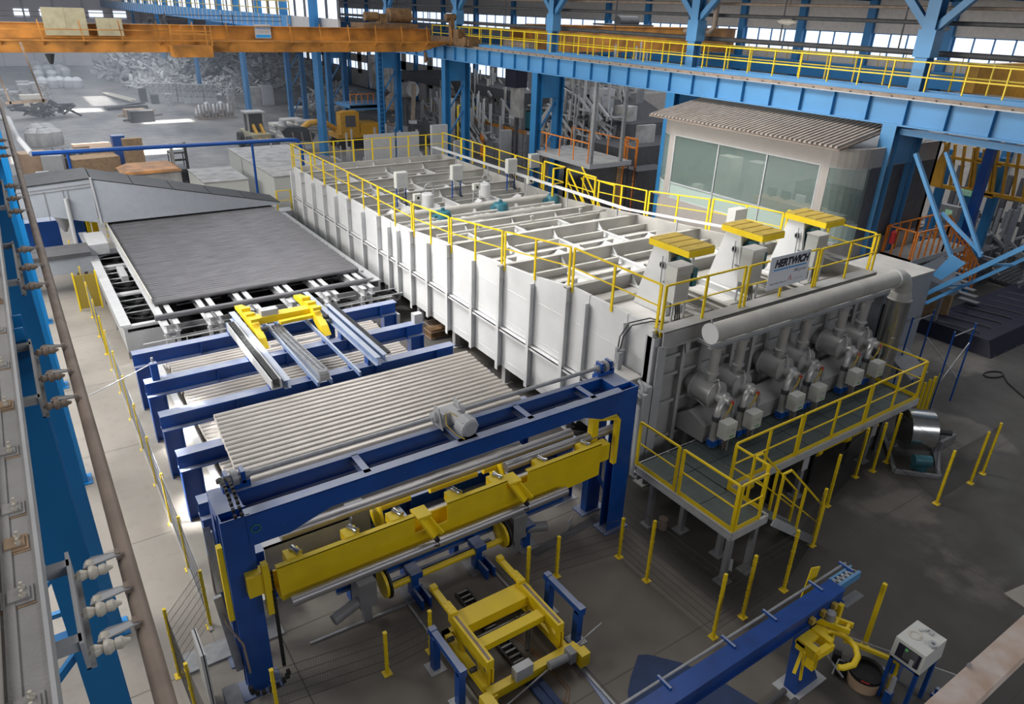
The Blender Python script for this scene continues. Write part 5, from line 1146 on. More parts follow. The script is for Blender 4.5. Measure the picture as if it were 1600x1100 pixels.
mb = MB(); mb.tube((7.45, 8.75, 0.45), (7.95, 8.72, 0.45), 0.1, 14); mb.box(7.95, 8.12, 8.6, 8.85, 0.3, 0.62); mb.build('drive_motor', 'grey', t)
mb = MB(); mb.box(6.6, 7.05, 8.8, 9.0, 0.40, 0.72); mb.build('control_box', 'lgrey', t)
mb = MB(); mb.tube((6.2, 10.25, 0.5), (8.0, 10.25, 0.5), 0.035, 8); mb.build('torsion_shaft', 'zinc', t)
mb = MB(); mb.tube((7.4, 9.5, 0.25), (7.7, 9.9, 0.35), 0.05, 8); mb.path([(6.9, 10.5, 0.7), (7.1, 10.4, 0.62), (7.3, 10.3, 0.6), (7.6, 10.2, 0.55), (7.8, 10.3, 0.6)], 0.015, 5); mb.build('hydraulic_cylinder', 'dark', t)
for k, (x, lab) in enumerate(((8.70, 'right of the yellow cart'), (5.47, 'left of the yellow cart'))):
    t = thing('log_stand', 'blue square-tube portal stand bolted to the floor '+lab, 'stand', (x, 9.85, 0), 'blue portal stands')
    zt = 1.12
    mb = MB(); mb.bar((x, 9.2, zt-0.07), (x, 10.55, zt-0.07), 0.15, 0.14); mb.box(x-0.085, x+0.085, 9.15, 9.35, zt-0.2, zt+0.02); mb.box(x-0.085, x+0.085, 10.45, 10.6, zt-0.16, zt+0.02); mb.build('top_beam', 'blue', t)
    for y in (9.3, 10.42):
        mb = MB(); mb.box(x-0.085, x+0.085, y-0.09, y+0.09, 0.02, zt-0.14); mb.build('leg', 'blue', t)
        mb = MB(); mb.box(x-0.2, x+0.2, y-0.2, y+0.2, 0, 0.02); bolts(mb, [(x+a, y+b, 0.02) for a in (-0.15, 0.15) for b in (-0.15, 0.15)], (0, 0, 1), 0.02); mb.build('foot_plate', 'lgrey', t)
# blue mat on the floor
poly = [P0(*p) for p in ((997, 1024), (1012, 1023), (1065, 1036), (1120, 1060), (1200, 1110), (1150, 1180), (990, 1180), (981, 1082), (985, 1060))]
mb = MB(); mb.prism([(x, y, 0) for x, y in reversed(poly)], (0, 0, 0.012)); tag(mb.build('floor_plate', 'bluemat', loc=(8.9, 6.3, 0)), 'dark blue flat plate lying on the floor under the blue beam', 'plate')
# ================================================================ long blue beam with strapping arm
t = thing('strapping_gantry', 'long blue beam on flared blue column with yellow C-shaped arm', 'machine', (12.4, 5.8, 0))
mb = MB(); mb.box(4.5, 13.2, 5.62, 5.98, 2.0, 2.3); mb.build('main_beam', 'navy', t)
mb = MB(); mb.box(4.5, 13.2, 5.6, 6.0, 2.3, 2.32); mb.box(4.5, 13.2, 5.55, 5.62, 1.98, 2.0); mb.build('top_plate', 'navy', t)
mb = MB(); mb.prism([(12.3-0.42, 5.42, 0.02), (12.3+0.42, 5.42, 0.02), (12.3+0.14, 5.62, 0.8), (12.3+0.13, 5.66, 2.0), (12.3-0.13, 5.66, 2.0), (12.3-0.14, 5.62, 0.8)], (0, 0.3, 0)); mb.build('column', 'navy', t)
mb = MB(); mb.box(11.7, 12.9, 5.3, 5.9, 0, 0.02); mb.build('foot_plate', 'lgrey', t)
mb = MB(); mb.tube((4.5, 6.12, 2.3), (14.0, 6.12, 2.3), 0.03, 10); mb.build('guide_rod', 'zinc', t)
for x in (8.0, 9.8, 11.1, 12.7, 13.85):
    mb = MB(); mb.bar((x, 6.2, 2.34), (x, 5.85, 2.34), 0.05, 0.06); mb.build('rod_bracket', 'blue', t)
mb = MB(); mb.box(13.2, 14.05, 5.75, 5.82, 2.1, 2.3); mb.box(13.2, 14.05, 5.98, 6.03, 2.1, 2.3); mb.build('end_truss_chord', 'cblue', t)
for k in range(5):
    mb = MB(); mb.bar((13.2+k*0.16, 5.8, 2.28), (13.28+k*0.16, 6.0, 2.28), 0.025, 0.03); mb.bar((13.28+k*0.16, 6.0, 2.28), (13.36+k*0.16, 5.8, 2.28), 0.025, 0.03); mb.build('end_truss_lacing', 'lgrey', t)
mb = MB(); mb.box(13.25, 13.95, 5.5, 5.72, 1.8, 1.84); mb.build('side_plate', 'grey', t)
mb = MB(); mb.prism([(12.55, 6.25, 0.9), (12.85, 6.25, 0.9), (13.15, 6.25, 2.5), (12.8, 6.25, 2.62)], (0, 0.03, 0)); mb.build('upright_plate', 'yellow', t)
mb = MB(); mb.box(12.9, 13.02, 5.45, 5.55, 0.6, 2.1); mb.build('rear_strut', 'yellow', t)
mb = MB(); mb.box(11.55, 12.4, 5.35, 5.58, 1.72, 1.80); mb.box(11.55, 11.72, 5.1, 5.55, 1.58, 1.85); mb.box(12.05, 12.2, 5.1, 5.55, 1.58, 1.85); mb.bar((11.6, 5.12, 1.7), (12.15, 5.1, 1.7), 0.14, 0.16); mb.build('head_frame', 'yellow', t)
mb = MB(); mb.bar((12.3, 5.62, 1.9), (12.62, 5.02, 1.9), 0.06, 0.12); mb.bar((12.52, 5.7, 1.9), (12.84, 5.08, 1.9), 0.06, 0.12)
for k in range(3): mb.bar((12.36+k*0.13, 5.5-k*0.2, 1.92), (12.58+k*0.13, 5.56-k*0.2, 1.92), 0.06, 0.05)
mb.build('ladder_arm', 'yellow', t)
arc = []
c0 = (12.75, 4.95)
for k in range(15):
    a = 1.15-k*0.215
    arc.append((12.72+0.62*cos(a)*1.0, 4.72+0.5*sin(a)-0.25, 1.8-0.008*k))
arc = [(11.95, 5.5, 1.72), (12.25, 5.45, 1.72), (12.5, 5.34, 1.71), (12.6, 5.17, 1.7), (12.62, 5.0, 1.7), (12.54, 4.78, 1.7), (12.36, 4.62, 1.7), (12.1, 4.55, 1.69), (11.85, 4.63, 1.68), (11.78, 4.7, 1.68)]
mb = MB(); mb.path(arc, 0.065, 8); mb.build('c_arm', 'yellow', t)
mb = MB(); mb.tube((12.0, 5.2, 1.6), (12.3, 4.75, 1.0), 0.025, 8); mb.build('push_rod', 'zinc', t)
mb = MB(); mb.lathe([(0, 0.11), (0.3, 0.11), (0.33, 0.07)], (12.5, 5.45, 1.85), (0, 0, 1), 14); mb.build('small_motor', 'grey', t)
mb = MB(); mb.bar((11.3, 5.3, 1.2), (11.75, 5.45, 1.75), 0.07, 0.07); mb.box(11.85, 12.0, 5.2, 5.4, 1.0, 1.5); mb.bar((11.5, 5.3, 1.7), (11.55, 5.25, 0.9), 0.06, 0.04); mb.build('lower_arm', 'yellow', t)
for x in (12.0, 12.4, 12.8):
    mb = MB(); mb.cbox((x, 5.56, 2.02), 0.12, 0.1, 0.14); mb.build('chain_carrier', 'dyellow', t)
t = thing('floor_roller_track', 'pair of dark round rails on floor left of the flared blue column', 'rail', (11, 5, 0))
for dy in (0, 0.3):
    mb = MB(); mb.tube((8.8, 5.2+dy, 0.08), (11.75, 5.3+dy, 0.08), 0.07, 10); mb.build('round_rail', 'dgrey', t)
# yellow guide arm and barrel
t = thing('guide_post', 'yellow angled arm with small white cylinder beside the black barrel', 'post', (13.6, 4.4, 0))
mb = MB(); mb.bar((13.15, 5.3, 1.1), (13.62, 4.28, 1.1), 0.08, 0.08); mb.bar((13.62, 4.28, 1.12), (13.62, 4.28, 0.0), 0.08, 0.08); mb.build('arm', 'yellow', t)
mb = MB(); mb.tube((13.5, 4.2, 0.35), (13.54, 4.22, 0.72), 0.055, 10); mb.build('cylinder', 'lgrey', t)
mb = MB(); mb.cbox((13.48, 4.2, 0), 0.16, 0.14, 0.35); mb.bar((13.56, 4.35, 0.9), (13.58, 4.3, 0.9), 0.08, 0.3); mb.build('bracket', 'blue', t)
c = U(1355, 1046, z=0.42)
t = thing('waste_barrel', 'round cardboard barrel lined with black plastic, small red label on rim', 'barrel', (c[0], c[1], 0))
mb = MB(); mb.lathe([(0, 0.36), (0.36, 0.37), (0.36, 0.345), (0.08, 0.335), (0.08, 0)], (c[0], c[1], 0), (0, 0, 1), 28); mb.build('drum', 'card', t)
mb = MB(); mb.lathe([(0.30, 0.375), (0.42, 0.385), (0.44, 0.37), (0.40, 0.325), (0.2, 0.29), (0.17, 0.0)], (c[0], c[1], 0), (0, 0, 1), 28); mb.build('liner', 'black', t)
mb = MB(); a = math.atan2(-c[1], -c[0]); 
mb.path([(c[0]+0.388*cos(a+q), c[1]+0.388*sin(a+q), 0.39) for q in (-0.1, 0.05, 0.2, 0.35)], 0.018, 5); mb.build('label_strip', 'red', t)
t = thing('junction_clamp', 'small black valve assembly with white hoses at the foot of the C-arm', 'valve', (12.75, 4.7, 0))
c = P0(1312, 1050)
mb = MB(); mb.cbox((c[0], c[1], 0), 0.3, 0.22, 0.25, 0.5); mb.cbox((c[0]+0.2, c[1]+0.25, 0), 0.2, 0.18, 0.3, 0.5); mb.build('body', 'black', t)
mb = MB(); mb.path([(c[0]-0.25, c[1]+0.05, 0.05), (c[0], c[1]+0.1, 0.32), (c[0]+0.2, c[1]-0.05, 0.2)], 0.015, 5); mb.build('hose', 'lgrey', t)
# clear screen with blue feet
t = thing('floor_screen', 'low clear plastic screen on blue feet crossing floor behind the barrel', 'screen', (14.5, 5, 0))
mb = MB(); mb.bar((13.2, 6.2, 0.42), (14.9, 3.1, 0.42), 0.01, 0.75); mb.build('pane', glass('clear_plastic', (0.6, 0.65, 0.65), 0.12), t)
mb = MB(); mb.bar((13.2, 6.2, 0.8), (14.9, 3.1, 0.8), 0.02, 0.02); mb.build('edge_profile', 'lgrey', t)
for q in (0.5, 0.82):
    x, y = 13.2+1.7*q, 6.2-3.1*q; mb = MB(); mb.cbox((x, y, 0), 0.22, 0.16, 0.1); mb.cbox((x, y, 0.1), 0.1, 0.1, 0.15); mb.build('foot', 'blue', t)
# cabinet on blue stand
t = thing('terminal_cabinet', 'grey cabinet with recessed dark screen on a tall blue stand', 'cabinet', (13.8, 4.0, 0))
X0, X1, Y0, Y1, ZT, ZB = 13.45, 14.35, 3.80, 4.45, 1.78, 1.28
mb = MB(); mb.hexa([(X0+0.0, Y0-0.02, ZB), (X1, Y0-0.02, ZB), (X1, Y1, ZB), (X0, Y1, ZB), (X0+0.05, Y0, ZT), (X1, Y0, ZT), (X1, Y1, ZT), (X0+0.05, Y1, ZT)]); mb.build('body', 'cabinet', t)
mb = MB(); mb.prism([(X0-0.012+0.01, Y0+0.06, ZB+0.08), (X0-0.012+0.01, Y1-0.10, ZB+0.08), (X0+0.035, Y1-0.10, ZT-0.07), (X0+0.035, Y0+0.06, ZT-0.07)], (-0.006, 0, 0)); mb.build('screen_recess', 'ink', t)
mb = MB(); mb.prism([(X0-0.01, Y0+0.12, ZB+0.14), (X0-0.01, Y0+0.40, ZB+0.14), (X0+0.028, Y0+0.40, ZT-0.09), (X0+0.028, Y0+0.12, ZT-0.09)], (-0.006, 0, 0)); mb.build('display', 'dgrey', t)
mb = MB(); mb.prism([(X0-0.004, Y0+0.33, ZB+0.36), (X0-0.004, Y0+0.39, ZB+0.36), (X0+0.02, Y0+0.39, ZT-0.10), (X0+0.02, Y0+0.33, ZT-0.10)], (-0.01, 0, 0)); mb.build('green_print', 'green', t)
mb = MB(); mb.prism([(X0-0.016, Y0+0.16, ZB+0.08), (X0-0.016, Y0+0.24, ZB+0.08), (X0+0.0, Y0+0.24, ZB+0.24), (X0+0.0, Y0+0.16, ZB+0.24)], (-0.006, 0, 0)); mb.build('note', 'lgrey', t)
for x, y in ((X0+0.08, Y0+0.05), (X1-0.08, Y0+0.05), (X0+0.08, Y1-0.05), (X1-0.08, Y1-0.05)):
    mb = MB(); mb.box(x-0.04, x+0.04, y-0.04, y+0.04, 0, ZB); mb.build('leg', 'blue', t)
mb = MB(); mb.box(X0+0.04, X1-0.04, Y0+0.01, Y1-0.01, ZB-0.09, ZB); mb.build('stand_frame', 'blue', t)
c = U(1459, 1010, z=ZT)
mb = MB(); mb.lathe([(0, 0.075), (0, 0.09), (0.08, 0.09), (0.08, 0.05), (0.02, 0.045)], (c[0]-0.02, c[1]+0.02, ZT), (0, 0, 1), 18); tag(mb.build('tape_roll', 'lgrey', loc=(c[0], c[1], ZT)), 'white tape roll standing on top of the grey cabinet', 'tape')
c = U(1430, 993, z=ZT)
mb = MB()
for k in range(4): mb.path([(c[0]+(0.1+k*0.012)*cos(a), c[1]+(0.1+k*0.012)*sin(a), ZT+0.01) for a in [q*pi/8 for q in range(17)]], 0.006, 4)
tag(mb.build('wire_coil', 'alud', loc=(c[0], c[1], ZT)), 'loose pale wire coil on the left half of grey cabinet top', 'coil')
c = U(1455, 990, z=ZT)
mb = MB(); mb.cbox((c[0], c[1], ZT), 0.14, 0.07, 0.05, 0.3); mb.cbox((c[0]-0.05, c[1]+0.12, ZT), 0.25, 0.04, 0.03, -0.5); tag(mb.build('folded_cloth', 'lgrey', loc=(c[0], c[1], ZT)), 'small white folded cloth on the back of grey cabinet top', 'cloth')
# near corner beam
c = U(1600, 957, z=10.0)
mb = MB(); mb.box(3.0, 7.5, 0.83, 1.0, 9.9, 10.0); tag(mb.build('worn_beam', 'pinkish', loc=(4, 0.9, 10)), 'worn cream painted steel beam close by at the bottom right corner', 'beam')
mb = MB(); mb.cbox((4.35, 0.99, 10.0), 0.03, 0.02, 0.02); tag(mb.build('bolt', 'zinc', loc=(4.35, 0.99, 10)), 'small bolt on the edge of worn cream beam', 'bolt')
c = U(1590, 925, z=0)
mb = MB(); mb.prism([(*P0(1568, 928), 0), (*P0(1600, 950), 0), (*P0(1640, 935), 0), (*P0(1600, 914), 0)], (0, 0, 0.03)); tag(mb.build('board_scrap', 'padc', loc=(c[0], c[1], 0)), 'pale board scrap on floor at the right picture edge', 'board')
mb = MB(); mb.path([(*P0(1552+16*cos(a), 586+5*sin(a)), 0.03) for a in [q*pi/5 for q in range(10)]]+[(*P0(1575, 600), 0.03), (*P0(1600, 622), 0.03)], 0.035, 5); tag(mb.build('hose', 'black', loc=(*P0(1552, 586), 0)), 'black hose coiled on the dark floor at far right', 'hose')
# ================================================================ left crane runway beside the camera
t = thing('crane_girder', 'dusty grey crane girder close by along the left picture edge', 'girder', (-0.8, 20, 11))
mb = MB(); mb.box(-1.3, -0.36, 0.3, 60, 10.94, 10.98); mb.build('top_flange', 'dust', t)
mb = MB(); mb.box(-0.365, -0.345, 0.3, 60, 10.86, 11.0); mb.build('edge_angle', 'lgrey', t)
mb = MB(); mb.box(-0.60, -0.535, 0.3, 60, 10.98, 11.08); mb.build('crane_rail', 'alud', t)
mb = MB(); mb.box(-0.52, -0.47, 0.3, 60, 10.98, 10.995); mb.build('packing_strip', 'dust', t)
mb = MB(); mb.box(-0.9, -0.87, 0.3, 60, 9.9, 10.94); mb.box(-1.1, -0.65, 0.3, 60, 9.87, 9.9); mb.build('web', 'mblue', t)
ys = [2.35, 2.8, 3.55, 4.0, 4.35, 5.05, 5.75, 6.5, 7.3, 8.1, 9.0, 10, 11, 12.2, 13.5]
for i, y in enumerate(ys):
    mb = MB(); mb.box(-0.53, -0.39, y-0.07, y+0.07, 10.98, 10.992); mb.box(-0.50, -0.405, y-0.05, y+0.05, 10.992, 11.005); mb.build('rail_clip', 'dust' if i % 3 else 'rusty', t)
    mb = MB(); mb.box(-0.54, -0.385, y-0.085, y-0.06, 10.98, 10.984); mb.build('rust_run', 'rusty', t)
    for q in (-0.035, 0.03):
        mb = MB(); mb.lathe([(0, 0.015), (0.015, 0.015), (0.015, 0.0095), (0.04, 0.0085)], (-0.435, y+q, 11.005), (0, 0, 1), 6); mb.build('bolt', 'porcelain', t)
# conductor pipe and insulators
mb = MB(); mb.tube((0.035, 0.5, 10.6), (0.035, 60, 10.6), 0.048, 16); mb.build('conductor_pipe', 'rust')
o = bpy.data.objects['conductor_pipe']; tag(o, 'long brown round pipe running away along the left side', 'pipe')
gl = ['nearest group of three, cream insulators', 'second group of three', 'third group of three', 'fourth group of three', 'fifth and farthest group']
for gi, ypos in enumerate(((4.05, 3.72, 3.42), (7.45, 6.85, 6.3), (10.95, 10.15, 9.4), (15.0, 14.0, 13.1), (20, 19, 18))):
    t = thing('insulator_bracket', 'grey bracket with ribbed insulators holding the brown pipe, '+gl[gi], 'bracket', (-0.2, ypos[1], 10.6))
    ya, yb = ypos[0]-0.1, ypos[2]-0.1
    col = 'porcelain' if gi == 0 else 'rust'; arm = 'lgrey' if gi == 0 else 'dust'
    for y in (ya, yb):
        mb = MB(); mb.box(-0.36, -0.24, y-0.03, y+0.03, 10.74, 10.80); mb.build('bracket_bar', arm, t)
    mb = MB(); mb.box(-0.255, -0.235, yb-0.05, ya+0.1, 10.62, 10.80); mb.box(-0.255, -0.21, yb-0.05, ya+0.1, 10.62, 10.63); mb.build('bracket_plate', arm, t)
    for y in ypos:
        yy = y-0.12
        mb = MB(); mb.lathe([(0, 0.012), (0.03, 0.012), (0.03, 0.028), (0.05, 0.034), (0.07, 0.026), (0.085, 0.02), (0.09, 0.038), (0.11, 0.042), (0.13, 0.03), (0.14, 0.02)], (-0.25, yy, 10.70), (1, -0.1, 0), 12)
        mb.lathe([(0, 0.022), (0.03, 0.03), (0.05, 0.02)], (-0.16, yy+0.03, 10.71), (0.3, 1, 0), 10)
        mb.lathe([(0, 0.03), (0.03, 0.034), (0.045, 0.02), (0.07, 0.01)], (-0.11, yy-0.01, 10.70), (1, -0.1, 0), 10)
        mb.build('insulator', col, t)
        mb = MB(); mb.prism([(-0.185, yy+0.02, 10.715), (-0.165, yy+0.085, 10.715), (-0.13, yy+0.10, 10.715), (0.0, y+0.025, 10.665), (0.02, y-0.01, 10.665), (-0.14, yy+0.02, 10.715)], (0, 0, 0.012)); mb.build('arm_plate', arm, t)
        mb = MB(); mb.cbox((0.0, y+0.01, 10.64), 0.03, 0.05, 0.05); mb.build('pipe_clamp', 'rust', t)
# left hand building columns
def column(x0, x1, y0, y1, h, m, label, name='building_column', cat='column', ladder=False, base=True, group='blue building columns'):
    t = thing(name, label, cat, ((x0+x1)/2, (y0+y1)/2, 0), group)
    mb = MB(); mb.box(x0, x1, y0, y0+0.03, 0.03, h); mb.box(x0, x1, y1-0.03, y1, 0.03, h); xm = (x0+x1)/2; mb.box(xm-0.015, xm+0.015, y0+0.03, y1-0.03, 0.03, h); mb.build('shaft', m, t)
    if base:
        mb = MB(); mb.box(x0-0.12, x1+0.12, y0-0.12, y1+0.12, 0, 0.03); mb.build('base_plate', m, t)
    return t
for i, y in enumerate((7.5, 15.3, 22.3, 29.5, 36.7, 44, 52)):
    lab = ['nearest blue column under the left crane girder, cut by bottom picture edge', 'second blue column down the left aisle, its foot at the floor', 'third blue column down the left aisle, brightly lit'][i] if i < 3 else '%s blue column down the left aisle, mostly behind the insulators' % nth(i)
    t = column(-0.66, -0.27, y, y+0.38, 10.9, 'azure', lab, group=None)
    for z in (1.0, 3.0, 5.0, 7.0):
        mb = MB(); mb.box(-2.2, -0.5, y+0.1, y+0.22, z, z+0.12); mb.build('tie_bar', 'azure', t)
        mb = MB(); mb.bar((-2.2, y+0.16, z+0.1), (-0.55, y+0.16, z+1.9), 0.08, 0.08); mb.build('lacing', 'azure', t)
    mb = MB(); mb.box(-2.5, -2.2, y, y+0.36, 0, 9.86); mb.build('rear_shaft', 'azure', t)
# wall behind the left aisle
mb = MB(); mb.box(-9.2, -9.0, -8, 190, 0, 11); struct(mb, 'wall_left', 'wallp')
# ================================================================ right crane runway
RX = 29.8
t = thing('crane_runway_girder', 'light blue riveted crane runway girder crossing the picture at upper right', 'girder', (RX, 40, 10))
mb = MB(); mb.box(RX-0.015, RX+0.015, 2, 130, 10.03, 10.97); mb.build('web', 'cblue', t)
mb = MB(); mb.box(RX-0.22, RX+0.3, 2, 130, 9.97, 10.03); mb.build('bottom_flange', 'cblue', t)
mb = MB(); mb.box(RX-0.2, RX+0.2, 2, 130, 10.97, 11.02); mb.build('top_flange', 'zinc', t)
mb = MB(); mb.box(RX-0.05, RX+0.05, 2, 130, 11.02, 11.14); mb.build('crane_rail', 'rust', t)
y = 4.4
sy = []
while y < 120: sy.append(y); y += 1.62
for y in sy:
    mb = MB(); mb.box(RX-0.2, RX-0.015, y-0.012, y+0.012, 10.03, 10.97); mb.build('web_stiffener', 'mblue', t)
for k in range(56):
    mb = MB(); mb.box(RX-0.17, RX-0.07, 3+k*0.9, 3.12+k*0.9, 11.02, 11.07); mb.build('rail_clip', 'rust', t)
mb = MB(); mb.box(RX+0.3, RX+1.5, 2, 130, 10.95, 11.0); mb.box(RX+1.2, RX+1.25, 2, 130, 11.0, 11.3); mb.build('walkway_plate', 'cblue', t)
mb = MB(); mb.box(RX+0.35, RX+0.38, 2, 130, 11.0, 11.28); mb.build('kick_plate', 'cblue', t)
for nm, x in (('near', RX+0.45), ('far', RX+2.4)):
    mid = 11.85
    tt = thing('walkway_railing', 'yellow railing along the crane runway walkway, %s line' % nm, 'railing', (x, 30, 11))
    for z, w in ((12.35, 0.05), (11.8, 0.05)):
        mb = MB(); mb.bar((x, 4, z), (x, 56, z), w, w); mb.build('rail', 'yellow', tt)
    n = 36
    for k in range(n+1):
        mb = MB(); mb.bar((x, 4+k*52/n, 11.0), (x, 4+k*52/n, 12.35), 0.06, 0.05); mb.build('post', 'yellow', tt)
# main columns
cl = ['nearest on the right, foot beside orange landing', 'behind the control room', 'standing behind mezzanine left end', 'behind the far right corner of furnace roof', 'with the ladder, beside the excavator', 'behind the excavator', 'farthest before the scrap']
for i, y in enumerate((16.2, 28.4, 40.7, 53.0, 65.5, 78.5, 92)):
    t = thing('runway_column', 'twin-legged blue runway column '+cl[i], 'column', (RX+1, y, 0))
    zt = 9.97; m = 'mblue' if i else 'cblue'
    for x0 in (RX-0.25, RX+1.55):
        mb = MB(); mb.box(x0, x0+0.03, y-0.3, y+0.3, 0.03, zt); mb.box(x0+0.47, x0+0.5, y-0.3, y+0.3, 0.03, zt); mb.box(x0+0.03, x0+0.47, y-0.012, y+0.012, 0.03, zt); mb.build('leg', m, t)
    mb = MB(); mb.box(RX+0.25, RX+1.55, y-0.25, y+0.25, 8.4, 9.95); mb.build('head_plate', m, t)
    mb = MB(); mb.box(RX-0.4, RX+2.2, y-0.45, y+0.45, 0, 0.03); mb.build('base_plate', m, t)
    for z in (1.2, 4.2, 6.2):
        mb = MB(); mb.bar((RX+0.25, y, z), (RX+1.55, y, z+1.9), 0.1, 0.12); mb.build('lacing', m, t)
    # upper column carrying the roof
    if i < 5:
        mb = MB(); mb.ibeam((RX+1.35, y, 10.0), (RX+1.35, y, 15.5), 0.55, 0.5, 0.03, up=(1, 0, 0)); mb.box(RX+0.75, RX+1.4, y-0.35, y+0.35, 12.5, 13.5); mb.build('upper_shaft', 'cblue', t)
        for s in (-1, 1):
            mb = MB(); mb.bar((RX+1.1, y, 13.4), (RX+1.1, y+s*2.2, 15.6), 0.28, 0.28); mb.build('knee_brace', 'cblue', t)
    if i == 4:
        mb = MB()
        for k in range(24): mb.bar((RX-0.4, y-0.45, 0.5+k*0.4), (RX+0.1, y-0.45, 0.5+k*0.4), 0.04, 0.04)
        mb.bar((RX-0.4, y-0.45, 0), (RX-0.4, y-0.45, 9.9), 0.05, 0.05); mb.bar((RX+0.1, y-0.45, 0), (RX+0.1, y-0.45, 9.9), 0.05, 0.05)
        mb.build('ladder', 'cblue', t)
# big bracing at near column
t = thing('wind_brace', 'light blue triangular brace frame right of the near runway column', 'brace', (RX, 12, 4))
for a, b, w in (((30, 15.9, 9.75), (30, 6.0, 9.75), 0.4), ((30, 15.1, 9.0), (30, 12.3, 4.9), 0.22), ((30.3, 14.1, 9.2), (30.3, 11.7, 5.6), 0.2), ((30.3, 13.6, 6.9), (30.3, 11.7, 5.7), 0.18), ((30, 13.9, 2.9), (30, 6.0, 10.6), 0.3), ((30.6, 13.9, 2.5), (30.6, 6.0, 10.0), 0.22)):
    mb = MB(); mb.bar(a, b, w*0.6, w*0.75, up=(1, 0, 0)); mb.build('brace_bar', 'cblue', t)
for k in range(6):
    mb = MB(); q = k/6; mb.bar((30, 13.9-q*7.9, 2.9+q*7.7), (30.6, 13.2-q*7.9, 3.1+q*7.4), 0.08, 0.08); mb.build('lacing', 'cblue', t)
mb = MB(); mb.prism([(29.9, 12.7, 4.4), (29.9, 12.0, 5.3), (29.9, 12.6, 5.5), (29.9, 13.1, 4.5)], (0.05, 0, 0)); mb.build('gusset', 'cblue', t)
mb = MB(); mb.box(29.4, 30.7, 13.6, 14.3, 0, 3.0); tag(mb.build('brace_footing', 'cblue', loc=(30, 14, 0)), 'blue footing block of the triangular brace behind grey housing', 'footing')
# service pipes over the runway
for k, (x, z, r, m, lab) in enumerate(((32.0, 12.62, 0.12, 'dpipe', 'dark grey service pipe just above the runway railing'), (32.0, 13.75, 0.09, 'dpipe', 'grey service pipe high above the runway, second from below'), (32.3, 14.3, 0.07, 'rust', 'thin service pipe close to the roof edge'))):
    mb = MB(); mb.tube((x, 3, z), (x, 110, z), r, 10)
    for j in range(12): mb.bar((x, 6+j*6, z), (x, 6+j*6, z+1.2), 0.05, 0.05)
    tag(mb.build('service_pipe', m, loc=(x, 30, z)), lab, 'pipe')
mb = MB(); mb.path([(31.3, 29.6, 12.95), (31.3, 28.6, 12.95), (31.3, 27.9, 12.95), (31.3, 27.6, 13.2), (31.3, 27.6, 15.5)], 0.14, 12); tag(mb.build('bent_pipe', 'rust', loc=(31.3, 28, 13)), 'thick rusty pipe elbow rising beside a light blue upper column', 'pipe')
mb = MB()
for (y, l) in ((15.9, 0.9), (23.0, 1.1)): mb.lathe([(0, 0.02), (l*0.3, 0.16), (l*0.8, 0.12), (l, 0.02)], (31.7, y, 13.55), (0, 1, 0.03), 10)
tag(mb.build('pipe_lagging', 'porcelain', loc=(31.7, 16, 13.5)), 'torn pale lagging hanging on the upper service pipe', 'lagging')
bpy.data.objects['pipe_lagging']['kind'] = 'stuff'
# roof edge
mb = MB(); mb.box(28.5, 60, -5, 190, 15.6, 15.9); struct(mb, 'ceiling', 'dgrey')
for k in range(14):
    y = 10+k*6.1
    mb = MB(); mb.ibeam((28.6, y, 15.6), (56, y, 15.6), 0.5, 0.25, 0.03); tag(mb.build('roof_beam', 'mblue', loc=(40, y, 15.3)), '%s blue roof beam over right side bay, counted from the camera' % nth(k), 'beam', 'roof beams of the right bay')
# ================================================================ far right wall with windows
WX = 56
mb = MB(); mb.box(WX, WX+0.3, 2, 190, 12.95, 15.7); mb.box(WX, WX+0.3, 2, 190, 0, 2.2); mb.box(WX, WX+0.3, 2, 190, 6.8, 11.35); mb.box(WX, WX+0.3, 2, 76, 2.2, 6.8); struct(mb, 'wall_right', 'wallp')
nw = 0
y = 4.0
while y < 165:
    t = None; nw += 1
    L = 6.0 if y < 60 else 9.0
    n = 4
    o = bpy.data.objects.new('window_%d' % nw, None); COL.objects.link(o); o.location = (WX, y+L/2, 11.35); o['_o'] = (WX, y+L/2, 11.35); o['kind'] = 'structure'
    WZ = ((11.35, 12.95), (5.4, 6.8), (2.9, 4.2)) if y > 74 else ((11.35, 12.95),)
    for (z0, z1) in WZ:
        for k in range(n):
            ya = y+0.35+(L-0.7)*k/n; yb = y+0.35+(L-0.7)*(k+1)/n
            mb = MB(); mb.box(WX+0.1, WX+0.12, ya+0.04, yb-0.04, z0+0.03, z1-0.03); mb.build('pane', 'daylight', o)
        mb = MB()
        for k in range(n+1): ya = y+0.35+(L-0.7)*k/n; mb.box(WX, WX+0.1, ya-0.04, ya+0.04, z0, z1)
        mb.box(WX, WX+0.1, y+0.35, y+L-0.35, z0, z0+0.06); mb.box(WX, WX+0.1, y+0.35, y+L-0.35, z1-0.06, z1)
        mb.build('frame', 'mblue', o)
    mb = MB(); mb.box(WX-0.4, WX, y-0.3, y+0.3, 0, 15.5); tag(mb.build('wall_column', 'mblue', loc=(WX-0.2, y, 0)), '%s blue column against the window wall, counted from the right edge' % nth(nw-1), 'column', 'blue wall columns')
    if y > 74:
        mb = MB(); mb.box(WX+0.02, WX+0.3, y, y+L, 4.2, 5.4); mb.box(WX+0.02, WX+0.3, y, y+L, 2.2, 2.9); mb.box(WX+0.02, WX+0.3, y+L*0.42, y+L*0.62, 2.2, 6.8); mb.build('pier', 'wallp', o)
    for (z0, z1) in WZ:
        mb = MB(); mb.box(WX+0.02, WX+0.3, y-0.35, y+0.35, z0, z1); mb.build('pier', 'wallp', o)
    y += L
mb = MB(); mb.box(WX-1.4, WX-0.5, 2, 165, 9.6, 10.6); mb.box(WX-1.5, WX-0.5, 2, 165, 10.6, 10.7)
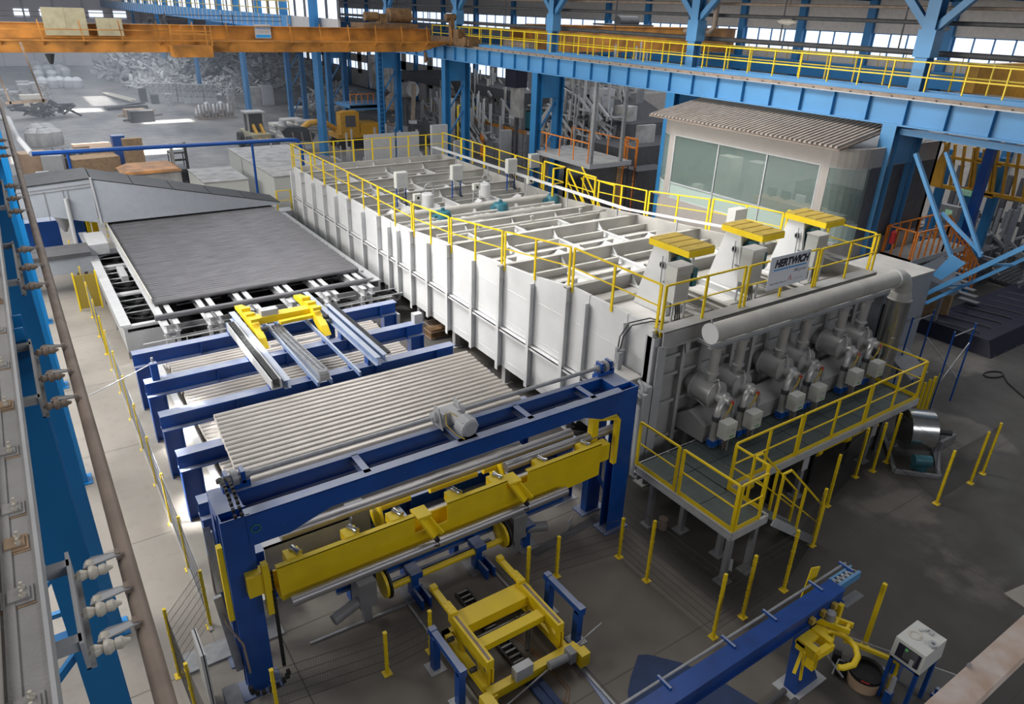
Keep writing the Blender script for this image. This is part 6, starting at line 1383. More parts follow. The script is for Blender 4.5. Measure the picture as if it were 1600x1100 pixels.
for k in range(6): mb.box(WX-1.42, WX-1.4, 2, 165, 9.7+k*0.14, 9.75+k*0.14)
tag(mb.build('far_runway_girder', 'mblue', loc=(WX-1, 30, 10)), 'dark blue crane girder running along the far window wall', 'girder')
t = thing('walkway_railing', 'thin pale railing crossing in front of the bright high windows', 'railing', (WX-1.4, 40, 10.7))
mb = MB(); mb.bar((WX-1.4, 4, 11.75), (WX-1.4, 90, 11.75), 0.04, 0.04); mb.bar((WX-1.4, 4, 11.2), (WX-1.4, 90, 11.2), 0.04, 0.04); mb.build('rail', 'dyellow', t)
for k in range(44):
    mb = MB(); mb.bar((WX-1.4, 4+k*2, 10.7), (WX-1.4, 4+k*2, 11.75), 0.05, 0.05); mb.build('post', 'dyellow', t)
# second bay crane bridges
for k, (y0, y1, z, m, lab) in enumerate(((12.0, 15.0, 10.6, 'amber', 'bright amber crane bridge behind runway railing at right picture edge'), (46, 48.4, 11.0, 'orange', 'distant ochre crane bridge behind the runway railing, upper middle'))):
    t = thing('overhead_crane', lab, 'crane', (45, y0, z))
    mb = MB(); mb.box(33, 55, y0, y0+0.5, z, z+1.7); mb.box(32.8, 55, y0-0.15, y0+0.65, z-0.08, z); mb.box(32.8, 55, y0-0.15, y0+0.65, z+1.7, z+1.78); mb.build('main_girder', m, t)
    mb = MB(); mb.box(33, 55, y1, y1+0.5, z, z+1.7); mb.build('rear_girder', m, t)
    mb = MB(); mb.lathe([(0, 0.4), (0.3, 0.4)], (32.8, y0+0.2, z+0.3), (1, 0, 0), 16); mb.box(32.5, 33.3, y0-0.3, y1+0.6, z+0.1, z+0.6); mb.build('end_carriage', 'rust', t)
    mb = MB(); mb.tube((42, y0+1, z+2.1), (44, y0+1, z+2.1), 0.4, 12); mb.box(41, 45, y0, y1+0.4, z+1.78, z+1.9); mb.build('trolley', 'dark', t)
# ================================================================ orange bridge crane
CY = 51.2
t = thing('bridge_crane', 'long ochre orange bridge crane spanning the hall at upper left', 'crane', (15, CY, 10.6))
mb = MB(); mb.box(-0.6, 28.2, CY+1.3, CY+1.33, 10.75, 12.1); mb.box(-0.6, 28.2, CY+1.05, CY+1.55, 12.1, 12.14); mb.box(-0.6, 28.2, CY+1.05, CY+1.55, 10.72, 10.75); mb.build('main_girder', 'orange', t)
mb = MB(); mb.prism([(-0.6, CY, 11.3), (29.0, CY, 11.3), (29.0, CY, 11.2), (26.6, CY, 10.62), (-0.6, CY, 10.62)], (0, 0.03, 0)); mb.box(-0.6, 29.0, CY-0.05, CY+1.3, 11.28, 11.32); mb.build('walkway_girder', 'orange', t)
for k in range(15):
    x = 0.8+k*2.02
    if 14.6 < x < 16.3: continue
    mb = MB(); mb.prism([(x, CY-0.03, 11.28), (x, CY-0.03, 11.0), (x, CY-0.45, 11.28)], (0.04, 0, 0)); mb.build('bracket', 'orange', t)
    mb = MB(); mb.bar((x, CY-0.4, 11.28), (x-0.1, CY-0.4, 12.35), 0.06, 0.06); mb.build('rail_post', 'orange', t)
mb = MB(); mb.bar((-0.6, CY-0.4, 11.28), (29, CY-0.4, 11.28), 0.1, 0.08); mb.bar((-0.6, CY-0.4, 11.85), (12, CY-0.4, 11.85), 0.05, 0.05); mb.build('walkway_edge', 'orange', t)
mb = MB()
for z in (12.45, 12.7): mb.bar((-0.6, CY+1.5, z), (17, CY+1.5, z), 0.04, 0.04)
for x in (0.2, 0.9, 9.0, 9.7, 13.1, 13.8): mb.bar((x, CY+1.5, 12.14), (x, CY+1.5, 12.8), 0.05, 0.05)
mb.build('rear_railing', 'dark', t)
for x0, x1, z0, z1 in ((3.1, 5.25, 11.5, 12.95), (5.75, 7.1, 11.5, 12.45)):
    mb = MB(); mb.box(x0, x1, CY+0.5, CY+1.0, z0, z1); mb.box(x0+(x1-x0)/2-0.01, x0+(x1-x0)/2+0.01, CY+0.49, CY+0.5, z0, z1); mb.build('electrical_cabinet', 'beige', t)
mb = MB(); mb.box(9.4, 11.7, CY-1.1, CY-0.05, 10.4, 11.05); mb.build('operator_platform', 'orange', t)
for x in (9.4, 10.0, 11.4, 11.7):
    mb = MB(); mb.bar((x, CY-1.1, 11.05), (x, CY-1.1, 12.2), 0.07, 0.07); mb.build('platform_post', 'orange', t)
mb = MB(); mb.bar((9.4, CY-1.1, 12.2), (10.0, CY-1.1, 12.2), 0.06, 0.06); mb.bar((9.4, CY-1.1, 11.7), (11.7, CY-1.1, 11.7), 0.06, 0.06); mb.build('platform_rail', 'orange', t)
mb = MB(); mb.box(29.3, 30.3, CY-2.5, CY+4.0, 11.14, 11.6); mb.box(29.5, 30.1, CY-0.6, CY+0.1, 11.6, 12.2); mb.box(29.6, 29.9, CY+0.6, CY+1.0, 11.6, 12.9); mb.tube((29.2, CY-1.9, 11.4), (30.4, CY-1.9, 11.4), 0.35, 12); mb.tube((29.3, CY+0.9, 13.0), (30.1, CY+0.9, 13.0), 0.25, 10); mb.build('end_carriage', 'brown', t)
mb = MB(); mb.box(22.7, 27.0, CY+1.0, CY+3.4, 12.14, 12.45); mb.build('trolley_frame', 'brown', t)
mb = MB(); mb.tube((24.9, CY+1.6, 13.0), (26.6, CY+1.6, 13.0), 0.5, 18); mb.build('hoist_drum', 'brown', t)
mb = MB(); mb.tube((23.0, CY+1.5, 12.9), (24.0, CY+1.5, 12.9), 0.3, 12); mb.box(24.1, 24.6, CY+1.2, CY+2.0, 12.45, 13.1); mb.build('hoist_motor', 'brown', t)
mb = MB(); mb.box(15.05, 16.1, CY+1.2, CY+1.24, 11.4, 12.25); mb.build('notice_board', 'lgrey', t)
text_mesh('lettering', 'VİNÇ NO: 2011', 0.15, 'skyb', t, (15.10, CY+1.19, 11.97), bold=0.002)
text_mesh('lettering', '5 / 100 TON', 0.15, 'greyink', t, (15.15, CY+1.19, 11.74), bold=0.002)
mb = MB(); mb.box(15.1, 16.05, CY+1.185, CY+1.2, 11.45, 11.62); mb.build('blue_band', 'skyb', t)
mb = MB(); mb.path([(27.0, CY, 10.6), (27.1, CY, 10.2), (27.0, CY, 9.9)], 0.12, 8); mb.build('buffer', 'brown', t)
# ladder frame of the crane at left edge
t = thing('crane_cage', 'rusty brown hanging cage frame at the left edge below the orange crane', 'cage', (0.7, 49, 9))
for x in (0.1, 1.7):
    mb = MB(); mb.bar((x, 50.5, 11.2), (x+0.45, 50.5, 8.0), 0.1, 0.1); mb.build('upright', 'rust', t)
mb = MB(); mb.bar((0.3, 50.5, 8.05), (2.3, 50.5, 8.15), 0.1, 0.15); mb.build('cross_bar', 'rust', t)
mb = MB(); mb.lathe([(0, 0.25), (0.5, 0.1), (0.55, 0.05)], (3.0, CY, 10.55), (0, 0, -1), 12); tag(mb.build('crane_horn', 'dark', loc=(3, CY, 10.5)), 'small dark horn hanging below the left part of orange crane', 'horn')

# ================================================================ control room
t = thing('control_room', 'taupe control room with rounded corners, wide tinted windows and corrugated roof', 'building', (30, 21, 0))
CX = 27.5; Y0, Y1 = 16.1, 27.2; R = 1.3; ZW0, ZW1, ZT = 6.0, 8.32, 9.1
def outline(off=0.0):
    pts = []
    for k in range(9):
        a = pi+ (pi/2)*k/8; pts.append((CX+R+(R+off)*cos(a)*1.0, Y0+R+(R+off)*sin(a)))
    pts = [(34.0, Y0-off)]+list(reversed(pts))
    for k in range(9):
        a = pi-(pi/2)*k/8; pts.append((CX+R+(R+off)*cos(a), Y1-R+(R+off)*sin(a)))
    pts.append((34.0, Y1+off))
    return pts
ol = outline()
def ring(z0, z1, m, nm, th=0.12, sub=None):
    mb = MB(); oi = outline(-th)
    for i in range(len(ol)-1):
        if sub and not sub(i): continue
        a, b, c, d = ol[i], ol[i+1], oi[i+1], oi[i]
        mb.hexa([(d[0], d[1], z0), (c[0], c[1], z0), (b[0], b[1], z0), (a[0], a[1], z0), (d[0], d[1], z1), (c[0], c[1], z1), (b[0], b[1], z1), (a[0], a[1], z1)])
    o = mb.build(nm, m, t); return o
ring(ZW1, ZT, 'taupe', 'upper_wall'); ring(3.6, 5.2, 'taupe', 'lower_wall')
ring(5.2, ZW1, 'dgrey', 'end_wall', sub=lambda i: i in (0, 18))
ring(5.2, ZW1, 'taupe', 'corner_wall', sub=lambda i: i in (8, 10))
def wall_y(a, b, z0, z1, m, nm, x=CX, th=0.12): mb = MB(); mb.box(x, x+th, a, b, z0, z1); return mb.build(nm, m, t)
ya, yb = 17.55, 25.75
wall_y(Y0+R-0.02, ya, 5.2, ZW1, 'taupe', 'pier'); wall_y(yb, Y1-R+0.02, 5.2, ZW1, 'taupe', 'pier')
ps = [ya, 20.2, 22.95, yb]
for a, b in zip(ps, ps[1:]):
    wall_y(a+0.03, b-0.03, ZW0, ZW1-0.03, 'glass', 'window_pane', CX+0.03, 0.02)
    wall_y(a+0.03, b-0.03, 5.25, ZW0-0.05, 'frost', 'frosted_panel', CX+0.03, 0.02)
for p in ps: wall_y(p-0.03, p+0.03, 5.2, ZW1, 'lgrey', 'mullion', CX-0.01, 0.08)
for z in (5.2, ZW0-0.04, ZW1-0.03): wall_y(ya, yb, z, z+0.05, 'lgrey', 'window_bar', CX-0.01, 0.08)
for nm, sub in (('curved_pane', lambda i: 1 <= i <= 7), ('curved_pane', lambda i: 11 <= i <= 17)):
    oi = ol; ring(ZW0, ZW1-0.03, 'glass', nm, 0.02, sub); ring(5.2, ZW0-0.05, 'frost', 'curved_panel', 0.02, sub); ring(ZW0-0.05, ZW0, 'lgrey', 'window_bar', 0.05, sub); ring(ZW1-0.03, ZW1+0.01, 'lgrey', 'window_bar', 0.05, sub)
mb = MB(); mb.box(CX+0.12, 33.9, Y0+0.2, Y1-0.2, 5.15, 5.25); mb.build('room_floor', 'grey', t)
mb = MB(); mb.box(33.8, 34.0, Y0, Y1, 3.6, ZT); mb.build('back_wall', 'lgrey', t)
mb = MB(); mb.box(28.6, 33.9, Y0+0.6, Y1-0.3, ZT-0.15, ZT-0.1); mb.build('room_ceiling', 'lgrey', t)
for x in (28.6, 33):
    for y in (Y0+1.5, 21.6, Y1-1.5):
        mb = MB(); mb.box(x-0.15, x+0.15, y-0.15, y+0.15, 0, 3.6); mb.build('leg', 'mblue', t)
# interior
for x, y, sx, sy, h, m, nm in ((30.5, 24.6, 0.8, 1.0, 2.0, 'cabinet', 'locker'), (30.6, 22.9, 0.7, 0.8, 2.0, 'lgrey', 'locker'), (29.6, 20.0, 1.0, 3.4, 0.75, 'card', 'desk'), (29.4, 18.0, 0.8, 1.6, 0.75, 'lgrey', 'desk'), (28.7, 24.9, 0.4, 0.4, 0.7, 'cabinet', 'printer'), (32.5, 19, 1.2, 5, 1.2, 'dgrey', 'counter')):
    mb = MB(); mb.cbox((x, y, 5.25), sx, sy, h); mb.build(nm, m, t)
for k in range(4):
    mb = MB(); mb.cbox((29.7, 18.8+k*0.8, 6.05), 0.06, 0.5, 0.35); mb.cbox((29.7, 18.8+k*0.8, 6.0), 0.15, 0.12, 0.06); mb.build('monitor', 'ink' if k != 1 else 'signw', t)
mb = MB(); mb.box(29.3, 30.6, 17.6, 17.9, 8.3, 8.36); mb.build('ceiling_lamp', 'signw', t)
# corrugated lean-to roof: separate sheets
zl, zh = 9.12, 9.93; xl, xh = 27.0, 31.5
for k in range(11):
    ya_ = 16.6+k*0.96
    mb = MB(); mb.hexa([(xl, ya_, zl), (xh, ya_, zh), (xh, ya_+0.96, zh), (xl, ya_+0.96, zl), (xl, ya_, zl+0.03), (xh, ya_, zh+0.03), (xh, ya_+0.96, zh+0.03), (xl, ya_+0.96, zl+0.03)]); o = mb.build('roof_sheet', 'corr', t)
    for j in range(4):
        y0 = ya_+0.04+j*0.24
        mb = MB(); mb.hexa([(xl-0.03, y0, zl+0.03), (xh, y0, zh+0.03), (xh, y0+0.16, zh+0.03), (xl-0.03, y0+0.16, zl+0.03), (xl-0.03, y0+0.03, zl+0.11), (xh, y0+0.03, zh+0.11), (xh, y0+0.12, zh+0.11), (xl-0.03, y0+0.12, zl+0.11)]); mb.build('ridge', 'ridge', o)
mb = MB(); mb.bar((xl, 16.57, zl-0.02), (xh, 16.57, zh-0.02), 0.05, 0.08); mb.bar((xl, 27.2, zl-0.02), (xh, 27.2, zh-0.02), 0.06, 0.12); mb.bar((xl, 16.57, zl-0.03), (xl, 27.2, zl-0.03), 0.03, 0.04); mb.build('verge_board', 'rust', t)
mb = MB(); mb.lathe([(0, 0.12), (0.5, 0.12), (0.58, 0.04)], (30.6, 15.4, 5.1), (0, 0, 1), 12); tag(mb.build('fire_extinguisher', 'red', loc=(30.6, 15.4, 5)), 'red fire extinguisher between control room end and near blue column', 'extinguisher')

# ================================================================ orange landing and stair at the near column
t = thing('orange_landing', 'small grey landing with orange railings and stair right of near blue column', 'platform', (33, 15.5, 4.2))
mb = MB(); mb.box(31.0, 35.6, 14.6, 16.0, 4.42, 4.5); mb.build('deck', 'dust', t)
mb = MB(); mb.box(31.0, 31.06, 14.6, 16.0, 4.25, 4.5); mb.box(31.0, 35.6, 14.55, 14.61, 4.25, 4.5); mb.build('edge_beam', 'lgrey', t)
for x, y in ((31.2, 14.8), (35.4, 14.8), (31.2, 15.8), (35.4, 15.8)):
    mb = MB(); mb.box(x-0.08, x+0.08, y-0.08, y+0.08, 0, 4.42); mb.build('leg', 'grey', t)
def orail(a, b, n, h=1.2):
    mb = MB(); mb.bar((a[0], a[1], a[2]+h), (b[0], b[1], b[2]+h), 0.06, 0.06); mb.build('orange_rail', 'rorange', t)
    for k in range(n+1):
        p = lerp(a, b, k/n); mb = MB(); mb.bar(p, (p[0], p[1], p[2]+h), 0.06, 0.06); mb.build('orange_baluster', 'rorange', t)
orail((31.03, 15.95, 4.5), (31.03, 14.7, 4.5), 3); orail((31.05, 14.6, 4.5), (33.6, 14.6, 4.5), 5)
orail((33.6, 14.6, 4.5), (37.8, 14.6, 2.0), 9); orail((35.6, 15.6, 4.5), (40.0, 15.6, 1.6), 10); orail((31.2, 15.95, 4.5), (35.4, 15.95, 4.5), 5)
for k in range(9):
    q = k/9; mb = MB(); mb.cbox((35.6+4.2*q, 15.1, 4.3-3.9*q), 0.4, 0.95, 0.05); mb.build('stair_step', 'grey', t)
mb = MB(); mb.prism([(31.6, 14.4, 4.2), (33.4, 14.4, 4.4), (34.4, 13.6, 3.0), (34.2, 13.6, 2.8), (32.0, 14.2, 3.6)], (0, 0.2, -0.3)); tag(mb.build('duct_hood', 'hood', loc=(33, 14, 3.5)), 'dark slate duct hood under the orange landing', 'hood')
# exit sign and hanging lamp post
t = thing('exit_sign', 'small green lit running-man exit sign on a blue post, right side', 'sign', (38.5, 14.5, 6))
c = U(1508, 301, x=40)
mb = MB(); mb.box(c[0], c[0]+0.05, c[1]-0.3, c[1]+0.3, c[2]-0.14, c[2]+0.14); mb.build('panel', 'exit', t)
mb = MB(); mb.box(c[0]-0.01, c[0], c[1]-0.2, c[1]-0.12, c[2]-0.09, c[2]+0.1); mb.prism([(c[0]-0.01, c[1]+0.25, c[2]), (c[0]-0.01, c[1]+0.05, c[2]+0.08), (c[0]-0.01, c[1]+0.05, c[2]-0.08)], (0.01, 0, 0)); mb.box(c[0]-0.01, c[0], c[1]-0.1, c[1]+0.05, c[2]-0.02, c[2]+0.02); mb.build('pictogram', 'signw', t)
mb = MB(); mb.box(c[0]+0.06, c[0]+0.5, c[1]-0.7, c[1]-0.3, 0, 10); tag(mb.build('post', 'blue', loc=(c[0]+0.3, c[1]-0.5, 0)), 'dark blue post carrying the green exit sign', 'post')
# yellow frames, racks and log bundle in the dark right bay
for i, (px, py, w, n, q) in enumerate(((1475, 235, 3.0, 6, 'small bundle behind the brace'), (1525, 240, 7.0, 14, 'long row at the right edge'))):
    c = U(px, py, x=42); t = thing('yellow_rack', 'yellow vertical slats hanging in the right bay, '+q, 'rack', (c[0], c[1], c[2]-1))
    for k in range(n):
        y = c[1]-k*w/n; mb = MB(); mb.bar((42, y, c[2]+0.4), (42.3, y-0.25, c[2]-2.0), 0.18, 0.1); mb.build('slat', 'amber', t)
    mb = MB(); mb.bar((42.1, c[1], c[2]-0.3), (42.1, c[1]-w, c[2]-0.3), 0.15, 0.15); mb.bar((42.25, c[1]+0.1, c[2]-1.9), (42.25, c[1]-w, c[2]-1.9), 0.2, 0.2); mb.build('bar', 'amber', t)
    mb = MB(); mb.box(42.6, 43.0, c[1]-w, c[1]-w+0.4, 0, c[2]); mb.box(42.6, 43.0, c[1]-0.2, c[1]+0.2, 0, c[2]); mb.build('support', 'mblue', t)
mb = MB(); c = U(1462, 262, x=38); mb.prism([(38, c[1]-0.3, c[2]+1.4), (38, c[1]+0.4, c[2]-0.9), (38, c[1]-0.5, c[2]-0.9)], (0.15, 0, 0)); mb.box(38, 38.12, c[1]-0.1, c[1]+0.05, c[2]+1.2, 10.0); tag(mb.build('tapering_plate', 'amber', loc=(38, c[1], 0)), 'yellow tapering plate hanging between the blue braces', 'plate')
for i, (px, py, n, q) in enumerate(((1545, 430, 8, 'under the near crane brace'), (1590, 345, 6, 'far back at the right edge'))):
    c = U(px, py, z=0.1)
    for k in range(n):
        mb = MB(); mb.tube((c[0]-1, c[1]-k*0.28, 0.14), (c[0]+7, c[1]-k*0.28+0.6, 0.14), 0.13, 10)
        tag(mb.build('aluminium_log', 'aluk', loc=(c[0], c[1]-k*0.28, 0.14)), '%s dark log of the floor bundle %s' % (nth(k), q), 'log', 'logs on the right floor '+q)
t = thing('billet_rack', 'tall dark rusty rack with upright prongs at the right picture edge', 'rack', (48, 17, 0))
for k in range(16):
    y = 22-k*0.75
    mb = MB(); mb.box(50, 50.25, y, y+0.3, 0, 5.6-0.02*k); mb.build('prong', 'dgrey', t)
for z in (1.2, 2.6, 4.0):
    mb = MB(); mb.box(50.3, 50.6, 9.5, 22.5, z, z+0.25); mb.build('shelf_beam', 'dgrey', t)
t = thing('plastic_wrapped_stack', 'low dark stack wrapped in shiny black plastic on the right floor', 'stack', (42, 13, 0))
c = U(1560, 500, z=0.5); mb = MB(); mb.hexa([(c[0]-4, c[1]-1.6, 0), (c[0]+6, c[1]-1.6, 0), (c[0]+6, c[1]+2.2, 0), (c[0]-4, c[1]+2.2, 0), (c[0]-3.7, c[1]-1.2, 0.7), (c[0]+6, c[1]-1.2, 0.8), (c[0]+6, c[1]+1.9, 0.75), (c[0]-3.7, c[1]+1.9, 0.65)]); mb.build('cover', 'ink', t)
mb = MB()
for k in range(9): mb.path([(c[0]-3.6+k*1.1, c[1]-1.6, 0.02), (c[0]-3.2+k*1.1, c[1]-0.5, 0.76), (c[0]-3.5+k*1.1, c[1]+1.5, 0.72)], 0.03, 5)
mb.build('fold', 'dgrey', t)
c = U(1465, 478, z=1.0); mb = MB(); mb.cbox((c[0], c[1], 0), 0.2, 1.1, 1.9); tag(mb.build('wood_board', 'wood', loc=(c[0], c[1], 0)), 'brown upright wooden board right of the big grey housing', 'board')
t = thing('floor_operator_box', 'grey operator box with green lit screen on post in dark right bay', 'box', (40, 15, 0)); c = U(1483, 336, x=39)
mb = MB(); mb.cbox((39, c[1], c[2]-0.3), 0.4, 0.9, 0.8); mb.build('body', 'grey', t); mb = MB(); mb.box(38.78, 38.8, c[1]-0.2, c[1]+0.15, c[2], c[2]+0.3); mb.build('screen', 'exit', t); mb = MB(); mb.cbox((39, c[1], 0), 0.2, 0.2, c[2]-0.3); mb.build('post', 'grey', t)
t = thing('dark_machine', 'dark heavy machine block standing behind orange stair in the right bay', 'machine', (44, 18, 0))
mb = MB(); mb.box(41, 46, 17, 24, 0, 2.2); mb.build('body', 'dgrey', t)
for k in range(5):
    mb = MB(); mb.tube((40, 18+k*1.0, 2.5), (47, 18+k*1.0, 2.6), 0.12, 8); mb.build('bar', 'rust' if k % 2 else 'zinc', t)

# dusty air over the far yard
hz = bpy.data.materials.new('dusty_air'); hz.use_nodes = True; nt = hz.node_tree; nt.nodes.clear()
vo = nt.nodes.new('ShaderNodeOutputMaterial'); vs = nt.nodes.new('ShaderNodeVolumeScatter'); vs.inputs['Color'].default_value = (0.80, 0.88, 1, 1); vs.inputs['Density'].default_value = 0.0032
nt.links.new(vs.outputs[0], vo.inputs['Volume'])
mb = MB(); mb.box(-8.8, 25, 56, 184, 0.05, 9.8); o = mb.build('dust_haze', hz, loc=(8, 120, 0), kind='stuff'); tag(o, 'thin bluish dust haze hanging over the far left yard', 'haze')
# ================================================================ mezzanine landing
t = thing('mezzanine', 'grey hanging landing with orange railings left of the control room', 'platform', (31.7, 38, 5))
mb = MB(); mb.box(30, 33.5, 35.0, 41.3, 4.92, 5.0); mb.build('deck', 'dust', t)
mb = MB(); mb.box(29.95, 30.0, 35.0, 41.3, 4.72, 5.02); mb.box(29.95, 33.5, 34.94, 35.0, 4.72, 5.02); mb.build('edge_beam', 'lgrey', t)
for p in ((30.1, 35.05), (32.6, 35.05)):
    mb = MB(); mb.box(p[0]-0.1, p[0]+0.1, p[1]-0.1, p[1]+0.1, 4.75, 9.97); mb.build('hanger_post', 'zinc', t)
orail((30.05, 41.2, 5.0), (30.05, 35.3, 5.0), 4, 1.25); orail((33.4, 41.2, 5.0), (33.4, 35.3, 5.0), 3, 1.25)
t = thing('cage_ladder', 'thin dark lattice ladder tower below right end of mezzanine', 'ladder', (33, 34.6, 0))
for x, y in ((32.2, 34.2), (33.2, 34.2), (32.2, 34.9), (33.2, 34.9)):
    mb = MB(); mb.bar((x, y, 0), (x, y, 4.7), 0.05, 0.05); mb.build('upright', 'black', t)
for k in range(8):
    mb = MB(); mb.bar((32.2, 34.2, 0.5+k*0.55), (33.2, 34.2, 0.5+k*0.55), 0.04, 0.04); mb.build('rung', 'black', t)
# ---------------------------------------------------------------- old melting plant behind
t = thing('melting_furnace', 'old grey furnace plant with walkways behind the two blue columns', 'furnace', (44, 62, 0))
mb = MB(); mb.box(40, 47, 56, 76, 0, 3.2); mb.build('body', 'grey', t)
for k in range(12):
    mb = MB(); mb.box(39.9, 40.0, 56.5+k*1.65, 56.8+k*1.65, 0, 3.2); mb.build('wall_rib', 'grey', t)
for z in (0.8, 1.6, 2.4):
    mb = MB(); mb.box(39.85, 39.95, 56, 76, z, z+0.12); mb.build('wall_band', 'grey', t)
mb = MB(); mb.box(41, 46, 58, 84, 5.6, 6.6); mb.build('flue_beam', 'dgrey', t)
for y in (58.5, 64, 70, 78, 83.5):
    mb = MB(); mb.box(41.2, 41.5, y-0.15, y+0.15, 0, 5.6); mb.build('flue_post', 'grey', t)
mb = MB(); mb.lathe([(0, 1.0), (0.9, 1.0), (0.9, 0.6), (0.9, 0)], (41, 59.5, 4.2), (0.4, -1, 0), 20); mb.build('blower_drum', 'lgrey', t)
mb = MB(); mb.box(41.5, 43.2, 57.2, 59.2, 3.4, 4.9); mb.build('blower_motor', 'teal', t)
for a, b in (((40, 57, 3.2), (40, 75, 3.2)),):
    for z in (0.55, 1.1):
        mb = MB(); mb.bar((a[0], a[1], a[2]+z), (b[0], b[1], b[2]+z), 0.06, 0.06); mb.build('rail', 'zinc', t)
    for k in range(13):
        mb = MB(); mb.bar((40, 57+k*1.5, 3.2), (40, 57+k*1.5, 4.3), 0.06, 0.06); mb.build('rail_post', 'zinc', t)
mb = MB(); mb.box(39.95, 40.0, 56, 76, 3.2, 3.5); mb.build('edge_board', 'orange', t)
mb = MB()
for k in range(9): mb.bar((39.6, 62+k*1.4, 3.6+0.2*(k % 3)), (39.6, 63.2+k*1.4, 4.4+0.3*(k % 2)), 0.1, 0.1)
mb.build('pipework', 'dyellow', t, kind='stuff')
t = thing('exhaust_duct', 'large grey S-bent duct between blue ladder column and old furnace', 'duct', (38, 74, 7))
def Uy(px, py, y): return U(px, py, y=y)
mb = MB(); mb.path([Uy(592, 106, 74), Uy(600, 106, 73), Uy(606, 116, 73), Uy(610, 128, 72), Uy(618, 137, 71), Uy(628, 141, 70), Uy(645, 140, 68)], 0.75, 16); mb.build('duct', 'dust', t)
mb = MB(); c = Uy(578, 112, 76); mb.lathe([(0, 0.3), (0, 1.7), (1.1, 1.7), (1.1, 0.3)], c, (1, -0.3, 0), 22); mb.build('fan_casing', 'dust', t)
mb = MB(); c = Uy(568, 128, 76); mb.box(c[0]-2.5, c[0]+3, 74, 78, c[2]-2.4, c[2]-2.1); mb.box(c[0]-2.5, c[0]+3, 74, 74.1, c[2]-2.6, c[2]-2.0); mb.build('fan_platform', 'cblue', t)
orail((c[0]-2.4, 74.1, c[2]-2.1), (c[0]+0.2, 74.1, c[2]-2.1), 4, 1.1)
for x in (c[0]-1, c[0]+2.2):
    mb = MB(); mb.box(x-0.15, x+0.15, 75.8, 76.1, 0, c[2]-2.4); mb.build('platform_leg', 'mblue', t)
t = thing('chimney_post', 'brown vertical pipe with white foot, hanging before the old furnace', 'post', (38, 68, 3))
a = Uy(647, 130, 66); b = Uy(645, 188, 66); mb = MB(); mb.tube(a, b, 0.22, 8); mb.build('pipe', 'rust', t)
mb = MB(); mb.cbox((b[0], b[1], b[2]-0.3), 0.6, 0.6, 0.3); mb.build('foot', 'lgrey', t)
mb = MB(); mb.box(b[0]-0.1, b[0]+0.1, b[1]-0.1, b[1]+0.1, 0, b[2]-0.3); mb.build('stem', 'dgrey', t)
t = thing('control_valve_stand', 'teal and yellow valve pipework at the grey tower, behind far railing', 'valve', (38.6, 66, 0))
mb = MB(); mb.box(37.6, 39.0, 67.5, 68.5, 0, 5.2); mb.build('tower', 'lgrey', t)
mb = MB(); mb.path([(39.3, 66, 0.8), (39.3, 66, 2.6), (39.6, 66, 3.2), (40.2, 66, 3.6)], 0.28, 10); mb.build('pipe', 'teal', t)
mb = MB(); mb.path([(38.7, 66.4, 0.6), (38.7, 66.4, 4.6), (40.0, 66.4, 4.8)], 0.1, 8); mb.build('gas_pipe', 'yellow', t)
mb = MB(); mb.box(39.6, 39.9, 65.8, 66.2, 0, 4.5); mb.build('frame_post', 'rust', t)
mb = MB(); mb.tube((40.0, 63.5, 0), (40.0, 63.5, 2.2), 0.32, 12); mb.build('orange_tank', 'rorange', t)
for k, (x, y, w, h, lab) in enumerate(((44.0, 58, 1.2, 2.6, 'tall grey cabinet standing before the old furnace body'), (36, 56.8, 1.8, 2.2, 'flat grey sheet panel behind the far right roof railing'), (31.0, 47.9, 1.3, 2.0, 'grey sheet hung behind right roof railing, beyond the mezzanine'))):
    x = (39.0, 33.6, 26.3)[k]; mb = MB(); mb.cbox((x, y, 0 if k < 2 else 3.0), w, 0.3, h+ (0.8 if k < 2 else 0.9)); tag(mb.build('grey_cabinet', 'lgrey', loc=(x, y, 0)), lab, 'cabinet')
mb = MB(); mb.box(26.2, 26.4, 47.6, 48.0, 0, 3.0); tag(mb.build('sheet_post', 'grey', loc=(26.3, 47.8, 0)), 'short grey post below the grey sheet near right roof railing', 'post')
for k, (x0, x1, q) in enumerate(((20.2, 22.5, 'left'), (22.7, 24.4, 'right'))):
    mb = MB(); mb.box(x0, x1, 47.4, 47.5, 0.0, 5.6); tag(mb.build('privacy_screen', 'lgrey', loc=(x0, 47.4, 0)), 'flat pale screen standing behind far end railing, %s one' % q, 'screen')
# tilting furnace with ladders behind mezzanine
t = thing('tilting_furnace', 'tilted grey furnace drum with pipes and cages behind the mezzanine', 'furnace', (44, 48, 0))
mb = MB(); mb.hexa([(40, 44, 1.0), (47, 44, 1.0), (47, 52.5, 1.6), (40, 52.5, 3.0), (40.5, 44.2, 5.6), (47, 44.2, 5.6), (47, 52.2, 8.2), (40.5, 52.2, 8.2)]); mb.build('body', 'dgrey', t)
mb = MB()
for k in range(6): y = 44.4+k*1.5; mb.bar((40.0, y, 1.5+0.2*k), (40.4, y, 5.6+0.4*k), 0.25, 0.2)
mb.build('body_rib', 'grey', t)
for z in (0.0, 1.2, 2.0):
    mb = MB(); mb.bar((39.6, 43.8, 4.3+z), (39.6, 52.5, 6.3+z), 0.15, 0.15); mb.build('sloping_rail', 'zinc', t)
for k in range(8):
    mb = MB(); mb.bar((39.6, 44+k*1.15, 4.3+k*0.26), (39.6, 44+k*1.15, 6.4+k*0.26), 0.08, 0.08); mb.build('rail_post', 'zinc', t)
mb = MB(); mb.path([(39.3, 52.8, 1.0), (39.3, 52.6, 5.0), (39.5, 51.5, 6.2), (40, 50, 6.4)], 0.35, 10); mb.build('bent_duct', 'lgrey', t)
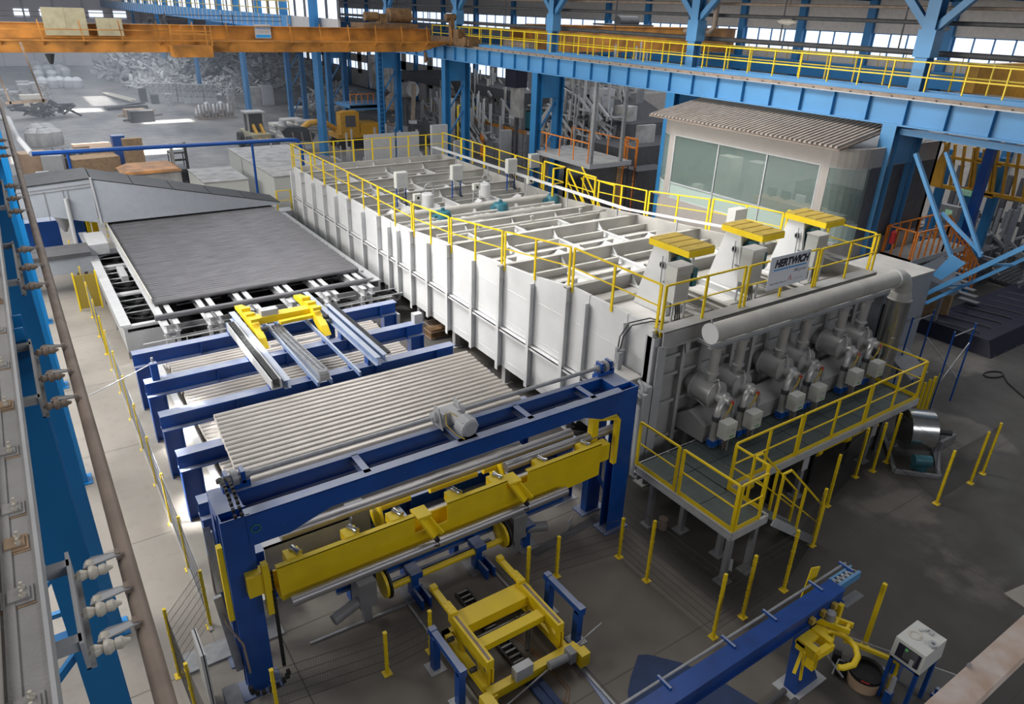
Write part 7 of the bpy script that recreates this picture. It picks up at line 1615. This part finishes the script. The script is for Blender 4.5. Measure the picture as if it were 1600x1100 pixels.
mb = MB(); mb.cbox((40.5, 46.4, 6.4), 1.3, 1.6, 1.8); mb.build('panel_box', 'lgrey', t)
mb = MB(); mb.hexa([(39.5, 50.5, 2.2), (39.8, 50.5, 2.2), (39.8, 52.2, 2.2), (39.5, 52.2, 2.2), (39.5, 49.8, 4.6), (39.8, 49.8, 4.6), (39.8, 51.2, 4.6), (39.5, 51.2, 4.6)]); mb.build('hatch_plate', 'lgrey', t)
for q, (x, y, z) in enumerate(((41, 44.0, 7.2), (43, 45.5, 8.3), (42, 49, 8.6))):
    mb = MB(); mb.cbox((x, y, z-1.2), 1.2, 1.4, 1.1, 0.3); mb.build('top_unit', 'grey' if q else 'dust', t)
mb = MB()
for k in range(7):
    mb.bar((41+0.6*k, 44+k*1.2, 7.0+0.2*k), (42+0.5*k, 46+k*1.1, 9.0), 0.1, 0.1)
mb.build('pipework', 'dust', t, kind='stuff')
t = thing('cage_ladder', 'rust-brown caged ladder standing left of the second blue column', 'ladder', (37.5, 49, 0))
for k in range(9):
    th = k*pi/4; mb = MB(); mb.bar((37.5+0.5*cos(th), 49.5+0.5*sin(th), 0.0), (37.5+0.5*cos(th), 49.5+0.5*sin(th), 4.6), 0.05, 0.05); mb.build('cage_bar', 'rust', t)
    if k > 7: break
for k in range(5):
    mb = MB(); mb.lathe([(0, 0.52), (0.08, 0.52)], (37.5, 49.5, 0.6+k*0.95), (0, 0, 1), 12); mb.build('cage_hoop', 'rust', t)
t = thing('service_cabinet', 'cream panel box on dark post at upper level, left of second blue column', 'box', (38, 50, 0))
c = U(808, 160, x=37); mb = MB(); mb.cbox((37, c[1], c[2]-1.2), 0.4, 1.5, 2.4); mb.build('body', 'dust', t); mb = MB(); mb.cbox((37, c[1], 0), 0.3, 0.3, c[2]-1.2); mb.build('post', 'dgrey', t); mb = MB(); mb.cbox((37.1, c[1]+0.4, c[2]+1.2), 1.2, 1.6, 1.5); mb.build('upper_box', 'ink', t)
# benches and bins between mezzanine and control room
for k, (px, py, w, d, h, m, nm, lab, cat) in enumerate((
  (980, 262, 1.2, 1.2, 1.6, 'wood', 'tool_crate', 'brown crate beside the orange trestle below mezzanine', 'crate'),
  (1010, 262, 3.2, 1.6, 2.0, 'dgrey', 'work_bench', 'dark bench with orange frame left of the control room', 'bench'),
  (965, 250, 1.4, 1.4, 1.1, 'dkyel', 'waste_bin', 'yellow metal bin behind the mezzanine right end', 'bin'),
  (1005, 232, 2.6, 1.2, 1.5, 'green', 'green_machine', 'green machine tool behind the dark bench', 'machine'),
  (1010, 195, 1.8, 0.3, 3.6, 'dust', 'leaning_plate', 'large grey plate leaning behind the green machine', 'plate'),
  (1015, 175, 9.0, 4.0, 5.0, 'dgrey', 'storage_tank', 'dark tank structure left of the control room roof', 'tank'))):
    c = U(px, py, x=38+k*0.8); m = 'teal' if m == 'green' else m
    mb = MB(); mb.cbox((c[0], c[1], 0.0), w, d, max(0.5, c[2]) if k < 5 else 4.6); tag(mb.build(nm, m, loc=(c[0], c[1], 0)), lab, cat)
t = thing('orange_trestle', 'bright orange open trestle standing beside brown crate', 'frame', (38, 36, 0))
c = U(993, 268, x=36.5)
for dy in (0, 1.2):
    mb = MB(); mb.bar((36.4, c[1]+dy, 0), (36.4, c[1]+dy, c[2]+2.2), 0.12, 0.12); mb.build('leg', 'rorange', t)
mb = MB(); mb.bar((36.4, c[1], c[2]+2.2), (36.4, c[1]+1.2, c[2]+2.2), 0.12, 0.12); mb.bar((36.4, c[1], c[2]+1.6), (36.4, c[1]+1.2, c[2]+1.6), 0.1, 0.1); mb.bar((36.4, c[1]-2.5, c[2]+2.15), (38.5, c[1]-2.5, c[2]+2.15), 0.1, 1.8); mb.build('top_bar', 'rorange', t)
for k, (dy, q) in enumerate(((0, 'left'), (1.4, 'right'))):
    c = U(975+12*k, 222, x=40); mb = MB(); mb.lathe([(0, 0.4), (c[2], 0.4)], (40, c[1], 0), (0, 0, 1), 14); tag(mb.build('steel_drum', 'steel', loc=(40, c[1], 0)), 'shiny steel drum behind the yellow bin, %s one' % q, 'drum')
t = thing('floor_railing', 'low orange floor railing left of the control room base', 'railing', (31, 31, 0))
for z in (0.6, 1.2):
    mb = MB(); mb.bar((30.5, 34, z+1.0), (32.5, 28.2, z+1.0), 0.05, 0.05); mb.build('rail', 'rorange', t)
for k in range(6): mb = MB(); mb.bar((30.5+0.4*k, 34-1.16*k, 0), (30.5+0.4*k, 34-1.16*k, 2.2), 0.05, 0.05); mb.build('post', 'rorange', t)
# hook and block hanging at the ladder column
t = thing('crane_hook', 'rusty crane hook block hanging between the ladder column and next', 'hook', (33, 70, 5))
c = U(612, 165, y=69)
mb = MB(); mb.lathe([(0, 0.1), (0.3, 0.6), (1.4, 0.6), (1.8, 0.15)], (c[0], 69, c[2]-0.6), (0, 0, 1), 12); mb.build('block', 'rust', t)
mb = MB(); mb.path([(c[0]+0.5*cos(a), 69, c[2]-1.4+0.5*sin(a)) for a in [pi/2-q*pi/6 for q in range(10)]], 0.13, 6); mb.build('hook', 'rust', t)
mb = MB(); mb.tube((c[0], 69, c[2]+1.2), (c[0], 69, 11), 0.03, 5); mb.build('rope', 'dgrey', t)
# ---------------------------------------------------------------- excavator
c = U(548, 222, z=0)
ex, ey = 30.0, 74.0
t = thing('excavator', 'yellow excavator with square cab behind the far end of furnace', 'excavator', (ex, ey, 0))
for d in (-1.2, 1.2):
    mb = MB(); mb.prism([(ex-2, ey+d-0.3, 0.3), (ex-1.6, ey+d-0.3, 0), (ex+1.9, ey+d-0.3, 0), (ex+2.3, ey+d-0.3, 0.3), (ex+2.3, ey+d-0.3, 0.6), (ex+1.9, ey+d-0.3, 0.9), (ex-1.6, ey+d-0.3, 0.9), (ex-2, ey+d-0.3, 0.6)], (0, 0.6, 0)); mb.build('track', 'black', t)
mb = MB(); mb.box(ex-1.9, ex+2.9, ey-1.4, ey+1.4, 1.05, 1.5); mb.box(ex+0.6, ex+2.9, ey-1.4, ey+1.4, 1.5, 2.4); mb.build('body', 'amber', t)
mb = MB(); mb.box(ex-1.5, ex+0.5, ey-1.4, ey-0.2, 1.5, 3.6); mb.box(ex-1.2, ex+0.4, ey-1.3, ey-0.3, 3.6, 3.7); mb.build('cab', 'amber', t)
mb = MB(); mb.box(ex-1.0, ex+0.1, ey-1.43, ey-1.4, 2.2, 3.3); mb.build('cab_window', 'dgrey', t)
mb = MB(); mb.path([(ex-1.5, ey+0.3, 1.8), (ex-3.0, ey, 2.7), (ex-4.6, ey-0.4, 2.6), (ex-5.5, ey-0.6, 2.0)], 0.32, 6); mb.build('boom', 'amber', t)
mb = MB(); mb.prism([(ex-7.6, ey-1.2, 2.5), (ex-5.2, ey-1.2, 2.4), (ex-4.2, ey-1.2, 1.6), (ex-4.6, ey-1.2, 0.9), (ex-6.9, ey-1.2, 1.2)], (0, 1.2, 0)); mb.build('stick', 'dark', t)
for k in range(5):
    mb = MB(); mb.bar((ex-6.6+k*0.9, ey-1.4, 2.0), (ex-6.4+k*0.9, ey-1.5, -0.0), 0.1, 0.1); mb.build('grapple_tine', 'rust', t)
mb = MB(); mb.lathe([(0, 0.15), (0.5, 0.55), (1.1, 0.3)], (ex-7.6, ey-1, 2.1), (0.3, 0, 1), 8); mb.build('bucket', 'dust', t)
# ---------------------------------------------------------------- wheel loader
lx, ly = 20.9, 76.5
t = thing('wheel_loader', 'yellow wheel loader with dark glazed cab, nose towards the camera', 'loader', (lx, ly, 0))
for a, b in ((-1.1, -1.6), (1.1, -1.6), (-1.1, 1.6), (1.1, 1.6)):
    mb = MB(); mb.tube((lx+a-0.25, ly+b, 0.75), (lx+a+0.25, ly+b, 0.75), 0.75, 14); mb.build('wheel', 'black', t)
mb = MB(); mb.box(lx-0.9, lx+0.9, ly-2.2, ly+2.6, 0.8, 1.7); mb.build('chassis', 'beige', t)
for x in (lx-0.75, lx+0.75):
    for y in (ly-0.5, ly+0.9):
        mb = MB(); mb.box(x-0.08, x+0.08, y-0.08, y+0.08, 1.7, 3.5); mb.build('cab_post', 'dust', t)
mb = MB(); mb.box(lx-0.7, lx+0.7, ly-0.45, ly+0.85, 1.7, 3.4); mb.build('cab_glass', 'dark', t)
mb = MB(); mb.box(lx-0.95, lx+0.95, ly-0.7, ly+1.1, 3.5, 3.65); mb.build('cab_roof', 'dust', t)
for s in (-0.35, 0.35):
    mb = MB(); mb.bar((lx+s, ly-0.6, 2.4), (lx+s+0.1, ly-3.0, 0.6), 0.22, 0.3); mb.build('lift_arm', 'amber', t)
mb = MB(); mb.prism([(lx-1.4, ly-3.0, 0.0), (lx-1.4, ly-3.9, 0.0), (lx-1.4, ly-3.0, 1.1)], (2.8, 0, 0)); mb.build('bucket', 'dark', t)
# ---------------------------------------------------------------- forklift
fx, fy = 10.9, 62.5
t = thing('forklift', 'dark forklift with tall double mast between crates and white containers', 'forklift', (fx, fy, 0))
mb = MB(); mb.box(fx-0.6, fx+0.6, fy, fy+2.3, 0.35, 1.3); mb.build('body', 'dgrey', t)
for x in (fx-0.5, fx+0.5):
    mb = MB(); mb.box(x-0.1, x+0.1, fy-0.25, fy-0.05, 0.1, 3.4); mb.build('mast', 'dust' if x < fx else 'dark', t)
for z in (0.9, 2.0, 3.2):
    mb = MB(); mb.box(fx-0.5, fx+0.5, fy-0.2, fy-0.1, z, z+0.15); mb.build('mast_cross_bar', 'dark', t)
mb = MB(); mb.box(fx-0.6, fx+0.6, fy+0.2, fy+1.5, 2.5, 2.6); mb.build('overhead_guard', 'dark', t)
for x in (fx-0.55, fx+0.55):
    for y in (fy+0.25, fy+1.45):
        mb = MB(); mb.bar((x, y, 1.3), (x, y, 2.5), 0.07, 0.07); mb.build('guard_post', 'dark', t)
for x in (fx-0.6, fx+0.6):
    for y in (fy+0.3, fy+2.0):
        mb = MB(); mb.tube((x-0.12, y, 0.35), (x+0.12, y, 0.35), 0.35, 12); mb.build('wheel', 'black', t)
for x in (fx-0.3, fx+0.3):
    mb = MB(); mb.box(x-0.07, x+0.07, fy-1.4, fy-0.25, 0.08, 0.14); mb.build('fork', 'dark', t)
# ---------------------------------------------------------------- blue overhead pipe
t = thing('overhead_pipe', 'long dark blue pipe crossing above the far aisle, on three thin posts', 'pipe', (8, 50, 5))
mb = MB(); mb.path([(0.9, 48.4, 5.6), (8, 48.4, 5.52), (15.2, 48.4, 5.45), (15.8, 48.4, 5.4), (16.05, 48.4, 5.15), (16.1, 48.4, 4.6), (16.1, 48.4, 0.0)], 0.13, 12); mb.build('pipe', 'blue', t)
for x, z in ((2.6, 5.58), (12.9, 5.47)):
    mb = MB(); mb.tube((x, 48.4, 0), (x, 48.4, z), 0.08, 8); mb.build('post', 'blue', t)
mb = MB(); mb.path([(0.9, 48.4, 5.6), (0.5, 53, 5.8), (0.3, 57, 6.4), (-0.4, 58, 6.4)], 0.16, 10); mb.build('bend', 'lgrey', t)
# ---------------------------------------------------------------- white containers
t = thing('site_container', 'larger white container with flat grey roof left of the furnace far end', 'container', (17, 56, 0))
mb = MB(); mb.box(14.3, 19.0, 49.2, 60.8, 0.0, 2.9); mb.build('body', 'cabinet', t)
mb = MB(); mb.box(14.25, 19.05, 49.15, 60.85, 2.9, 2.98); mb.build('roof', 'dust', t)
mb = MB(); mb.box(14.28, 14.3, 57.0, 57.1, 0, 2.9); mb.build('door_seam', 'grey', t)
mb = MB(); mb.tube((17.5, 60, 2.98), (17.5, 60, 3.3), 0.05, 6); mb.build('vent_pipe', 'lgrey', t)
t = thing('site_container', 'smaller white container with chamfered left side, beside the forklift', 'container', (11.8, 53, 0))
mb = MB(); mb.box(10.3, 13.2, 51.6, 56.5, 0.0, 2.4); mb.build('body', 'cabinet', t)
mb = MB(); mb.box(10.25, 13.25, 51.55, 56.55, 2.4, 2.47); mb.build('roof', 'dust', t)
mb = MB(); mb.box(11.6, 12.6, 51.57, 51.6, 0.9, 1.7); mb.build('door', 'lgrey', t)
# ---------------------------------------------------------------- crates and boxes behind the hood
CR = [(58, 272, 2.0, 1.6, 1.8, 'card', 'brown cardboard carton farthest left behind the air hood'), (88, 272, 1.5, 1.2, 1.6, 'lgrey', 'white barrel-like bundle behind the left part of hood'),
 (70, 285, 0.9, 0.9, 0.8, 'lgrey', 'small white block just over the hood edge at left'), (150, 266, 3.6, 2.2, 1.2, 'wood', 'open wooden crate with low sides behind the hood peak'),
 (148, 250, 3.0, 1.8, 1.4, 'card', 'large carton behind the open wooden crate'), (170, 257, 2.4, 2.0, 1.6, 'card', 'carton right of the large carton, same brown'),
 (215, 268, 1.5, 0.6, 2.8, 'wood', 'tall narrow upright wooden crate beside the forklift'), (192, 258, 1.0, 1.0, 2.6, 'blue', 'dark blue upright box between cartons and tall crate'),
 (110, 262, 2.6, 2.0, 1.0, 'dgrey', 'dark heap of metal parts left of the open crate')]
for px, py, w_, d_, h_, m, lab in CR:
    c = U(px, py, z=0); nm = 'barrel' if 'barrel' in lab else ('parts_heap' if 'heap' in lab else 'crate')
    mb = MB(); mb.cbox((c[0], c[1], 0), w_, d_, h_, random.uniform(-0.3, 0.3))
    if 'heap' in lab:
        for k in range(30): a = random.uniform(0, 6.3); mb.bar((c[0]+1.3*cos(a), c[1]+sin(a), random.uniform(0.2, 1.2)), (c[0]+random.uniform(-1.4, 1.4), c[1]+random.uniform(-1, 1), random.uniform(0.3, 1.6)), 0.12, 0.12)
    tag(mb.build(nm, m, loc=(c[0], c[1], 0)), lab, nm.replace('_', ' '))
t = thing('tarpaulin_crate', 'long low crate with orange-brown lid right behind the hood slope', 'crate', (8.5, 60, 0))
mb = MB(); mb.box(6.2, 10.0, 57.6, 60.4, 0, 2.2); mb.build('body', 'dust', t)
mb = MB(); mb.hexa([(6.1, 57.4, 2.2), (10.1, 57.4, 2.2), (10.1, 60.5, 2.2), (6.1, 60.5, 2.2), (6.4, 57.6, 2.35), (9.9, 57.6, 2.35), (9.6, 60.3, 2.5), (6.8, 60.3, 2.5)]); mb.build('lid', 'orange', t)
t = thing('trolley', 'small pale metal trolley frame on the bright floor strip', 'trolley', (7.3, 74, 0)); c = U(148, 248, z=0)
for dx in (-1, 1):
    for dy in (-0.4, 0.4):
        mb = MB(); mb.box(c[0]+dx-0.05, c[0]+dx+0.05, c[1]+dy-0.05, c[1]+dy+0.05, 0, 0.9); mb.build('leg', 'zinc', t)
mb = MB(); mb.cbox((c[0], c[1], 0.9), 2.2, 1.0, 0.08); mb.build('top', 'lgrey', t)
t = thing('wooden_crates', 'open pale wooden crate behind the far left corner of furnace roof', 'crate', (18, 50, 0))
for a, b in (((15.9+1.5, 48.9), (19.4, 48.9)), ((17.4, 48.9), (17.0, 51.5)), ((19.4, 48.9), (19.0, 51.5))):
    mb = MB(); mb.bar((a[0]+1.2, a[1], 2.6), (b[0]+1.2, b[1], 2.6), 0.08, 0.9); mb.build('side', 'wood', t)
mb = MB(); mb.box(18.0, 20.7, 48.8, 51.6, 0, 2.2); mb.build('base', 'card', t)
# ---------------------------------------------------------------- far yard : bags, ingots, bales, pallets
for i, (px, py) in enumerate(((62, 118), (76, 117), (95, 116), (104, 120), (62, 126), (84, 126), (68, 138), (84, 138), (96, 137), (110, 138), (122, 138), (92, 108), (56, 110), (78, 108))):
    c = U(px, py, z=0); mb = MB(); s = 1.8
    mb.lathe([(0, 0.75), (0.3, 0.9), (1.2, 0.9), (1.6, 0.6), (1.75, 0.2)], (c[0], c[1], 0), (0, 0, 1), 10)
    tag(mb.build('bulk_bag', 'lgrey', loc=(c[0], c[1], 0)), 'white bulk bag in the far left yard, %s counted from the left front' % nth(i), 'bag', 'white bulk bags far left')
for i, (px, py, n, w_) in enumerate(((8, 165, 9, 1.6), (27, 165, 8, 1.6), (47, 165, 12, 1.8), (68, 165, 13, 2.0), (40, 150, 9, 1.6))):
    c = U(px, py, z=0); t = thing('ingot_stack', 'grey stack of layered ingots at the left edge, %s from the left' % nth(i), 'stack', (c[0], c[1], 0), 'ingot stacks far left')
    for k in range(n):
        mb = MB(); mb.cbox((c[0]+0.05*(k % 2), c[1], k*0.23), w_, 1.8, 0.19); mb.build('layer', 'scrap', t)
mb = MB(); c = U(55, 185, z=0)
for k in range(60): a = random.uniform(0, 6.3); r = random.uniform(0, 4.2); mb.bar((c[0]+1.0+r*cos(a), c[1]+r*0.6*sin(a), random.uniform(0.1, 1.6)), (c[0]+1.0+(r-1.5)*cos(a+0.4), c[1]+r*0.5*sin(a+0.3), random.uniform(0.3, 2.0)), 0.25, 0.2)
tag(mb.build('dark_scrap_heap', 'dark', loc=(c[0], c[1], 0), kind='stuff'), 'dark heap of scrap profiles left of the open floor', 'scrap heap')
c = U(44, 165, z=0); mb = MB(); mb.cbox((c[0]+0.5, c[1]-4, 1.3), 2.6, 1.2, 0.5); mb.cbox((c[0]+0.5, c[1]-4, 0), 2.2, 1.0, 1.3); tag(mb.build('pale_container', 'porcelain', loc=(c[0], c[1], 0)), 'cream flat-topped bin in front of the ingot stacks', 'bin')
for i, (px, py) in enumerate(((58, 228), (72, 228), (86, 226), (62, 219), (76, 218))):
    c = U(px, py, z=0); mb = MB(); mb.lathe([(0, 0.8), (0.4, 0.9), (1.3, 0.85), (1.6, 0.5)], (c[0], c[1], 0), (0, 0, 1), 8)
    tag(mb.build('bulk_bag', 'dust', loc=(c[0], c[1], 0)), 'dusty pinkish bulk bag left of the open floor, %s of the group' % nth(i), 'bag', 'dusty bulk bags left')
for i, px in enumerate((241, 251, 261, 272, 283, 293, 303, 313, 324, 334)):
    x = px+0; c = U(x, 159 if i < 5 else 161, z=0)
    t = thing('scrap_bale', 'grey bale stack before the scrap heap, %s from the left' % nth(i), 'bale', (c[0], c[1], 0), 'grey bales before scrap heap')
    for k in range(3):
        mb = MB(); mb.cbox((c[0], c[1], k*0.86), 0.82, 1.2, 0.82, 0.03*k); mb.build('bale', 'scrap' if k else 'lgrey', t)
for i, (px, py, h_) in enumerate(((262, 160, 1.5), (358, 165, 2.6), (222, 155, 1.8), (240, 158, 1.2))):
    c = U(px, py+2, z=0); mb = MB(); mb.cbox((c[0], c[1]-1.5, 0), 0.9, 1.0, h_); tag(mb.build('small_bale', 'scrap' if i < 2 else 'dark', loc=(c[0], c[1], 0)), ('lighter half-height bale in front of the bale row', 'single tall pale bale right of the bale row', 'dark blue upright box left of the bale row', 'small dark box touching left end of bale row')[i], 'bale')
t = thing('steel_cage', 'red-brown steel cage filled with white lumps on the open floor', 'cage', (22.5, 100, 0))
c = U(340, 186, z=0)
for k in range(11):
    mb = MB(); mb.bar((c[0]-2.2+k*0.42, c[1], 0), (c[0]-2.3+k*0.44, c[1], 1.9), 0.14, 0.14); mb.build('cage_bar', 'rust', t)
mb = MB(); mb.bar((c[0]-2.3, c[1], 0.1), (c[0]+2.3, c[1], 0.1), 0.2, 0.2); mb.bar((c[0]-2.3, c[1]+2, 0.1), (c[0]+2.3, c[1]+2, 0.1), 0.2, 0.2); mb.build('cage_base', 'rust', t)
for k in range(5):
    mb = MB(); mb.lathe([(0, 0.5), (0.5, 0.7), (1.2, 0.5), (1.5, 0.15)], (c[0]-1.7+k*0.85, c[1]+1.0, 0.2+0.3*(k % 2)), (0, 0, 1), 8); mb.build('lump', 'lgrey', t)
for i, (px, py, lab) in enumerate(((198, 170, 'dark flat scrap piece on the floor under bright patch'), (222, 190, 'dark brown box scrap with planks on the sunlit floor patch'), (212, 182, 'pale plate leaning on the dark box scrap'))):
    c = U(px, py, z=0); mb = MB(); mb.cbox((c[0], c[1], 0), (5, 2.6, 2.4)[i], 1.6, (0.4, 1.3, 0.9)[i], 0.1); mb.bar((c[0]-2, c[1], 0.2), (c[0]+2.5, c[1]+1, 0.6), 0.3, 0.2); tag(mb.build('floor_scrap', ('dark', 'dark', 'rusty')[i], loc=(c[0], c[1], 0)), lab, 'scrap')
mb = MB(); c = U(195, 157, z=0); mb.bar((c[0]-1.3, c[1]+8, 0.3), (c[0]+0.8, c[1]-4, 0.5), 0.35, 0.2); mb.bar((c[0]-1.8, c[1]+8, 0.3), (c[0]+0.2, c[1]-5, 0.5), 0.3, 0.2); tag(mb.build('pale_beam', 'porcelain', loc=(c[0], c[1], 0)), 'pair of pale long beams lying aslant on the open floor', 'beam')
for i, (px, py, n) in enumerate(((440, 205, 3), (455, 213, 2), (468, 215, 2), (480, 206, 4), (455, 198, 3), (470, 188, 5))):
    c = U(px, py, z=0); t = thing('plank_pallet', 'pile of pale plates on pallets between loader and excavator, %s of six' % nth(i), 'pile', (c[0], c[1], 0), 'pale plate piles')
    for k in range(n): mb = MB(); mb.cbox((c[0]+random.uniform(-.1, .1), c[1], k*0.34), 2.3, 1.9, 0.28, random.uniform(-0.2, 0.2)); mb.build('plate', 'dust' if k % 2 else 'alud', t)
for i, (px, py, h_, m, lab) in enumerate(((418, 163, 2.6, 'lgrey', 'pale cabinet standing before the blue column row'), (398, 163, 2.4, 'dust', 'dull tall cabinet left of the pale cabinet'), (470, 178, 1.5, 'dark', 'dark machine at foot of the second-farthest blue column'), (610, 218, 1.6, 'lgrey', 'small grey cabinet right of the ladder column'), (625, 218, 1.5, 'lgrey', 'second small grey cabinet right of the ladder column'))):
    c = U(px, py, z=0); mb = MB(); mb.cbox((c[0], c[1], 0), 1.6 if i < 3 else 1.3, 1.6, h_); mb.cbox((c[0], c[1]-0.82, 0.2), 1.2, 0.04, h_-0.4); tag(mb.build('yard_cabinet', m, loc=(c[0], c[1], 0)), lab, 'cabinet')
# ---------------------------------------------------------------- scrap mountain
def heap(cx, cy, rx, ry, h, n, seed, smin, smax, long_=0.3):
    rnd = random.Random(seed); mb = MB()
    nu = 22; 
    for i in range(n):
        a = rnd.uniform(0, 2*pi); r = math.sqrt(rnd.random())
        x = cx+rx*r*cos(a); y = cy+ry*r*sin(a); z = h*(1-r**1.25)*rnd.uniform(0.75, 1.05)
        s = rnd.uniform(smin, smax); L = s*(4 if rnd.random() < long_ else 1.4)
        d = Vector((rnd.uniform(-1, 1), rnd.uniform(-1, 1), rnd.uniform(-0.5, 0.9))).normalized()*L/2
        mb.bar((x-d.x, y-d.y, max(0.05, z-d.z)), (x+d.x, y+d.y, max(0.05, z+d.z)), s*0.5, s*0.18, up=(rnd.uniform(-1, 1), rnd.uniform(-1, 1), 1))
    # inner mound
    k = 14; pr = [(h*0.86*(1-(q/k)**1.25), q/k) for q in range(k, -1, -1)]
    for (z0, r0_), (z1, r1_) in zip(pr, pr[1:]):
        for j in range(18):
            t0, t1 = 2*pi*j/18, 2*pi*(j+1)/18
            P = lambda r, t_, z: (cx+rx*r*cos(t_), cy+ry*r*sin(t_), z)
            mb.face([P(r0_, t0, z0), P(r0_, t1, z0), P(r1_, t1, z1), P(r1_, t0, z1)])
    return mb
tag(heap(28, 160, 10.5, 20, 8.5, 5200, 3, 0.5, 1.6).build('scrap_heap', 'scrap', loc=(28, 160, 0), kind='stuff'), 'mountain of tangled aluminium scrap at the far end of the hall', 'scrap heap')
tag(heap(44, 150, 9, 22, 8.0, 3000, 5, 0.5, 1.5).build('scrap_heap', 'scrap', loc=(44, 150, 0), kind='stuff'), 'second scrap mountain partly hidden by the blue column row', 'scrap heap')
tag(heap(31.5, 128.5, 6.5, 4.5, 2.4, 1400, 7, 0.3, 0.8, 0.05).build('scrap_heap', 'scrapw', loc=(31, 128, 0), kind='stuff'), 'low white heap of small castings before the scrap mountain', 'scrap heap')
tag(heap(41, 106, 5.5, 7, 3.0, 1000, 9, 0.3, 0.8, 0.05).build('scrap_heap', 'scrapw', loc=(41, 106, 0), kind='stuff'), 'pale heap of small scrap seen between blue columns', 'scrap heap')
tag(heap(24, 139, 6, 5, 2.6, 700, 11, 0.4, 0.9, 0.2).build('scrap_heap', 'scrapw', loc=(24, 139, 0), kind='stuff'), 'bright foot of the scrap mountain spilling onto the floor', 'scrap heap')
# ---------------------------------------------------------------- end wall and upper left
mb = MB(); mb.box(-9, 56, 186, 186.4, 0, 15.7); struct(mb, 'wall_far', 'endwall')
for k in (1, 2, 4, 5):
    mb = MB(); mb.box(2+k*4.4, 4.6+k*4.4, 185.9, 186, 9.2, 10.6); o = mb.build('window_%d' % (100+k), 'daylight', kind='structure')
for k in range(12):
    mb = MB(); mb.box(-8+k*5.3, -7.7+k*5.3, 185.6, 186, 0, 15.7); tag(mb.build('wall_column', 'lgrey', loc=(-8+k*5.3, 186, 0)), 'column on the far end wall of the hall, %s from the left' % nth(k), 'column')

# far gallery : ribbed pale blue girder with railing and bright roof-light strip
t = thing('far_gallery', 'pale blue ribbed gallery girder with railing above the orange crane, far left', 'gallery', (22, 120, 11.6))
mb = MB(); mb.box(22, 22.1, 66, 185, 11.45, 12.6); mb.box(21.7, 22.4, 66, 185, 11.4, 11.45); mb.build('girder_web', 'cblue', t)
for k in range(60):
    mb = MB(); mb.box(21.9, 22.0, 66.5+k*2, 66.6+k*2, 11.45, 12.6); mb.build('web_stiffener', 'lgrey', t)
for z in (13.1, 13.7):
    mb = MB(); mb.bar((22, 66, z), (22, 185, z), 0.08, 0.08); mb.build('rail', 'dyellow', t)
for k in range(40):
    mb = MB(); mb.bar((22, 66+k*3, 12.6), (22, 66+k*3, 13.7), 0.08, 0.08); mb.build('post', 'dyellow', t)
for k in range(14):
    y = 70+k*8.5
    mb = MB(); mb.box(25.6, 26.0, y, y+1.4, 0 if k % 3 == 0 else 11.4, 15.6); mb.build('gallery_column', 'mblue', t)
mb = MB(); mb.box(26.3, 26.5, 66, 185, 15.0, 16.5); mb.box(26.3, 26.5, 66, 185, 11.0, 12.4); mb.build('back_wall', 'wallp', t)
o = bpy.data.objects.new('window_201', None); COL.objects.link(o); o.location = (26.4, 120, 12.4); o['_o'] = (26.4, 120, 12.4); o['kind'] = 'structure'
for k in range(42):
    mb = MB(); mb.box(26.38, 26.42, 66.2+k*2.83, 68.5+k*2.83, 12.4, 15.0); mb.build('pane', 'daylight', o)
mb = MB()
for k in range(43): mb.box(26.32, 26.46, 65.7+k*2.83, 66.2+k*2.83, 12.4, 15.0)
mb.build('frame', 'dgrey', o)
# clutter of pipes and struts on the old plant
def clutter(cx, cy, cz, rx, ry, rz, n, seed, m, lab):
    rnd = random.Random(seed); mb = MB()
    for i in range(n):
        p = (cx+rnd.uniform(-rx, rx), cy+rnd.uniform(-ry, ry), cz+rnd.uniform(-rz, rz)); L = rnd.uniform(0.8, 3.0); ax = rnd.choice(((1, 0, 0), (0, 1, 0), (0, 0, 1), (0, 0, 1), (0, 0.8, 0.5)))
        q = tuple(p[j]+ax[j]*L for j in range(3)); mb.bar(p, q, rnd.uniform(0.06, 0.22), rnd.uniform(0.06, 0.22))
    tag(mb.build('pipework', m, loc=(cx, cy, cz), kind='stuff'), lab, 'pipework')
clutter(39.3, 67, 2.6, 0.5, 8, 1.4, 90, 1, 'lgrey', 'tangle of pale pipes on the front of the old furnace')
clutter(43, 66, 5.0, 2.5, 9, 1.2, 120, 2, 'dust', 'tangle of dusty pipes on top of the old furnace')
clutter(39.2, 47.5, 4.4, 0.5, 4, 2.2, 90, 3, 'lgrey', 'tangle of pale pipes at the front of the tilted furnace drum')
clutter(42, 47.5, 8.2, 2, 4, 0.8, 60, 4, 'dust', 'struts and pipes on top of the tilted furnace drum')
clutter(46, 17.5, 1.6, 3.5, 3, 1.2, 70, 5, 'zinc', 'jumble of bars and profiles behind the orange stair')
clutter(28, 60, 0.7, 4, 2.5, 0.5, 60, 6, 'dust', 'low jumble of profiles on floor behind the furnace far end')

railing([(13.2, 45.3, 1.6), (14.1, 45.3, 1.6)], 'guard_railing', 'tiny yellow rail frame in the gap between hood tip and furnace far corner', h=1.3, posts=0.8)
mb = MB(); mb.box(13.1, 14.2, 45.2, 46.2, 0, 1.6); tag(mb.build('step_block', 'lgrey', loc=(13.6, 45.7, 0)), 'pale step block under the tiny yellow rail at furnace far corner', 'block')
